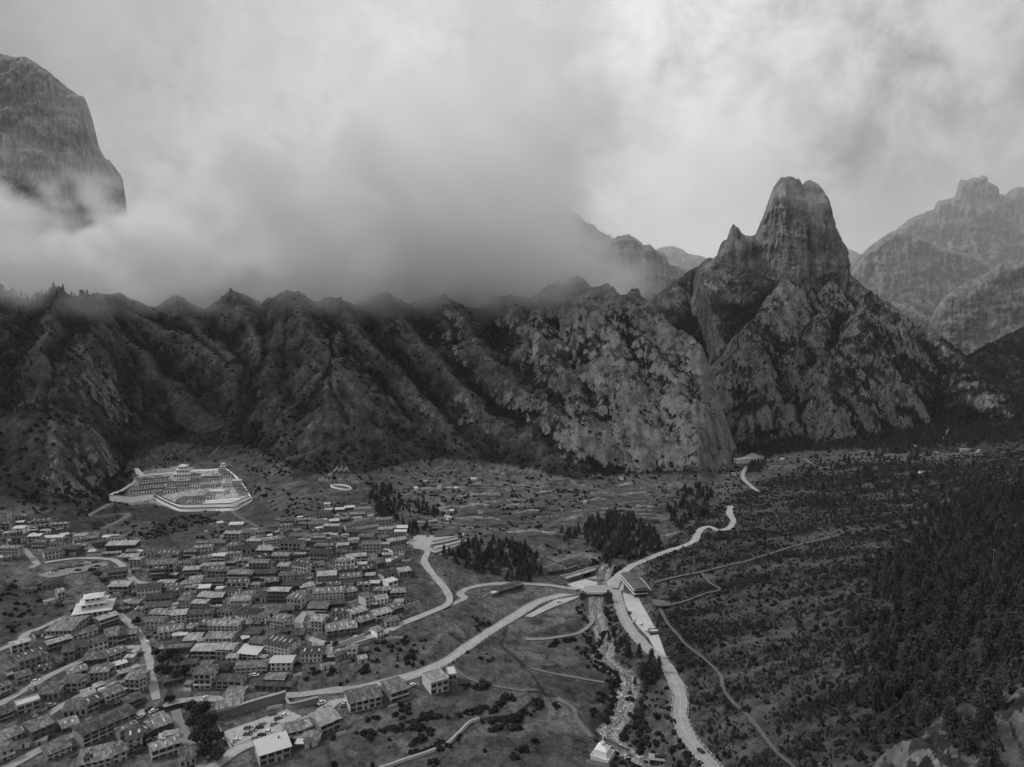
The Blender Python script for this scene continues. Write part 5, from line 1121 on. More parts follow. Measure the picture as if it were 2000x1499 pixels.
for k, (a, b) in enumerate([((848, 1050), (886, 1046)), ((845, 1060), (893, 1050)), ((842, 1068), (896, 1056)), ((845, 1076), (905, 1060)), ((850, 1084), (912, 1063))]):
    wall_run('terrace_wall', '%s pale terrace wall from the top of the stone yard' % ORD[k], [a, ((a[0] + b[0]) / 2, (a[1] + b[1]) / 2 + .5), b], 1.6, 1.5, MCONC if k % 2 else MSTONE, group='terrace walls of the stone yard')
def oval(cx, cy_, rx, ry, n=28):
    c = hit(cx, cy_); k = c[1] / FPX
    e0 = hit(cx - rx, cy_); e1 = hit(cx, cy_ + ry); a_ = abs(e0[0] - c[0]); b_ = abs(c[1] - e1[1])
    return np.array([[c[0] + a_ * math.cos(2 * math.pi * i / n), c[1] + b_ * math.sin(2 * math.pi * i / n), 0] for i in range(n + 1)])
wall_run('ring_wall', 'white oval enclosure wall on the meadow below the prayer flags', None, 1.5, .6, MWHITE, raw=oval(666, 952, 21, 5), step=2)

# ------------------------------------------------------------------ the temple compound on its terraces
TP = lambda u, v: hit(u / 4, 880 + v / 4)
wall_run('temple_wall', 'white outer terrace wall along the front of the temple compound', [(299, 973), (312, 981), (326, 988), (342, 995), (355, 999), (385, 999), (420, 998), (456, 998), (475, 989), (492, 979)], 3.2, 1.6, LIMEW, DARKT)
wall_run('temple_wall', 'second white terrace wall just above the front one of the temple', [(304, 968), (320, 978), (338, 986), (352, 990), (390, 990), (425, 989), (452, 988), (472, 981), (489, 974)], 2.6, 1.2, LIMEW, DARKT)
wall_run('temple_wall', 'white wall climbing the right side of the temple compound', [(492, 977), (480, 957), (468, 941), (455, 928), (440, 917)], 1.8, .8, LIMEW)
wall_run('temple_wall', 'white wall along the back of the temple compound', [(264, 932), (300, 928), (335, 925), (380, 921), (420, 919), (440, 917)], 1.6, .8, LIMEW)
wall_run('temple_wall', 'broad white retaining wall on the left front of the temple', [(213, 980), (240, 980), (270, 979), (300, 975)], 6.0, 1.6, LIMEW, DARKT)
wall_run('temple_wall', 'white wall climbing the left side of the temple compound', [(213, 971), (230, 963), (248, 953), (264, 940)], 1.6, .8, LIMEW)
b = MB(); p = [TP(1048, 148), TP(1080, 146), TP(1130, 200), TP(1072, 206)]
b.face([tuple(v + np.array([0, 0, 1.2])) for v in p][::-1]); b.face([tuple(v + np.array([0, 0, 1.2])) for v in p])
for i in range(4): u_, v_ = p[i], p[(i + 1) % 4]; b.face([tuple(u_ - [0, 0, 2]), tuple(v_ - [0, 0, 2]), tuple(v_ + [0, 0, 1.2]), tuple(u_ + [0, 0, 1.2])])
o = b.build('whitewashed_ramp', LIMEW); tag(o, 'white painted slope on the hill at the upper left temple corner', 'ramp')
TB = [ # dormitory rows and halls: crop-1 front line, height, storeys, depth, roof, label
 (1115, 257, 1320, 246, 24, 1, 6, 'dark', 'top row of white monk cells on the left of the temple'), (1070, 300, 1300, 284, 24, 1, 6, 'dark', 'second row of white monk cells, left half'), (1305, 284, 1480, 271, 24, 1, 6, 'dark', 'second row of white monk cells, right half'),
 (975, 346, 1230, 334, 26, 1, 7, 'dark', 'long third row of white monk cells above the left front wall'), (1262, 338, 1370, 330, 22, 1, 6, 'dark', 'short dark-roofed cell row above the corner of the front wall'), (1372, 318, 1480, 306, 26, 1, 6, 'dark', 'white cell row left of the two-storey cell block'),
 (1484, 304, 1562, 296, 44, 2, 7, 'dark', 'two-storey white cell block in the middle of the temple'), (1488, 262, 1562, 254, 20, 1, 6, 'dark', 'low white block right under the tiered temple'), (1492, 232, 1560, 224, 34, 2, 6, 'dark', 'white block right beside the tiered temple'),
 (1372, 420, 1460, 420, 24, 1, 22, 'grey', 'deep dark-roofed temple hall nearest the front corner'), (1500, 418, 1580, 412, 24, 1, 26, 'grey', 'deep dark-roofed temple hall, middle of the three'), (1592, 388, 1660, 382, 26, 1, 24, 'grey', 'deep dark-roofed temple hall, right of the three'),
 (1640, 360, 1746, 356, 34, 2, 10, 'white', 'white-roofed assembly hall behind the stupa row'), (1590, 294, 1700, 284, 24, 1, 8, 'pale', 'lower tier hall left above the assembly hall'), (1575, 250, 1710, 236, 24, 1, 9, 'dark', 'curved-front hall near the temple back wall'),
 (1742, 292, 1784, 284, 26, 2, 6, 'pale', 'small white house amid the temple court'), (1812, 272, 1880, 270, 30, 2, 8, 'white', 'white-roofed house on the right temple wall'), (1868, 352, 1930, 352, 22, 1, 7, 'grey', 'lowest cell house of the right column'),
 (1848, 330, 1905, 328, 18, 1, 7, 'grey', 'second lowest cell house of the right column'), (1832, 308, 1888, 306, 18, 1, 7, 'grey', 'third lowest cell house of the right column'), (1818, 292, 1868, 290, 14, 1, 6, 'grey', 'fourth lowest cell house of the right column'),
 (1742, 218, 1800, 216, 22, 1, 7, 'grey', 'cell house below the top pavilion of the right column'), (1722, 196, 1775, 194, 20, 1, 7, 'grey', 'cell house next under the top pavilion'), (1705, 176, 1750, 174, 18, 1, 6, 'grey', 'cell house directly under the top pavilion'),
 (1052, 222, 1085, 220, 18, 1, 5, 'dark', 'tiny gatehouse at the left back corner of the temple'), (1228, 352, 1262, 350, 16, 1, 5, 'dark', 'tiny gatehouse where the front walls meet')]
for (u0, v0, u1, v1, hp_, n, dep, roof, lab) in TB:
    a = TP(u0, v0); b_ = TP(u1, v1); D = .5 * (a[1] + b_[1]); v = b_[:2] - a[:2]; ang = math.atan2(v[1], v[0])
    if abs(ang) > .45:
        ang = math.copysign(.45, ang); L = abs(v[0]) / math.cos(ang); mid = (a + b_) / 2; dv = np.array([math.cos(ang), math.sin(ang), 0]) * L / 2; a, b_ = mid - dv, mid + dv
    zz = .5 * (zat(a[0], a[1]) + zat(b_[0], b_[1])); a[2] = b_[2] = zz
    o = house(a, b_, hp_ / 4 * D / FPX * 1.12, dep, n, roof, 'white', 'dark', False, rtype='gable', gable=.9, category='temple building', name='temple_house', eave=.5, found=6, side=dep < 12)
    o['label'] = lab; o['group'] = 'buildings of the temple compound'; del o['_L']

def tier_hall(name, label, c, rz, tiers, wall_m, roof_m, upturn=.5, group=None):
    """hall of stacked storeys, each with its own wide roof: tiers = (width, depth, wall height, eave, roof rise)"""
    o = thing(name, label, 'temple', tuple(c), rz, group); z = -3.0; first = True
    for (wx_, dy, hh, ev, rs) in tiers:
        b = MB(); b.box(-wx_ / 2, wx_ / 2, -dy / 2, dy / 2, z, z + hh + (3.0 if first else 0)); z += hh + (3.0 if first else 0); first = False
        w_ = b.build('wall', wall_m, o)
        n = max(2, int(wx_ / 2.6))
        for k in range(n): put('window', WIN['dark'], o, (-wx_ / 2 + wx_ * (k + .5) / n, -dy / 2, z - hh * .45), 0, (wx_ / n * .5, 1, hh * .5))
        for k in range(max(1, int(dy / 3))): put('window', WIN['dark'], o, (wx_ / 2, -dy / 2 + dy * (k + .5) / max(1, int(dy / 3)), z - hh * .45), math.pi / 2, (1.1, 1, hh * .45))
        b = MB(); X, Yy = wx_ / 2 + ev, dy / 2 + ev
        b.box(-X, X, -Yy, Yy, z + .01, z + .22); b.frus(-X + .1, X - .1, -Yy + .1, Yy - .1, z + .225, -wx_ / 2 * .62, wx_ / 2 * .62, -dy / 2 * .55, dy / 2 * .55, z + rs)
        for sx in (-1, 1):
            for sy in (-1, 1): b.frus(sx * X - .35, sx * X + .35, sy * Yy - .35, sy * Yy + .35, z + .1, sx * (X + .3) - .1, sx * (X + .3) + .1, sy * (Yy + .3) - .1, sy * (Yy + .3) + .1, z + .3 + upturn)
        b.build('roof', roof_m, o); z += rs * .75
    b = MB(); b.lathe([(.35, z), (.45, z + .5), (.15, z + .9), (.05, z + 1.8)], 8); b.build('finial', MWHITE, o)
    exclude([np.array(c[:2]) + np.array([sx * tiers[0][0] * .6, sy * tiers[0][1] * .6]) for sx, sy in ((-1, -1), (1, -1), (1, 1), (-1, 1))], 1)
    return o
RW = M('pale_roof_sheet', .62, var=.15, scale=.4, stripes=(1, 1.2, .12))
c = TP(1415, 222); tier_hall('tiered_temple', 'tallest tiered temple with upturned white roofs at the back of the compound', (c[0], c[1] + 6, c[2] + .5), .1, [(17, 11, 4.5, 1.2, 1.2), (12, 8, 3.4, 1.2, 1.1), (8, 6, 2.8, 1.2, 2.0)], MW['white'], RW)
c = TP(1735, 152); tier_hall('pavilion', 'small white pavilion at the top right corner of the compound', (c[0], c[1] + 3, c[2] + .5), .2, [(5, 5, 3, .8, .8), (3, 3, 2, .8, 1.2)], MW['white'], RW)
c = TP(1845, 262); 
c = hit(175, 1207); tier_hall('tiered_hall', 'large hall with three tiers of pale roofs above the gully road', (c[0], c[1] + 5, c[2] + .3), .42, [(17, 15, 4.6, 2.4, 1.6), (12.5, 9.5, 2.6, 1.6, 1.3), (8.5, 6.5, 2.2, 1.5, 1.5)], MW['pale'], RW)
c = hit(206, 1216); tier_hall('gate_pavilion', 'small pale gate pavilion right of the three-tiered hall', (c[0] + 1, c[1], c[2] + .3), .42, [(6.5, 4.5, 3.0, 1.0, .8)], MW['white'], RW)

def stupa(label, c, s, rz=0.0, group=None, simple=False):
    o = thing('stupa', label, 'stupa', tuple(c), rz, group)
    b = MB(); b.box(-.5 * s, .5 * s, -.5 * s, .5 * s, -.4 * s, .16 * s); b.build('base', MWHITE, o)
    b = MB()
    if not simple:
        b.box(-.5 * s, .5 * s, -.5 * s, -.46 * s, .165 * s, .24 * s); b.box(-.5 * s, .5 * s, .46 * s, .5 * s, .165 * s, .24 * s); b.box(-.5 * s, -.46 * s, -.459 * s, .459 * s, .165 * s, .24 * s); b.box(.46 * s, .5 * s, -.459 * s, .459 * s, .165 * s, .24 * s)
        b.build('parapet', LIMEW, o); b = MB()
    b.frus(-.36 * s, .36 * s, -.36 * s, .36 * s, .165 * s, -.33 * s, .33 * s, -.33 * s, .33 * s, .50 * s)
    b.frus(-.35 * s, .35 * s, -.35 * s, .35 * s, .503 * s, -.16 * s, .16 * s, -.16 * s, .16 * s, .66 * s); b.build('terraces', MWHITE, o)
    b = MB(); b.lathe([(.09 * s, .66 * s), (.12 * s, .71 * s), (.13 * s, .78 * s), (.09 * s, .84 * s), (.045 * s, .86 * s)], 12); b.build('dome', MWHITE, o)
    b = MB(); b.lathe([(.045 * s, .86 * s), (.05 * s, .89 * s), (.022 * s, .90 * s), (.018 * s, 1.02 * s), (.04 * s, 1.03 * s), (.004 * s, 1.13 * s)], 8); b.build('spire', LIMEW, o)
    return o
c = hit(1178, 1484); stupa('big white stupa on the meadow at the bottom edge', (c[0], c[1] + 1.5, c[2] + .4), 8.6, -.5); exclude([c + [5, 5, 0], c + [-5, 5, 0], c + [-5, -4, 0], c + [5, -4, 0]], .5)
wall_run('field_wall', 'rubble wall in front of the big white stupa', [(1146, 1488), (1165, 1495), (1190, 1500)], 1.0, 1.4, MSTONE)
for k in range(8):
    u = 1672 + k * 23 + (10 if k > 3 else 0); c = TP(u, 366 - k * 1.0); stupa('%s of the eight small white stupas in the temple court, from the left' % ORD[k].capitalize(), (c[0], c[1], c[2]), 3.4, 0, 'small stupas of the temple court', True)
for k, (u0, v0, u1, v1) in enumerate([(1600, 398, 1880, 380), (1590, 408, 1900, 388), (1585, 420, 1910, 398)]):
    a, b_ = TP(u0, v0), TP(u1, v1)
    wall_run('temple_step', 'white step terrace of the court, %s from the top' % ORD[k], [(u0 / 4, 880 + v0 / 4), ((u0 + u1) / 8, 880 + (v0 + v1) / 8), (u1 / 4, 880 + v1 / 4)], .9, .7, LIMEW, group='step terraces of the temple court')

# ------------------------------------------------------------------ bridge, hotel, carports, deck, small structures
a, b_ = hit(1150, 1158), hit(1188, 1156); zb_ = max(a[2], b_[2], zat(*hit(1205, 1152)[:2])) + .4
br = thing('road_bridge', 'flat road bridge with white side panels over the stream', 'bridge', (0, 0, 0))
L_ = b_[:2] - a[:2]; L_ /= np.linalg.norm(L_); N_ = np.array([-L_[1], L_[0]]); A_ = a[:2] - L_ * 3; B_ = b_[:2] + L_ * 3
def strip_box(p, q, w0, w1, z0, z1):
    bb = MB(); c4 = [p + N_ * w0, q + N_ * w0, q + N_ * w1, p + N_ * w1]; n0 = 0
    bb.v = [(x[0], x[1], z0) for x in c4] + [(x[0], x[1], z1) for x in c4]; bb.f = [(0, 1, 5, 4), (1, 2, 6, 5), (2, 3, 7, 6), (3, 0, 4, 7), (4, 5, 6, 7), (3, 2, 1, 0)]; bb.m = [0] * 6; return bb
strip_box(A_, B_, -5.5, 5.5, zb_ - .8, zb_ - .05).build('deck', MCONC, br)
strip_box(A_, B_, -5.9, -5.55, zb_ - 1.0, zb_ + .9).build('side_panel', MWHITE, br); strip_box(A_, B_, 5.55, 5.9, zb_ - 1.0, zb_ + .9).build('side_panel', MWHITE, br)
for p in (A_ + L_ * 1.5, B_ - L_ * 2.5): strip_box(p, p + L_ * 1.2, -5.2, 5.2, zb_ - 7, zb_ - .81).build('abutment', MSTONE, br)
strip_box(A_ + N_ * 22, B_ + N_ * 22 - L_ * 2, -1.2, 1.2, zb_ - .6, zb_ - .1).build('footbridge_deck', MWOODP, br)

p0 = hit(1240, 1168); p1 = hit(1264, 1164); p1[2] = p0[2]
def hotel(p0, p1):
    v = p1[:2] - p0[:2]; ang = math.atan2(v[1], v[0]) * .4 + .12; L = 9.4; c = (p0 + p1) / 2; dep = 31
    o = thing('hotel', 'long two-storey hotel with two curved metal roofs beside the parking strip', 'hotel', (c[0], c[1], c[2]), ang)
    b = MB(); b.box(-L / 2, L / 2, 0, dep, 0, 6.0); b.build('wall', MW['stone'], o)
    b = MB(); b.box(-L / 2 - 1.3, L / 2 + 1.3, -1.3, dep + 1, -4, .15); b.build('foundation', MCONC, o)
    for s in (0, 1):
        for k in range(13): put('window', WIN['wide'], o, (-L / 2, dep * (k + .5) / 13, 1.6 + 2.9 * s), -math.pi / 2, (2.2, 1, 1.7))
        for k in range(4): put('window', WIN['wide'], o, (-L / 2 + L * (k + .5) / 4, 0, 1.6 + 2.9 * s), 0, (2.4, 1, 1.7))
    for zz in (3.0, 5.9):
        b = MB(); b.box(-L / 2 - 1.4, -L / 2 - .01, -1.4, dep, zz, zz + .2); b.box(-L / 2, L / 2, -1.4, -.01, zz, zz + .2); b.build('balcony', MW['pale'], o)
    for (y0, y1) in ((-1.2, dep * .47), (dep * .5, dep + .8)):
        b = MB(); n = 9
        for k in range(n):
            a0 = math.pi * k / n; a1 = math.pi * (k + 1) / n; R = L / 2 + .5
            x0, z0, x1, z1 = -R * math.cos(a0), 6.2 + 1.4 * math.sin(a0), -R * math.cos(a1), 6.2 + 1.4 * math.sin(a1)
            b.face([(x0, y0, z0), (x1, y0, z1), (x1, y1, z1), (x0, y1, z0)]); b.face([(x0, y0, z0), (0, y0, 6.2), (x1, y0, z1)]); b.face([(x0, y1, z0), (x1, y1, z1), (0, y1, 6.2)])
        b.build('roof', M('hotel_roof', .13, var=.15, stripes=(0, 1.3, .4)), o)
    inn = np.array([-math.sin(ang), math.cos(ang)]); d = np.array([math.cos(ang), math.sin(ang)])
    exclude([c[:2] - d * 9 - inn * 3, c[:2] + d * 9 - inn * 3, c[:2] + d * 9 + inn * 40, c[:2] - d * 9 + inn * 40], 0)
hotel(p0, p1)

def carport(label, a, b_, w_=3.6):
    v = (b_ - a)[:2]; L = float(np.hypot(*v)); o = thing('carport', label, 'carport', tuple((a + b_) / 2), math.atan2(v[1], v[0]), 'slanted carports of the resort')
    b = MB(); b.frus(-L / 2, L / 2, -w_ / 2, w_ / 2, 2.5, -L / 2, L / 2, -w_ / 2, w_ / 2, 2.62); b.build('canopy', MR['pale'], o)
    for k in range(5):
        b = MB(); x = -L / 2 + L * (k + .5) / 5; b.box(x - .08, x + .08, -.08, .08, -1, 2.49); b.build('post', MMETAL, o)
for k in range(6):
    u = k / 5.0; carport('%s slanted carport roof from the left beside the white plaza' % ORD[k], hit(1104 + u * 44, 1136 - u * 13), hit(1116 + u * 46, 1132 - u * 14))
wall_run('retaining_wall', 'long low wall with steps above the white plaza', [(1094, 1128), (1120, 1122), (1150, 1112), (1168, 1108)], 1.4, 1.0, MCONC)

def deck():
    o = thing('viewing_deck', 'timber viewing deck on stilts at the head of the plateau walkways', 'viewing deck', (0, 0, 0))
    cs = [hit(1272, 1178), hit(1276, 1190), hit(1286, 1192), hit(1309, 1188), hit(1308, 1181), hit(1290, 1176)]; z = max(c[2] for c in cs) + 1.6
    b = MB(); b.face([(c[0], c[1], z) for c in cs]); b.face([(c[0], c[1], z - .25) for c in cs][::-1])
    for i in range(6): p, q = cs[i], cs[(i + 1) % 6]; b.face([(p[0], p[1], z - .25), (q[0], q[1], z - .25), (q[0], q[1], z), (p[0], p[1], z)])
    b.build('platform', MWOODP, o)
    for i in range(6):
        p, q = cs[i], cs[(i + 1) % 6]
        b = MB(); b.bar((p[0], p[1], z - 5), (p[0], p[1], z + 1.1), .15, 0, 6); b.build('stilt', MWOODP, o)
        b = MB(); b.bar((p[0], p[1], z + 1.05), (q[0], q[1], z + 1.05), .07); b.bar((p[0], p[1], z + .6), (q[0], q[1], z + .6), .05); b.build('railing', MWOODP, o)
    for c in cs: exclude([c + [2, 2, 0], c + [-2, 2, 0], c + [-2, -2, 0], c + [2, -2, 0]], 2)
    c = hit(1298, 1176); h_ = house(c - [3.2, 0, 0], c + [3.2, .5, 0], 2.6, 4.5, 1, 'grey', 'wood', 'wide', name='kiosk', category='kiosk'); h_['label'] = 'small kiosk with a grey roof behind the viewing deck'; del h_['_L']
deck()

def gantry(label, a, b_, h, sign):
    v = (b_ - a)[:2]; L = float(np.hypot(*v)); o = thing('road_gantry', label, 'road gantry', tuple((a + b_) / 2), math.atan2(v[1], v[0]))
    for sx in (-1, 1): b = MB(); b.bar((sx * L / 2, 0, -1), (sx * L / 2, 0, h), .16, 0, 6); b.build('post', MMETAL, o)
    b = MB(); b.box(-L / 2, L / 2, -.12, .12, h - .35, h - .05); b.build('beam', MMETAL, o)
    if sign: b = MB(); b.box(-L * .3, L * .3, -.2, -.13, h - 1.3, h + .2); b.build('sign_board', MWHITE, o)
gantry('white portal frame over the main road by the meadow lay-by', hit(977, 1211), hit(985, 1207), 4.8, False)
gantry('overhead sign frame beside the lower end of the parking strip', hit(1290, 1298), hit(1306, 1296), 4.2, True)
gantry('tall red-cross style frame right of the hotel', hit(1271, 1150), hit(1275, 1149), 6.5, False)

def board(label, px, py, w_, h_, z0, rz=0):
    c = hit(px, py); o = thing('billboard', label, 'billboard', tuple(c), rz)
    for sx in (-1, 1): b = MB(); b.bar((sx * w_ * .35, .1, -1), (sx * w_ * .35, .1, z0 + h_), .09, 0, 5); b.build('post', MMETAL, o)
    b = MB(); b.box(-w_ / 2, w_ / 2, -.08, 0, z0, z0 + h_); b.build('panel', MWHITE, o)
board('blank white billboard right of the curving main road', 1339, 1350, 2.3, 1.0, 1.6); board('small white notice board by the dark meadow below the temple', 403, 1042, 3.2, 1.6, 1.2)
board('small white notice board in the meadow above the wood', 786, 1026, 2.6, 1.6, 1.2)
# small concrete portal at the bottom edge
c = hit(1289, 1496); o = thing('culvert_portal', 'low concrete portal with dark openings at the bottom edge', 'culvert', tuple(c), -.15)
b = MB(); b.box(-5, 5, 0, 5, 2.1, 2.5); b.box(-5, -4.4, 0, 5, -2, 2.099); b.box(4.4, 5, 0, 5, -2, 2.099); b.box(-.2, .2, 0, 5, -2, 2.099); b.box(-4.4, 4.4, 4.7, 5, -2, 2.099); b.build('portal', MCONC, o)
b = MB(); b.box(-2.2, 2.2, 1.6, 3.2, 2.501, 3.3); b.build('hatch', M('hatch_dark', .03), o)

# ------------------------------------------------------------------ crash barriers with pale posts along the curving road
def barrier(label, q, side, wd, k0, k1):
    d = np.gradient(q[:, :2], axis=0); d /= np.linalg.norm(d, axis=1)[:, None]; n_ = np.c_[-d[:, 1], d[:, 0]]
    e = np.c_[q[:, :2] + n_ * side * (wd / 2 + .75), q[:, 2] + .1][k0:k1]
    o = thing('crash_barrier', label, 'crash barrier', (0, 0, 0)); r = MB(); p = MB()
    for i in range(0, len(e) - 2, 2):
        p.box(e[i, 0] - .28, e[i, 0] + .28, e[i, 1] - .16, e[i, 1] + .16, e[i, 2] - .8, e[i, 2] + .75)
        a_, b2 = e[i] + [0, 0, .5], e[i + 2] + [0, 0, .5]; r.bar(a_, b2, .09)
    r.build('rail', MMETAL, o); s = p.build('barrier_posts', MWHITE, o); s['kind'] = 'stuff'
r1 = ROAD_LINES[0][3]; r3 = ROAD_LINES[1][3]
barrier('white-posted barrier on the stream side of the curving road', r1, 1, 6.6, 4, len(r1) - 14); barrier('white-posted barrier on the plateau side of the curving road', r1, -1, 6.6, 4, int(len(r1) * .45))
barrier('barrier with pale posts on the meadow side of the long main road', r3, -1, 6.4, int(len(r3) * .42), len(r3) - 20)

# ------------------------------------------------------------------ poles and flags
POLES = [(585, 1358, 8, 'by the lower road above the car park'), (645, 1350, 8, 'where the two lower roads meet'), (661, 1342, 9, 'on the embankment foot by the road fork'), (545, 1318, 7, 'on the embankment under the long dark house'), (906, 1272, 7, 'beside the main road, middle of the straight'),
 (941, 1250, 7, 'beside the main road near the portal frame'), (853, 1302, 7, 'beside the main road above the concrete house'), (812, 1316, 7, 'beside the main road left of the concrete house'), (857, 1252, 9, 'alone on the scrubby slope, pale crossarm'), (1435, 1172, 9, 'thin and pale on the plateau below the walkway'),
 (1594, 1194, 9, 'thin and pale on the middle of the plateau'), (1616, 1374, 9, 'thin and pale near the lower wood edge'), (1620, 1130, 9, 'thin and pale on the upper plateau'), (1940, 1100, 9, 'thin and pale in the right wood'), (302, 1322, 7, 'at the edge of the gully trees'), (424, 1395, 9, 'at the corner of the tall retaining wall'),
 (458, 1455, 7, 'at the car park entrance'), (545, 1402, 7, 'at the far end of the car park'), (765, 1055, 8, 'above the stone yard wood'), (802, 1050, 8, 'beside the stone yard'), (848, 1110, 8, 'by the village road under the yard'), (885, 1160, 8, 'at the road junction hairpin'), (835, 1190, 8, 'on the village road curve'),
 (786, 1190, 8, 'on the village road above the slope'), (705, 1230, 8, 'beside the small white house on the street'), (475, 1050, 8, 'on the small hillock'), (356, 1085, 8, 'by the long house under the meadow'), (268, 1130, 8, 'at the fork above the gully'), (615, 1265, 8, 'at the hairpin street wall'), (628, 1042, 9, 'above the top houses'),
 (700, 985, 8, 'on the meadow left of the dark trees'), (728, 990, 8, 'in front of the dark meadow trees'), (782, 965, 8, 'behind the dark meadow trees'), (255, 1015, 7, 'on the bend of the temple road'), (332, 1050, 7, 'on the dark meadow below the temple')]
for px, py, hh, where in POLES:
    c = hit(px, py); o = thing('utility_pole', 'utility pole ' + where, 'utility pole', tuple(c), rnd.uniform(-.5, .5), 'utility poles')
    b = MB(); b.bar((0, 0, -1), (0, 0, hh), .11, 0, 6); b.build('pole', MMETAL, o); b = MB(); b.box(-.9, .9, -.06, .06, hh - .7, hh - .55); b.build('crossarm', MMETAL, o)
FL = M('prayer_flag_cloth', .6, var=.2, scale=2)
for k in range(34):
    if k < 16: px, py = 651 + k * 1.9 + rnd.uniform(-.5, .5), 924 - (k % 5) * 1.1; w_ = 'in the upper flag group on the slope'
    elif k < 20: px, py = 641 + (k - 16) * 2.2, 932; w_ = 'in the small flag group left on the slope'
    elif k < 27: px, py = 624 + (k - 20) * 2.5, 942; w_ = 'in the left flag group behind the oval wall'
    else: px, py = 680 + (k - 27) * 3.0, 946; w_ = 'in the right flag group behind the oval wall'
    c = hit(px, py); o = thing('prayer_flag', 'white upright prayer flag ' + w_, 'prayer flag', tuple(c), rnd.uniform(-.8, .8), 'prayer flags on the slope')
    hh = rnd.uniform(3.5, 6); b = MB(); b.bar((0, 0, -.5), (0, 0, hh), .07, 0, 4); b.build('pole', MMETAL, o); b = MB(); b.box(.08, .75, -.03, .03, hh * .25, hh); b.build('flag', FL, o)

# ------------------------------------------------------------------ cars
def car_meshes(body_t):
    mt = M('car_paint_%d' % int(body_t * 100), body_t, var=.05, rough=.35, spec=.5, var2=.05)
    b = MB(); L, W = 4.4, 1.8
    b.frus(-L / 2, L / 2, -W / 2, W / 2, .35, -L / 2 + .05, L / 2 - .1, -W / 2 + .03, W / 2 - .03, .72); b.frus(-L / 2 + .05, L / 2 - .1, -W / 2 + .03, W / 2 - .03, .722, -L / 2 + .2, L / 2 - .4, -W / 2 + .12, W / 2 - .12, .98)
    b.frus(-1.35, .55, -.68, .68, 1.46, -1.2, .4, -.6, .6, 1.52); body = b.mesh('body', mt)
    b = MB(); b.frus(-1.75, 1.15, -.77, .77, .982, -1.35, .55, -.68, .68, 1.459); glass = b.mesh('glasshouse', MG); return body, glass
_w = MB(); _w.bar((0, -.12, 0), (0, .12, 0), .33, 0, 10); WHEEL = _w.mesh('wheel', M('tyre', .02))
CM = {t_: car_meshes(t_) for t_ in (.75, .35, .03, .12)}
CN = {.75: 'white', .35: 'silver', .03: 'black', .12: 'dark grey'}
def car(label, c, rz, t_, group=None, van=False):
    o = thing('parked_car', label, 'car', (c[0], c[1], c[2]), rz, group); s = (1, 1, 1.25 if van else 1)
    for nm, me in zip(('body', 'glasshouse'), CM[t_]): k = put(nm, me, o, (0, 0, 0), 0, s)
    for sx in (-1.35, 1.35):
        for sy in (-.82, .82): put('wheel', WHEEL, o, (sx, sy, .33))
CARS = []
def cars(pts, place, rz=None, tones=(.75, .75, .75, .35, .03, .12)):
    for (px, py) in pts: CARS.append((px, py, place, rnd.choice(tones), rnd.uniform(-.3, .3) + (rz if rz is not None else rnd.uniform(0, 3))))
cars([(485, 1425), (494, 1431), (507, 1424), (513, 1417), (544, 1406), (500, 1444), (511, 1439), (525, 1432), (536, 1417), (462, 1449), (484, 1437), (508, 1453), (556, 1400), (533, 1398)], 'in the car park by the retaining wall', .3)
cars([(100, 1122), (107, 1117), (120, 1113), (132, 1110), (138, 1110), (152, 1108), (156, 1107), (162, 1105), (170, 1102), (186, 1099), (190, 1108), (152, 1116), (140, 1121)], 'in the roadside row on the left of the village', .35)
cars([(213, 1081), (224, 1081), (232, 1082), (240, 1086), (236, 1089), (156, 1077), (180, 1082), (251, 1095)], 'in front of the dark shed')
cars([(405, 1188), (412, 1187), (425, 1187), (432, 1187), (437, 1188)], 'on the little square below the dark balcony houses', .1)
cars([(462, 1141), (468, 1142), (474, 1142), (455, 1141)], 'at the foot of the left balcony houses', .2)
cars([(236, 1192), (271, 1190), (157, 1182), (132, 1173)], 'on the gully road top'); cars([(288, 1257), (349, 1261), (269, 1278), (275, 1279)], 'near the gully crossing')
cars([(235, 1366), (228, 1374), (290, 1388), (300, 1391), (310, 1386), (275, 1402), (133, 1416), (67, 1400), (400, 1366)], 'in the lower left quarter'); cars([(70, 1333), (100, 1380), (10, 1358), (307, 1445), (120, 1300), (62, 1345)], 'along the left quarter streets', .6)
cars([(487, 1226), (493, 1221), (503, 1224), (462, 1264), (604, 1228), (725, 1232), (560, 1254), (580, 1255), (586, 1186), (695, 1247)], 'in the village streets')
cars([(638, 1384), (525, 1367), (676, 1374), (672, 1380), (805, 1341)], 'by the lower main road', .6)
cars([(1230, 1199), (1238, 1214), (1252, 1222), (1262, 1235)], 'on the gravel parking strip', 1.2); cars([(1091, 1178)], 'on the lay-by', .4)
cars([(797, 1047), (835, 1049), (843, 1071), (850, 1076), (905, 1046), (900, 1050), (912, 1058)], 'around the stone yard')
cars([(480, 1325), (490, 1322), (498, 1321)], 'behind the long pale-roofed house', .2)
bl = [[None, px, py, t_, pl, rz] for (px, py, pl, t_, rz) in CARS]; grp = {}
for it in bl: grp.setdefault((CN[it[3]], it[4]), []).append(it)
for (cn, pl), its in grp.items():
    its.sort(key=lambda t: t[1])
    for i, it in enumerate(its):
        c = hit(it[1], it[2]); lb = ('%s car %s' % (cn, pl)) if len(its) == 1 else '%s %s car from left %s' % (ORD[min(i, 9)], cn, pl)
        car(lb, c + [0, 0, .15], it[5], it[3], 'parked cars')
car('black car driving on the curving main road near the bottom', hit(1369, 1470) + [0, 0, .2], 1.9, .03); car('white van on the lower main road by the junction', hit(629, 1376) + [0, 0, .2], .7, .75, van=True); car('dark car on the lower main road before the car park', hit(617, 1396) + [0, 0, .2], .75, .03)
for it in ((865, 1287, 'tiny car on the straight of the main road'),): pass

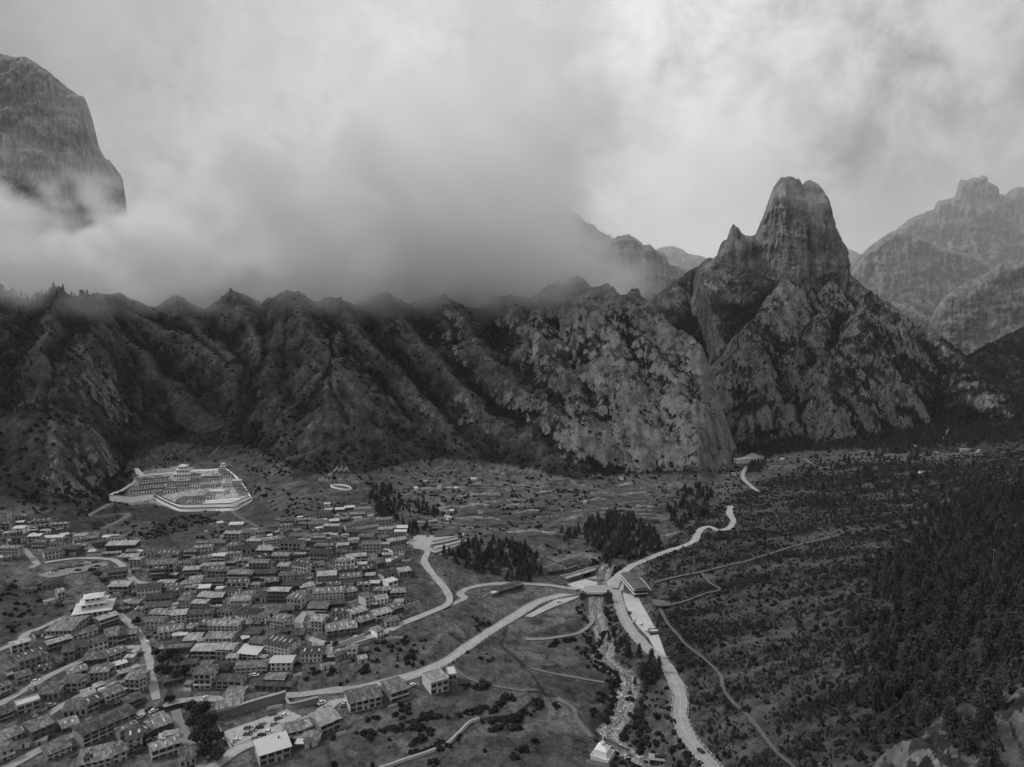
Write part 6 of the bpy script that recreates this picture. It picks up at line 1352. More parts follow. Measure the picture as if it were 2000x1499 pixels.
# ------------------------------------------------------------------ little sheds, stacks and yard walls between the houses
r2 = random.Random(21); SH = []
HP = np.array([[h_[0].location.x, h_[0].location.y] for h_ in HOUSES])
k = 0
while len(SH) < 170 and k < 6000:
    k += 1; h_ = r2.choice(HOUSES); px = h_[1] + r2.uniform(-30, 30); py = h_[2] + r2.uniform(-12, 14)
    if px > 800 or py > 1490: continue
    c = hit(px, py); i, j = _gi(c[0], c[1]); 
    if EXCL[int(round(float(i))), int(round(float(j)))]: continue
    w_, d_, hh = r2.uniform(2.5, 6.5), r2.uniform(2.2, 4), r2.uniform(1.8, 2.8)
    SH.append((c, w_, d_, hh, px, py)); exclude([c + [w_ / 2, 0, 0], c + [w_ / 2, d_, 0], c + [-w_ / 2, d_, 0], c + [-w_ / 2, 0, 0]], .6)
items = []
for (c, w_, d_, hh, px, py) in SH:
    rz = r2.uniform(-.4, .7) if px > 250 else r2.uniform(.3, 1.0); rf = r2.choice(['dark', 'grey', 'mid', 'pale', 'white', 'pale']); wl = r2.choice(['wood', 'stone', 'grey', 'pale'])
    o = thing('shed', '', 'shed', tuple(c), rz, 'sheds between the village houses')
    b = MB(); b.box(-w_ / 2, w_ / 2, 0, d_, -1.2, hh); b.build('wall', MW[wl], o)
    b = MB(); n0 = 0; t_ = r2.uniform(.1, .6); e = .35
    b.v = [(-w_ / 2 - e, -e, hh + .01), (w_ / 2 + e, -e, hh + .01), (w_ / 2 + e, d_ + e, hh + t_), (-w_ / 2 - e, d_ + e, hh + t_)]; b.v += [(x, y, z + .12) for x, y, z in b.v]
    b.f = [(0, 1, 5, 4), (1, 2, 6, 5), (2, 3, 7, 6), (3, 0, 4, 7), (4, 5, 6, 7), (3, 2, 1, 0)]; b.m = [0] * 6; b.build('roof', MR[rf], o)
    put('door', DOOR, o, (r2.uniform(-.2, .2) * w_, 0, .02), 0, (.9, 1, hh * .8)); items.append([o, px, py, rf, wl])
gr = {}
for it in items: mk = min(MARKS, key=lambda m: math.hypot(m[1] - it[1], (m[2] - it[2]) * 1.3))[0]; gr.setdefault((RN[it[3]], WN[it[4]], mk), []).append(it)
for (rf, wl, mk), its in gr.items():
    its.sort(key=lambda t: t[1])
    for i, it in enumerate(its): it[0]['label'] = '%s-roofed %s shed %s' % (rf, wl, mk) if len(its) == 1 else '%s %s-roofed %s shed %s' % (ORD[i], rf, wl, mk)
# yard walls
k = 0; made = 0; seen = {}
while made < 60 and k < 900:
    k += 1; h_ = r2.choice(HOUSES); px = h_[1] + r2.uniform(-25, 25); py = h_[2] + r2.uniform(3, 14)
    if px > 800 or py > 1485 or py < 1030: continue
    dx = r2.uniform(12, 34); sl = (-.45 if px < 290 and py > 1200 else r2.uniform(-.35, .05)) * dx
    q = [hit(px, py), hit(px + dx / 2, py + sl / 2 + r2.uniform(-1, 1)), hit(px + dx, py + sl)]
    bad = any(EXCL[int(round(float(_gi(c[0], c[1])[0]))), int(round(float(_gi(c[0], c[1])[1])))] for c in q)
    if bad: continue
    mk = min(MARKS, key=lambda m: math.hypot(m[1] - px, (m[2] - py) * 1.3))[0]; n_ = seen.get(mk, 0)
    if n_ > 8: continue
    seen[mk] = n_ + 1; tl = ['pale', 'grey stone', 'dark stone'][n_ % 3]
    o = wall_run('yard_wall', '%s %s yard wall %s' % (['low', 'short', 'rough'][n_ // 3 % 3], tl, mk), None, r2.uniform(.9, 1.8), .5, [MCONC, MSTONE, MW['wood']][n_ % 3], raw=np.array(q), group='yard walls of the village'); made += 1

# ------------------------------------------------------------------ boulders of the stream bed
def rock_mesh(seed):
    bm = bmesh.new(); bmesh.ops.create_icosphere(bm, subdivisions=1, radius=.5); r_ = random.Random(seed)
    for v in bm.verts: v.co = v.co * r_.uniform(.75, 1.2); v.co.z *= .7
    me = bpy.data.meshes.new('boulder'); bm.to_mesh(me); bm.free(); me.materials.append(M('boulder', .42, var=.4, scale=1.2, var2=.5)); return me
RK = [rock_mesh(i) for i in range(3)]; rr_ = np.random.RandomState(3); pts = []
q = densify(river_line[::3], 1.0); n = len(q); k_ = rr_.randint(0, n, 5200); off = rr_.normal(0, 2.4, len(k_))
dq = np.gradient(q[:, :2], axis=0); dq /= np.linalg.norm(dq, axis=1)[:, None]; nq = np.c_[-dq[:, 1], dq[:, 0]]
bp = q[k_, :2] + nq[k_] * off[:, None]; bz = samp(H, bp[:, 0], bp[:, 1]); BOULD = np.c_[bp, bz]; bs = .35 + 1.1 * rr_.uniform(0, 1, len(k_)) ** 4; bs[np.abs(off) > 4.5] *= .7

for k, (px, py, w_, where) in enumerate([(872, 1015, 4, 'left end of the field path above the wood'), (882, 1003, 3.5, 'on the pale field wall above the wood'), (938, 1004, 5, 'at the right end of the pale field wall'), (1142, 985, 3.5, 'alone in the big dark meadow'), (1247, 994, 3, 'on the terrace edge right of the big meadow'), (925, 940, 6, 'on the terraces under the slope'),
    (972, 949, 9, 'long and low under the terraces'), (877, 958, 5, 'on the village path below the terraces'), (858, 955, 4, 'by the path left of the terraces'), (890, 958, 4, 'by the path below the terraced slope'), (1004, 953, 4, 'near the right end of the terraces'), (1215, 938, 4, 'below the limestone face'), (1433, 930, 5, 'by the bend of the upper valley road'),
    (1528, 901, 4, 'on the pale strip right of the valley house'), (1801, 926, 4.5, 'in a clearing of the right wood'), (1885, 882, 10, 'long and white among the far right clearings'), (830, 945, 4, 'above the dark meadow trees'), (812, 958, 4, 'right behind the dark meadow trees'), (760, 1000, 3.5, 'in front of the dark meadow trees')]):
    c = hit(px, py); o = thing('hut', 'small pale hut ' + where if 'long' not in where else 'low building, ' + where, 'hut', tuple(c), r2.uniform(-.3, .3), 'huts among the valley fields'); hh = 2.4; d_ = 3.2
    b = MB(); b.box(-w_ / 2, w_ / 2, 0, d_, -1.5, hh); b.build('wall', MW[['pale', 'grey', 'white'][k % 3]], o)
    b = MB(); e = .4; b.v = [(-w_ / 2 - e, -e, hh + .01), (w_ / 2 + e, -e, hh + .01), (w_ / 2 + e, d_ + e, hh + .7), (-w_ / 2 - e, d_ + e, hh + .7)]; b.v += [(x, y, z + .12) for x, y, z in b.v]
    b.f = [(0, 1, 5, 4), (1, 2, 6, 5), (2, 3, 7, 6), (3, 0, 4, 7), (4, 5, 6, 7), (3, 2, 1, 0)]; b.m = [0] * 6; b.build('roof', MR[['pale', 'white', 'mid', 'pale'][k % 4]], o)

# ------------------------------------------------------------------ plants
def leafy(name, clumps, nquad, size, mat, seed):
    """crown of many small leaf clumps spread through lobes"""
    r = random.Random(seed); b = MB()
    for (cx, cy_, cz, rr, rz) in clumps:
        for k in range(nquad):
            u = r.uniform(-1, 1); a = r.uniform(0, 2 * math.pi); q = math.sqrt(1 - u * u); s = r.uniform(.62, 1.05)
            p = Vector((cx + rr * s * q * math.cos(a), cy_ + rr * s * q * math.sin(a), cz + rz * s * u))
            n = Vector((q * math.cos(a) + r.uniform(-.6, .6), q * math.sin(a) + r.uniform(-.6, .6), u + r.uniform(-.2, .8))).normalized()
            t1 = n.cross(Vector((r.uniform(-1, 1), r.uniform(-1, 1), r.uniform(-1, 1)))).normalized() * size * r.uniform(.6, 1.3); t2 = n.cross(t1) * r.uniform(.6, 1.0)
            b.face([p - t1 - t2 * .4, p + t1 * .3 - t2, p + t1 + t2 * .4, p - t1 * .3 + t2])
    return b.mesh(name, mat)

def conifer(name, mat, levels, pts, seed, width=.21, lean=0.0):
    """unit-height conifer crown: ragged drooping whorls"""
    r = random.Random(seed); b = MB()
    for L in range(levels):
        f = L / levels; z1 = 1.0 - (1 - f) * .0 - f * .86; zt = 1.0 - max(0, f - .5 / levels) * .88 + .02; zt = min(1.0, zt + .06)
        zb = 1.0 - (f + 1.25 / levels) * .86; R = width * (.18 + .95 * (f + .6 / levels) ** .85)
        n0 = len(b.v); b.v.append((0, 0, zt)); ph = r.uniform(0, 6.28)
        for k in range(pts * 2):
            a = ph + math.pi * k / pts; rr = R * (r.uniform(.85, 1.25) if k % 2 == 0 else r.uniform(.35, .6))
            b.v.append((rr * math.cos(a), rr * math.sin(a), zb + (r.uniform(-.02, .025) if k % 2 == 0 else .045)))
        for k in range(pts * 2): b.f.append((n0, n0 + 1 + k, n0 + 1 + (k + 1) % (pts * 2))); b.m.append(0)
        for k in range(pts + 3):                                    # loose twigs that break the outline
            a = r.uniform(0, 6.28); q_ = r.uniform(.55, 1.12) * R; z_ = zb + r.uniform(.0, .09); c_, s_ = math.cos(a), math.sin(a); w_ = .022 + .03 * r.random()
            b.face([(q_ * c_ - w_ * s_, q_ * s_ + w_ * c_, z_ + .015), (q_ * c_ + w_ * s_, q_ * s_ - w_ * c_, z_ - .01), ((q_ + .07) * c_, (q_ + .07) * s_, z_ + r.uniform(-.03, .05))])
    return b.mesh(name, mat)

def plant_mat(name, tone, var2=.35):
    m = M(name, tone, var=.45, scale=3.0, rough=.95, spec=.08, var2=var2)
    return m
MCON = plant_mat('conifer_needles', .055); MCON2 = plant_mat('young_conifer_needles', .046); MLEAF = plant_mat('broad_leaves', .032); MSHR = plant_mat('shrub_leaves', .026); MBARK = M('bark', .07, scale=3)
CONM = [conifer('crown', MCON, 10, 10, 1, .25), conifer('crown', MCON, 9, 10, 2, .30), conifer('crown', MCON, 11, 9, 3, .22)]
YNGM = [conifer('young_crown', MCON2, 5, 7, 4, .34), conifer('young_crown', MCON2, 4, 7, 5, .42)]
SHRM = [leafy('shrub', [(0, 0, .35, .5, .38), (.3, .1, .25, .3, .25), (-.25, -.2, .28, .33, .28)], 34, .17, MSHR, 6), leafy('shrub', [(0, 0, .3, .45, .32), (-.3, .2, .22, .3, .22)], 40, .17, MSHR, 7)]
BRDM = [leafy('crown', [(0, 0, .62, .30, .30), (.17, .08, .52, .22, .2), (-.18, -.05, .5, .22, .2), (.02, -.2, .46, .2, .18), (0, .2, .5, .2, .2)], 80, .055, MLEAF, 8)]
_t = MB()
for (z0, z1, r0, r1) in ((0, .4, .018, .013), (.4, .93, .013, .003)):
    _t.bar((0, 0, z0), (0, 0, z1), (r0 + r1) / 2, 0, 5)
TRUNK = _t.mesh('trunk', MBARK)
_t = MB(); _t.bar((0, 0, -.02), (0, 0, .4), .03, 0, 6)
for a in range(4): _t.bar((0, 0, .32), (.16 * math.cos(a * 1.6), .16 * math.sin(a * 1.6), .58), .012, 0, 4)
BTRUNK = _t.mesh('trunk', MBARK)

CELL = np.gradient(Y)[:, None] * (np.gradient(A)[None, :] * Y[:, None])
prs = np.random.RandomState(5)
inview = (np.abs(GX / GY) < .80)
def sprinkle(dens, excl=True):
    lam = dens * CELL * inview
    if excl: lam = lam * ~EXCL
    c = prs.poisson(np.clip(lam, 0, 6)); ii, jj = np.where(c > 0); rep = c[ii, jj]; ii = np.repeat(ii, rep); jj = np.repeat(jj, rep)
    fi = ii + prs.uniform(-.5, .5, len(ii)); fj = jj + prs.uniform(-.5, .5, len(jj))
    y = np.interp(fi, np.arange(len(Y)), Y); a = np.interp(fj, np.arange(len(A)), A); x = a * y
    return np.c_[x, y, samp(H, x, y)]
def pm(poly, soft=4): return poly_mask(GX + 5 * nz_b, GY + 6 * nz_a, hits(poly), soft)

# where each kind grows
d_wood = np.clip(WOOD * 1.3 + .35 * nz_a + .9 * np.clip(CONC, -.3, 1) - .45, 0, 1) * MTN * (GY > 700)
d_wood = np.maximum(d_wood, WOOD * .8 * (GX > 150) * (GY > 900)) * (1 - .93 * ROCK) * (WOOD > .08) * sstep(1.7, 1.2, SLOPE)
tall = sprinkle(d_wood / 42.0)
d_shr = MTN * (1 - .85 * sstep(.1, .5, ROCK + .25 * (ROCKW > .6))) * np.clip(.40 + 1.3 * nz_a + 1.0 * nz_b + .9 * np.clip(CONC, -.4, 1), .03, 1) * (GY < 1700)
shr = sprinkle(d_shr * (1 - FIELDM) / 26.0)
east_tall = pm([(1700, 1170), (1740, 1090), (1830, 1000), (1900, 950), (2100, 940), (2200, 1499), (1900, 1499), (1760, 1440), (1690, 1350), (1680, 1250)], 10)
east_all = mE
mid_tall = np.maximum(pm([(1560, 900), (1800, 890), (2000, 920), (2000, 960), (1850, 1000), (1780, 1040), (1640, 1020), (1560, 960)], 10) * .5, east_tall)
clust = [([(868, 1085), (900, 1062), (960, 1058), (1030, 1068), (1060, 1110), (1055, 1145), (1000, 1135), (930, 1125), (880, 1105)], 1.0), ([(1140, 1030), (1165, 1012), (1225, 1005), (1275, 1040), (1290, 1080), (1235, 1098), (1180, 1112), (1170, 1085), (1145, 1065)], 1.0),
  ([(718, 950), (760, 950), (790, 975), (780, 1025), (750, 1030), (735, 1000), (720, 985)], .6), ([(790, 985), (855, 985), (860, 1005), (800, 1005)], .4), ([(780, 1030), (845, 1030), (850, 1042), (785, 1048)], .7), ([(1095, 1035), (1125, 1035), (1125, 1060), (1098, 1058)], .9),
  ([(1330, 960), (1390, 950), (1380, 1010), (1330, 1040), (1300, 1010)], .5), ([(1190, 1205), (1220, 1230), (1290, 1300), (1305, 1330), (1270, 1330), (1200, 1270), (1185, 1240)], .55), ([(1240, 1320), (1262, 1318), (1265, 1345), (1242, 1345)], .7), ([(1470, 890), (1500, 895), (1490, 925), (1455, 925)], .7),
  ([(1790, 855), (1820, 862), (1825, 872), (1800, 870)], .8), ([(1330, 640), (1500, 620), (1480, 700), (1400, 690)], .0)]
d_t = east_tall * (.9 + .3 * nz_a) + mid_tall * .25
for poly, v in clust: d_t = np.maximum(d_t, pm(poly, 2) * v)
near_t = sprinkle(np.clip(d_t, 0, 1.2) / 26.0)
d_y = east_all * np.clip(.50 + 1.2 * nz_a + 1.2 * nz_b - 1.8 * nz_e, 0, 1) * (1 - east_tall * .8)
young = sprinkle(d_y / 3.0)
d_s = east_all * np.clip(.30 - 1.2 * nz_a + 1.2 * nz_b, 0, 1) / 16.0
bank = np.zeros(H.shape); ii, jj, dd, bedw = RIVER_W; bank[ii, jj] = sstep(bedw + 2.4, bedw + 3.6, dd) * sstep(bedw + 11, bedw + 6, dd)
d_s = np.maximum(d_s, bank * np.clip(.5 + 1.4 * perlin2(GX / 14, GY / 14), 0, 1) / 5.0)
nbh = ridged2(GX / 24 + 2, GY / 24, 3)
valley = (1 - MTN) * (1 - east_all) * (1 - .97 * FIELDM)
d_s = np.maximum(d_s, valley * (GY > 540) * np.clip(nbh * 1.6 - .75 + nz_a, 0, 1) / 14.0)
scrub = [([(570, 1300), (640, 1275), (700, 1280), (800, 1230), (830, 1240), (830, 1300), (730, 1325), (600, 1345), (570, 1335)], .5), ([(300, 1100), (345, 1110), (470, 1085), (470, 1130), (330, 1150)], .35), ([(245, 1210), (290, 1215), (310, 1280), (285, 1250)], .5), ([(1230, 1340), (1330, 1340), (1340, 1470), (1250, 1470), (1225, 1420)], .5),
  ([(560, 985), (700, 985), (720, 1020), (560, 1010)], .3), ([(330, 1015), (380, 1005), (420, 1020), (300, 1055), (280, 1050)], .5), ([(0, 1120), (90, 1150), (130, 1210), (40, 1250), (0, 1260)], .4), ([(820, 1130), (880, 1120), (880, 1160)], .3), ([(940, 1195), (960, 1225), (930, 1235), (925, 1210)], .7), ([(915, 1275), (970, 1262), (980, 1290), (935, 1290)], .4),
  ([(1250, 1455), (1330, 1465), (1360, 1520), (1180, 1520), (1200, 1490)], .4), ([(700, 1340), (800, 1330), (850, 1400), (720, 1430)], .08), ([(640, 1440), (800, 1400), (1000, 1470), (800, 1520), (600, 1520)], .06)]
for poly, v in scrub: d_s = np.maximum(d_s, pm(poly, 2) * v * np.clip(.6 + nz_b, 0, 1) / 8.0)
# planted strips and hedges along terrace lips
HEDGES = [[(900, 1340), (935, 1345), (948, 1338)], [(960, 1390), (975, 1380), (1000, 1362), (985, 1366)], [(890, 1398), (925, 1390), (945, 1385)], [(1000, 1404), (1030, 1395), (1052, 1378), (1054, 1366)], [(945, 1410), (1000, 1410), (1020, 1400)], [(960, 1423), (1010, 1422)], [(1085, 1375), (1090, 1385)], [(800, 1455), (835, 1440), (850, 1425)], [(800, 1475), (860, 1460), (900, 1440)], [(1000, 1478), (1035, 1460), (1045, 1455)],
  [(810, 1410), (840, 1400), (870, 1398)], [(770, 1360), (790, 1385), (810, 1420)], [(1075, 1262), (1110, 1252), (1125, 1250)], [(700, 1440), (760, 1425), (830, 1420)], [(1180, 1235), (1170, 1260), (1165, 1280), (1175, 1300), (1205, 1318), (1205, 1340), (1198, 1370), (1180, 1410)], [(1215, 1435), (1230, 1450), (1260, 1470)]]
hd = []
for ln in HEDGES:
    q = densify([hit(*p) for p in ln], 1.0); k = prs.randint(0, len(q), len(q) * 1); pp = q[k].copy(); pp[:, :2] += prs.normal(0, 1.1, (len(k), 2)); pp[:, 2] = samp(H, pp[:, 0], pp[:, 1]); hd.append(pp)
low_s = np.vstack([sprinkle(d_s)] + hd)
print('plants', len(tall), len(shr), len(near_t), len(young), len(low_s))

def shown(p, size):
    d = np.sqrt(p[:, 0] ** 2 + p[:, 1] ** 2 + (p[:, 2] - ZC) ** 2); return size / d
def in_frame(p):
    c, s = math.cos(PITCH), math.sin(PITCH); z = p[:, 2] - ZC; dep = p[:, 1] * c - z * s; u = (p[:, 1] * s + z * c)
    return (np.abs(p[:, 0] / dep) < .74) & (u / dep > -.555)

def individuals(P_, size, want, make):
    ok = np.where(in_frame(P_))[0]; k = ok[np.argsort(-shown(P_[ok], size[ok]))[:want]]; keep = np.ones(len(P_), bool); keep[k] = False
    for i in k: make(P_[i], size[i])
    return keep

def stuff_points(name, label, pts, size, templates, squash=None, cat=None):
    """one object: points that instance the crowns of standing plants"""
    n = len(pts); me = bpy.data.meshes.new(name); me.vertices.add(n); me.vertices.foreach_set('co', pts.astype(np.float32).ravel())
    set_attr(me, 'size', size); wd = size * prs.uniform(.85, 1.15, n); set_attr(me, 'wide', wd); set_attr(me, 'spin', prs.uniform(0, 6.28, n))
    ob = link(name, me); ob['kind'] = 'stuff'; ob['label'] = label
    ng = bpy.data.node_groups.new(name, 'GeometryNodeTree'); ng.interface.new_socket('Geometry', in_out='INPUT', socket_type='NodeSocketGeometry'); ng.interface.new_socket('Geometry', in_out='OUTPUT', socket_type='NodeSocketGeometry')
    g = NT(ng); gi = g.add('NodeGroupInput'); go = g.add('NodeGroupOutput')
    def at(nm): return g.add('GeometryNodeInputNamedAttribute', data_type='FLOAT', inp={'Name': nm}).outputs[0]
    sc = g.add('ShaderNodeCombineXYZ', inp={0: at('wide'), 1: at('wide'), 2: at('size')}); rt = g.add('ShaderNodeCombineXYZ', inp={2: at('spin')})
    ip = g.add('GeometryNodeInstanceOnPoints'); g.l.new(gi.outputs[0], ip.inputs['Points'])
    if len(templates) > 1:
        j = g.add('GeometryNodeJoinGeometry')
        for tob in templates:
            oi = g.add('GeometryNodeObjectInfo', transform_space='ORIGINAL'); oi.inputs['Object'].default_value = tob; oi.inputs['As Instance'].default_value = True; g.l.new(oi.outputs['Geometry'], j.inputs[0])
        g.l.new(j.outputs[0], ip.inputs['Instance']); ip.inputs['Pick Instance'].default_value = True
        ri = g.add('FunctionNodeRandomValue', data_type='INT'); ri.inputs['Min'].default_value = 0; ri.inputs['Max'].default_value = len(templates) - 1; g.l.new(ri.outputs[2], ip.inputs['Instance Index'])
    else:
        oi = g.add('GeometryNodeObjectInfo', transform_space='ORIGINAL'); oi.inputs['Object'].default_value = templates[0]; oi.inputs['As Instance'].default_value = True; g.l.new(oi.outputs['Geometry'], ip.inputs['Instance'])
    g.l.new(rt.outputs[0], ip.inputs['Rotation']); g.l.new(sc.outputs[0], ip.inputs['Scale']); g.l.new(ip.outputs[0], go.inputs[0])
    ob.modifiers.new('scatter', 'NODES').node_group = ng
    return ob

PLN = {}
def tree(kind, p, s, label, group, mesh, trunk, wide=1.0):
    o = thing(kind, label, 'tree', (p[0], p[1], p[2] - .15), rnd.uniform(0, 6.28), group); w_ = s * wide * rnd.uniform(.9, 1.2)
    c = bpy.data.objects.new('crown', mesh); COL.objects.link(c); c.parent = o; c.scale = (w_, w_, s)
    t_ = bpy.data.objects.new('trunk', trunk); COL.objects.link(t_); t_.parent = o; t_.scale = (s, s, s)
    PLN.setdefault(mesh.name, c); return o

sz_near = prs.uniform(3.5, 9.5, len(near_t)); sz_near *= 1 + .1 * (near_t[:, 0] > 0)
def pix(p):
    c, s_ = math.cos(PITCH), math.sin(PITCH); z = p[2] - ZC; dep = p[1] * c - z * s_; return 1000 + FPX * p[0] / dep, 749.5 - FPX * (p[1] * s_ + z * c) / dep
LM = [('right behind the crag', 1850, 1440), ('at the foot of the dense wood', 1750, 1470), ('on the lower left fringe of the wood', 1690, 1400), ('on the left fringe of the wood', 1680, 1290), ('in the lower middle of the wood', 1820, 1370), ('in the middle of the wood', 1830, 1270), ('in the upper part of the wood', 1850, 1150), ('near the right end of the wood above the crag', 1950, 1330),
      ('between the main road and the plateau walkway', 1340, 1300), ('beside the main road below the billboard', 1370, 1400), ('by the lower road bend', 1420, 1470), ('around the lower end of the walkway', 1510, 1450), ('at the middle bend of the walkway', 1430, 1340), ('beside the viewing deck', 1300, 1180), ('on the open middle of the plateau', 1560, 1330), ('on the low ground between walkway and wood', 1600, 1450), ('right of the walkway in the rough grass', 1500, 1260),
      ('by the big white stupa', 1180, 1470), ('on the stream bank under the bridge', 1170, 1210), ('on the left stream bank at the first bend', 1175, 1270), ('on the left stream bank at the meadow', 1205, 1350), ('between stream and main road', 1260, 1390), ('on the bank near the culvert portal', 1290, 1470), ('on the terrace lips of the lower meadow', 960, 1410), ('by the zigzag field wall', 860, 1450), ('on the scrubby embankment under the village', 680, 1310), ('below the village road', 850, 1250), ('on the lowest meadow', 700, 1450), ('on the rough ground left of the tiered hall', 60, 1180), ('beside the ditch in the meadow', 1000, 1290)]
def by(p): x, y = pix(p); return min(LM, key=lambda m: math.hypot(m[1] - x, m[2] - y))[0]
def conifer_label(p, s=0):
    if p[1] > 430 and p[0] < -20: return 'dark conifer in the wood beside the village road bend', 'conifers of the wood beside the village road'
    if p[0] < 130 and p[1] > 430: return 'dark conifer in the wood behind the resort', 'conifers of the wood behind the resort'
    if p[0] < 130: return ('small' if s < 6 else 'tall') + ' dark conifer on the bank between stream and main road', 'conifers between stream and road'
    return ('%s dark conifer ' % ('small' if s < 6.5 else 'medium-sized' if s < 8.3 else 'tall')) + by(p), 'conifers of the right slope wood'
keep = individuals(near_t, sz_near, 296, lambda p, s: tree('conifer_tree', p, s, *conifer_label(p, s), rnd.choice(CONM), TRUNK))
bt = hit(1187, 1178); tree('conifer_tree', bt, 9.5, 'single dark conifer standing beside the bridge', None, CONM[1], TRUNK)
sz_tall = prs.uniform(5, 9.5, len(tall))
stuff_points('conifer_forest', 'conifer wood covering the right slope and the clumps of the valley', near_t[keep], sz_near[keep], [PLN[m.name] for m in CONM])
stuff_points('mountain_forest', 'dark conifer forest on the mountain sides', tall, sz_tall, [PLN[m.name] for m in CONM])
sz_y = prs.uniform(.6, 1.6, len(young)) * (1 + 1.2 * prs.uniform(0, 1, len(young)) ** 4)
def young_tree(p, s):
    m = rnd.choice(YNGM); o = bpy.data.objects.new('young_pine', m); COL.objects.link(o); o.location = p; w_ = s * rnd.uniform(.9, 1.2); o.scale = (w_, w_, s); o.rotation_euler = (0, 0, rnd.uniform(0, 6)); PLN.setdefault(m.name, o)
    tag(o, ('tiny' if s < 2.2 else 'small' if s < 2.8 else 'larger') + ' young pine ' + by(p), 'tree', 'young pines ' + by(p))
keep = individuals(young, sz_y, 300, young_tree)
stuff_points('young_pine_plantation', 'young pines spread over the plateau right of the river', young[keep], sz_y[keep], [PLN[m.name] for m in YNGM])
def shrub(p, s):
    m = rnd.choice(SHRM); o = bpy.data.objects.new('shrub', m); COL.objects.link(o); o.location = p; w_ = s * rnd.uniform(1.0, 1.5); o.scale = (w_, w_, s); o.rotation_euler = (0, 0, rnd.uniform(0, 6)); PLN.setdefault(m.name, o)
    lb, gr = ('low shrub on the plateau right of the curving road', 'shrubs of the plateau') if p[0] > 75 and p[1] < 700 else ('leafy shrub on the river bank or field edge', 'shrubs of bank and field edges') if p[0] > -60 else ('leafy shrub on the rough slope by the village', 'shrubs round the village')
    tag(o, ('low' if s < 2.6 else 'large') + ' leafy shrub ' + by(p), 'shrub', 'shrubs ' + by(p))
sz_l = prs.uniform(1.2, 3.2, len(low_s))
keep = individuals(low_s, sz_l, 300, shrub)
stuff_points('valley_scrub', 'low scrub along banks, terraces and field edges', low_s[keep], sz_l[keep], [PLN[m.name] for m in SHRM])
stuff_points('slope_scrub', 'scattered dark bushes on the grassy mountain slopes', shr, 1.6 + 3.2 * prs.uniform(0, 1, len(shr)) ** 1.6, [PLN[m.name] for m in SHRM])
# broadleaf trees of the village gully
for k, (px, py, s) in enumerate([(305, 1285, 7), (318, 1300, 9), (335, 1290, 8), (348, 1305, 9), (326, 1322, 8), (345, 1330, 8), (362, 1320, 7), (310, 1318, 7), (372, 1392, 8), (385, 1405, 9), (400, 1398, 9), (378, 1425, 9), (398, 1430, 10), (412, 1420, 8), (385, 1455, 9), (408, 1460, 10), (425, 1452, 8), (400, 1485, 10), (425, 1490, 9), (332, 1376, 7),
    (180, 1120, 6), (192, 1130, 7), (205, 1142, 6), (270, 1220, 5), (262, 1222, 5), (640, 1265, 5), (655, 1265, 5), (563, 1375, 4), (215, 1405, 5), (195, 1225, 5), (172, 1499, 7), (145, 1200, 5)]):
    p = hit(px, py); tree('broadleaf_tree', p, s, 'round leafy tree in the dark gully beside the village' if 300 < px < 430 and py > 1280 else 'leafy tree between the village houses', 'gully trees' if 300 < px < 430 and py > 1280 else 'trees between the village houses', BRDM[0], BTRUNK)

# stream boulders: the largest singly, the rest as one mass
bsz = bs.copy(); ok = np.where(in_frame(BOULD))[0]; kk = ok[np.argsort(-shown(BOULD[ok], bsz[ok]))[:120]]; keep = np.ones(len(BOULD), bool); keep[kk] = False; first = []
for i in kk:
    o = bpy.data.objects.new('boulder', RK[i % 3]); COL.objects.link(o); o.location = BOULD[i]; o.scale = (bsz[i] * 1.2, bsz[i], bsz[i]); o.rotation_euler = (0, 0, rnd.uniform(0, 6)); tag(o, 'pale boulder lying in the gravel bed of the stream', 'boulder', 'boulders of the stream bed')
    if len(first) < 3 and RK[i % 3] not in [f.data for f in first]: first.append(o)
stuff_points('river_stones', 'pale stones covering the stream bed', BOULD[keep], bsz[keep], first)

# ------------------------------------------------------------------ haze and cloud
def box_mesh(name, lo, hi):
    bm = bmesh.new(); bmesh.ops.create_cube(bm, size=1.0)
    for v in bm.verts:
        v.co = Vector([lo[i] + (v.co[i] + .5) * (hi[i] - lo[i]) for i in range(3)])
    me = bpy.data.meshes.new(name); bm.to_mesh(me); bm.free(); return me
hz = bpy.data.materials.new('haze'); hz.use_nodes = True; t = NT(hz.node_tree); t.n.clear()
pv = t.add('ShaderNodeVolumePrincipled', inp={'Color': (.93, .93, .93, 1), 'Density': 2.4e-5, 'Anisotropy': .2}); o = t.add('ShaderNodeOutputMaterial'); t.l.new(pv.outputs[0], o.inputs['Volume'])
me = box_mesh('haze', (-14000, -400, -60), (14000, 9300, 1500)); me.materials.append(hz)
struct('haze', me, 'thin valley haze that pales the far mountains', 'stuff')

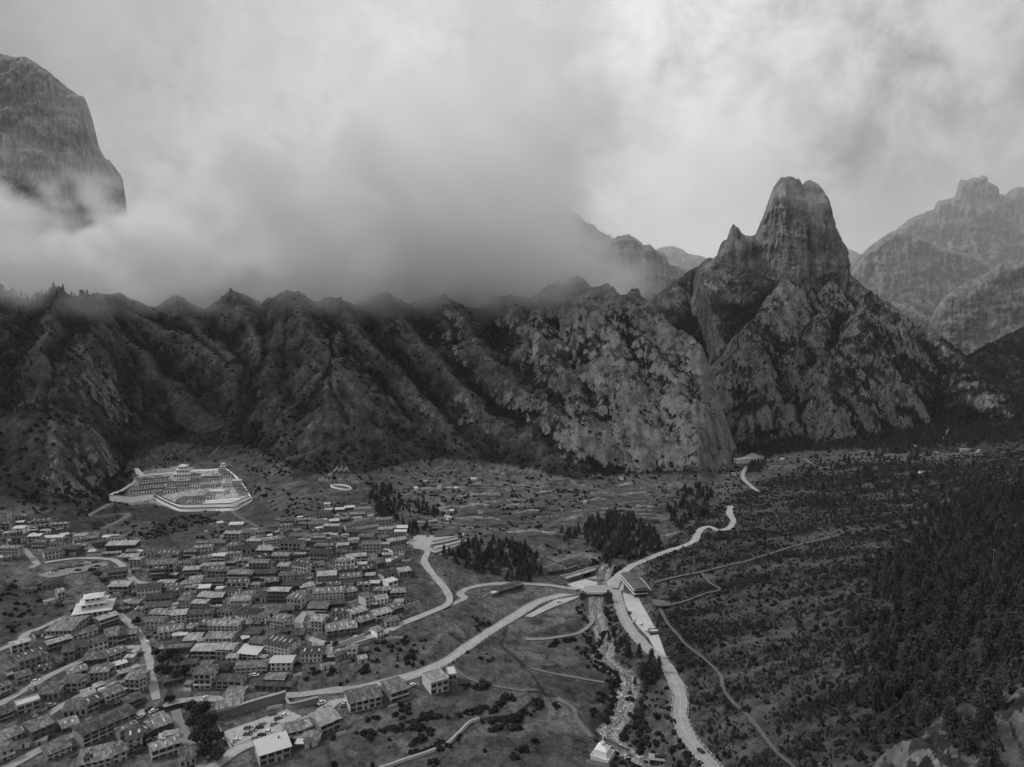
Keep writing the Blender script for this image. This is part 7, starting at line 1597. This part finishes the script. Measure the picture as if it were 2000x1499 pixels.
# cloud banks: densities worked out here, carried by a point lattice and turned into a volume grid
def cloud(name, label, lo, hi, res, dens_fn, density=1.0, aniso=.3):
    nx, ny, nz = res; lo = np.array(lo, float); hi = np.array(hi, float)
    ax = [lo[i] + (np.arange(res[i]) + .5) / res[i] * (hi[i] - lo[i]) for i in range(3)]
    X, Yv, Z = np.meshgrid(*ax, indexing='ij')
    d = dens_fn(X, Yv, Z).astype(np.float32)
    me = bpy.data.meshes.new(name); n = d.size; me.vertices.add(n)
    me.vertices.foreach_set('co', np.stack([X, Yv, Z], -1).astype(np.float32).ravel()); set_attr(me, 'dens', d)
    ob = link(name, me); ob['kind'] = 'stuff'; ob['label'] = label
    m = bpy.data.materials.new(name); m.use_nodes = True; t = NT(m.node_tree); t.n.clear()
    pv = t.add('ShaderNodeVolumePrincipled', inp={'Color': (.997, .997, .997, 1), 'Density': density, 'Anisotropy': aniso}); pv.inputs['Density Attribute'].default_value = 'density'
    o = t.add('ShaderNodeOutputMaterial'); t.l.new(pv.outputs[0], o.inputs['Volume'])
    ng = bpy.data.node_groups.new(name, 'GeometryNodeTree')
    ng.interface.new_socket('Geometry', in_out='INPUT', socket_type='NodeSocketGeometry'); ng.interface.new_socket('Geometry', in_out='OUTPUT', socket_type='NodeSocketGeometry')
    g = NT(ng); gi = g.add('NodeGroupInput'); go = g.add('NodeGroupOutput')
    pos = g.add('GeometryNodeInputPosition').outputs[0]
    rel = g.vmath('DIVIDE', g.vmath('SUBTRACT', pos, tuple(lo)).outputs[0], tuple((hi - lo) / np.array(res))).outputs[0]
    sp = g.add('ShaderNodeSeparateXYZ', inp={0: rel})
    def cell(k, nmax): return g.math('MINIMUM', g.math('MAXIMUM', g.math('FLOOR', sp.outputs[k]), 0.0), float(nmax - 1))
    idx = g.math('ADD', g.math('MULTIPLY', g.math('ADD', g.math('MULTIPLY', cell(0, nx), float(ny)), cell(1, ny)), float(nz)), cell(2, nz))
    na = g.add('GeometryNodeInputNamedAttribute', data_type='FLOAT', inp={'Name': 'dens'})
    si = g.add('GeometryNodeSampleIndex', data_type='FLOAT', domain='POINT')
    g.l.new(gi.outputs[0], si.inputs['Geometry']); g.l.new(na.outputs[0], si.inputs['Value'])
    g.l.new(idx, si.inputs['Index'])
    vc = g.add('GeometryNodeVolumeCube', inp={'Min': tuple(lo), 'Max': tuple(hi), 'Resolution X': nx, 'Resolution Y': ny, 'Resolution Z': nz, 'Background': 0.0})
    g.l.new(si.outputs[0], vc.inputs['Density'])
    sm = g.add('GeometryNodeSetMaterial'); sm.inputs['Material'].default_value = m
    g.l.new(vc.outputs[0], sm.inputs[0]); g.l.new(sm.outputs[0], go.inputs[0])
    md = ob.modifiers.new('volume', 'NODES'); md.node_group = ng
    me.materials.append(m)
    return ob

def bank_density(X, Yv, Z):
    wx = X + 70 * fbm3(X / 190, Yv / 190, Z / 150, 3); wz = Z + 60 * fbm3(X / 170 + 9, Yv / 170, Z / 130 + 4, 3)
    n = fbm3(wx / 240, Yv / 240, wz / 180, 6, .6) * 2.4
    n2 = fbm3(wx / 70 + 5, Yv / 80, wz / 55, 4, .62) * 2.0
    px = 1000 + X / Yv * FPX                                     # bearing of each cell
    bottom = 192 + 8 * np.sin(X / 150.) + 30 * n + 16 * n2 + .03 * np.abs(Yv - 1400)
    lower = sstep(0, 45, Z - bottom)
    top = np.interp(px, [-400, 0, 120, 230, 420, 600, 740, 860, 960, 1060, 1160, 1230, 1300], [420, 400, 360, 370, 440, 530, 640, 750, 860, 760, 600, 440, 300])
    c = np.clip((top - Z) / 150., -1.3, 1.0)                      # 1 deep inside, negative above the ragged top
    e = c * .62 + 1.35 * n + .75 * n2 - .12
    d = sstep(0.0, .38, e)
    d = d * np.clip(1.0 - (Z - 340) / 520., .30, 1.0) ** 1.6
    d = d * (.22 + .78 * sstep(-.3, .5, n + .8 * n2))
    edge = 1165 + 120 * n + 80 * n2 - 110 * sstep(300, 420, Z) * sstep(620, 520, Z)
    d = d * (1 - .95 * sstep(350, 470, Z + 40 * n) * sstep(380, 250, px))
    d = d * lower * sstep(edge + 90, edge - 190, px)
    yfc = np.interp(X / Yv, _ft[:, 0] / _ft[:, 1], _ft[:, 1]); front = yfc + 205 + 60 * n + 35 * n2; d = d * sstep(front, front + 60, Yv) * sstep(2050, 1800, Yv)
    return np.clip(d * sstep(0, 60, Z.max() - Z) * sstep(0, 60, X - X.min()) * sstep(0, 40, Yv - Yv.min()), 0, 1.5)
cloud('cloud_bank', 'low grey cloud bank lying on the crest of the front range', (-1560, 780, 160), (420, 2060, 900), (198, 128, 84), bank_density, density=.03)
def mist_density(X, Yv, Z):
    n = fbm3(X / 420, Yv / 420, Z / 300, 4) * 2.0
    return np.clip(.8 + .7 * n, .1, 2) * sstep(0, 250, X - X.min()) * sstep(0, 200, Yv - Yv.min()) * sstep(0, 300, Z.max() - Z) * sstep(120, 350, Z + 150)
cloud('mist', 'pale mist filling the high valleys behind the rock tower', (0, 1850, 100), (3400, 3900, 1200), (38, 24, 16), mist_density, density=3.4e-4)
def wisp_density(X, Yv, Z):
    n = fbm3(X / 55, Yv / 55, Z / 60, 5, .6) * 2.2; d = np.zeros(X.shape)
    for (px, py, D, rx, ry, rz, amp) in [(1590, 390, 1590, 60, 50, 75, .9), (1625, 440, 1610, 25, 40, 50, .7), (1548, 370, 1590, 45, 40, 40, .5), (1440, 480, 1600, 35, 40, 22, .7), (1600, 360, 1620, 50, 40, 25, .7)]:
        c = P(px, py, D); e = 1 - np.sqrt(((X - c[0]) / rx) ** 2 + ((Yv - c[1]) / ry) ** 2 + ((Z - c[2]) / rz) ** 2)
        d = np.maximum(d, sstep(0, 1.0, e + .5 * n - .1) * amp)
    return d
cloud('cloud_wisp', 'thin wisps of cloud clinging to the rock tower', (480, 1500, 330), (800, 1700, 640), (60, 36, 60), wisp_density, density=.010)
def hang_density(X, Yv, Z):
    n = fbm3(X / 70, Yv / 70, Z / 45, 5, .58) * 2.2; d = np.zeros(X.shape)
    for (px, py, D, rx, ry, rz, amp) in [(425, 606, 1085, 80, 60, 24, .8), (330, 592, 1100, 90, 60, 20, .5), (90, 604, 1085, 140, 60, 26, .8), (650, 600, 1130, 90, 60, 16, .5), (1040, 590, 1140, 75, 60, 20, .9), (960, 595, 1150, 90, 60, 20, .8), (1165, 552, 1150, 70, 60, 22, .8), (1100, 592, 1110, 28, 30, 10, 1.2), (820, 600, 1150, 90, 60, 16, .7), (1130, 525, 1180, 80, 80, 30, .9)]:
        c = P(px, py, slope_D(py, foot_py(px), .655, float(foot_z(px))) - 14); e = 1 - np.sqrt(((X - c[0]) / rx) ** 2 + ((Yv - c[1]) / ry) ** 2 + ((Z - c[2]) / rz) ** 2)
        d = np.maximum(d, sstep(0, .8, e + .45 * n) * amp)
    return d * sstep(0, 25, np.minimum(np.minimum(X - X.min(), X.max() - X), np.minimum(Yv - Yv.min(), Yv.max() - Yv))) * sstep(0, 15, np.minimum(Z - Z.min(), Z.max() - Z))
cloud('cloud_fringe', 'ragged cloud fringe spilling over the crest', (-880, 800, 170), (280, 1260, 340), (166, 52, 38), hang_density, density=.016)
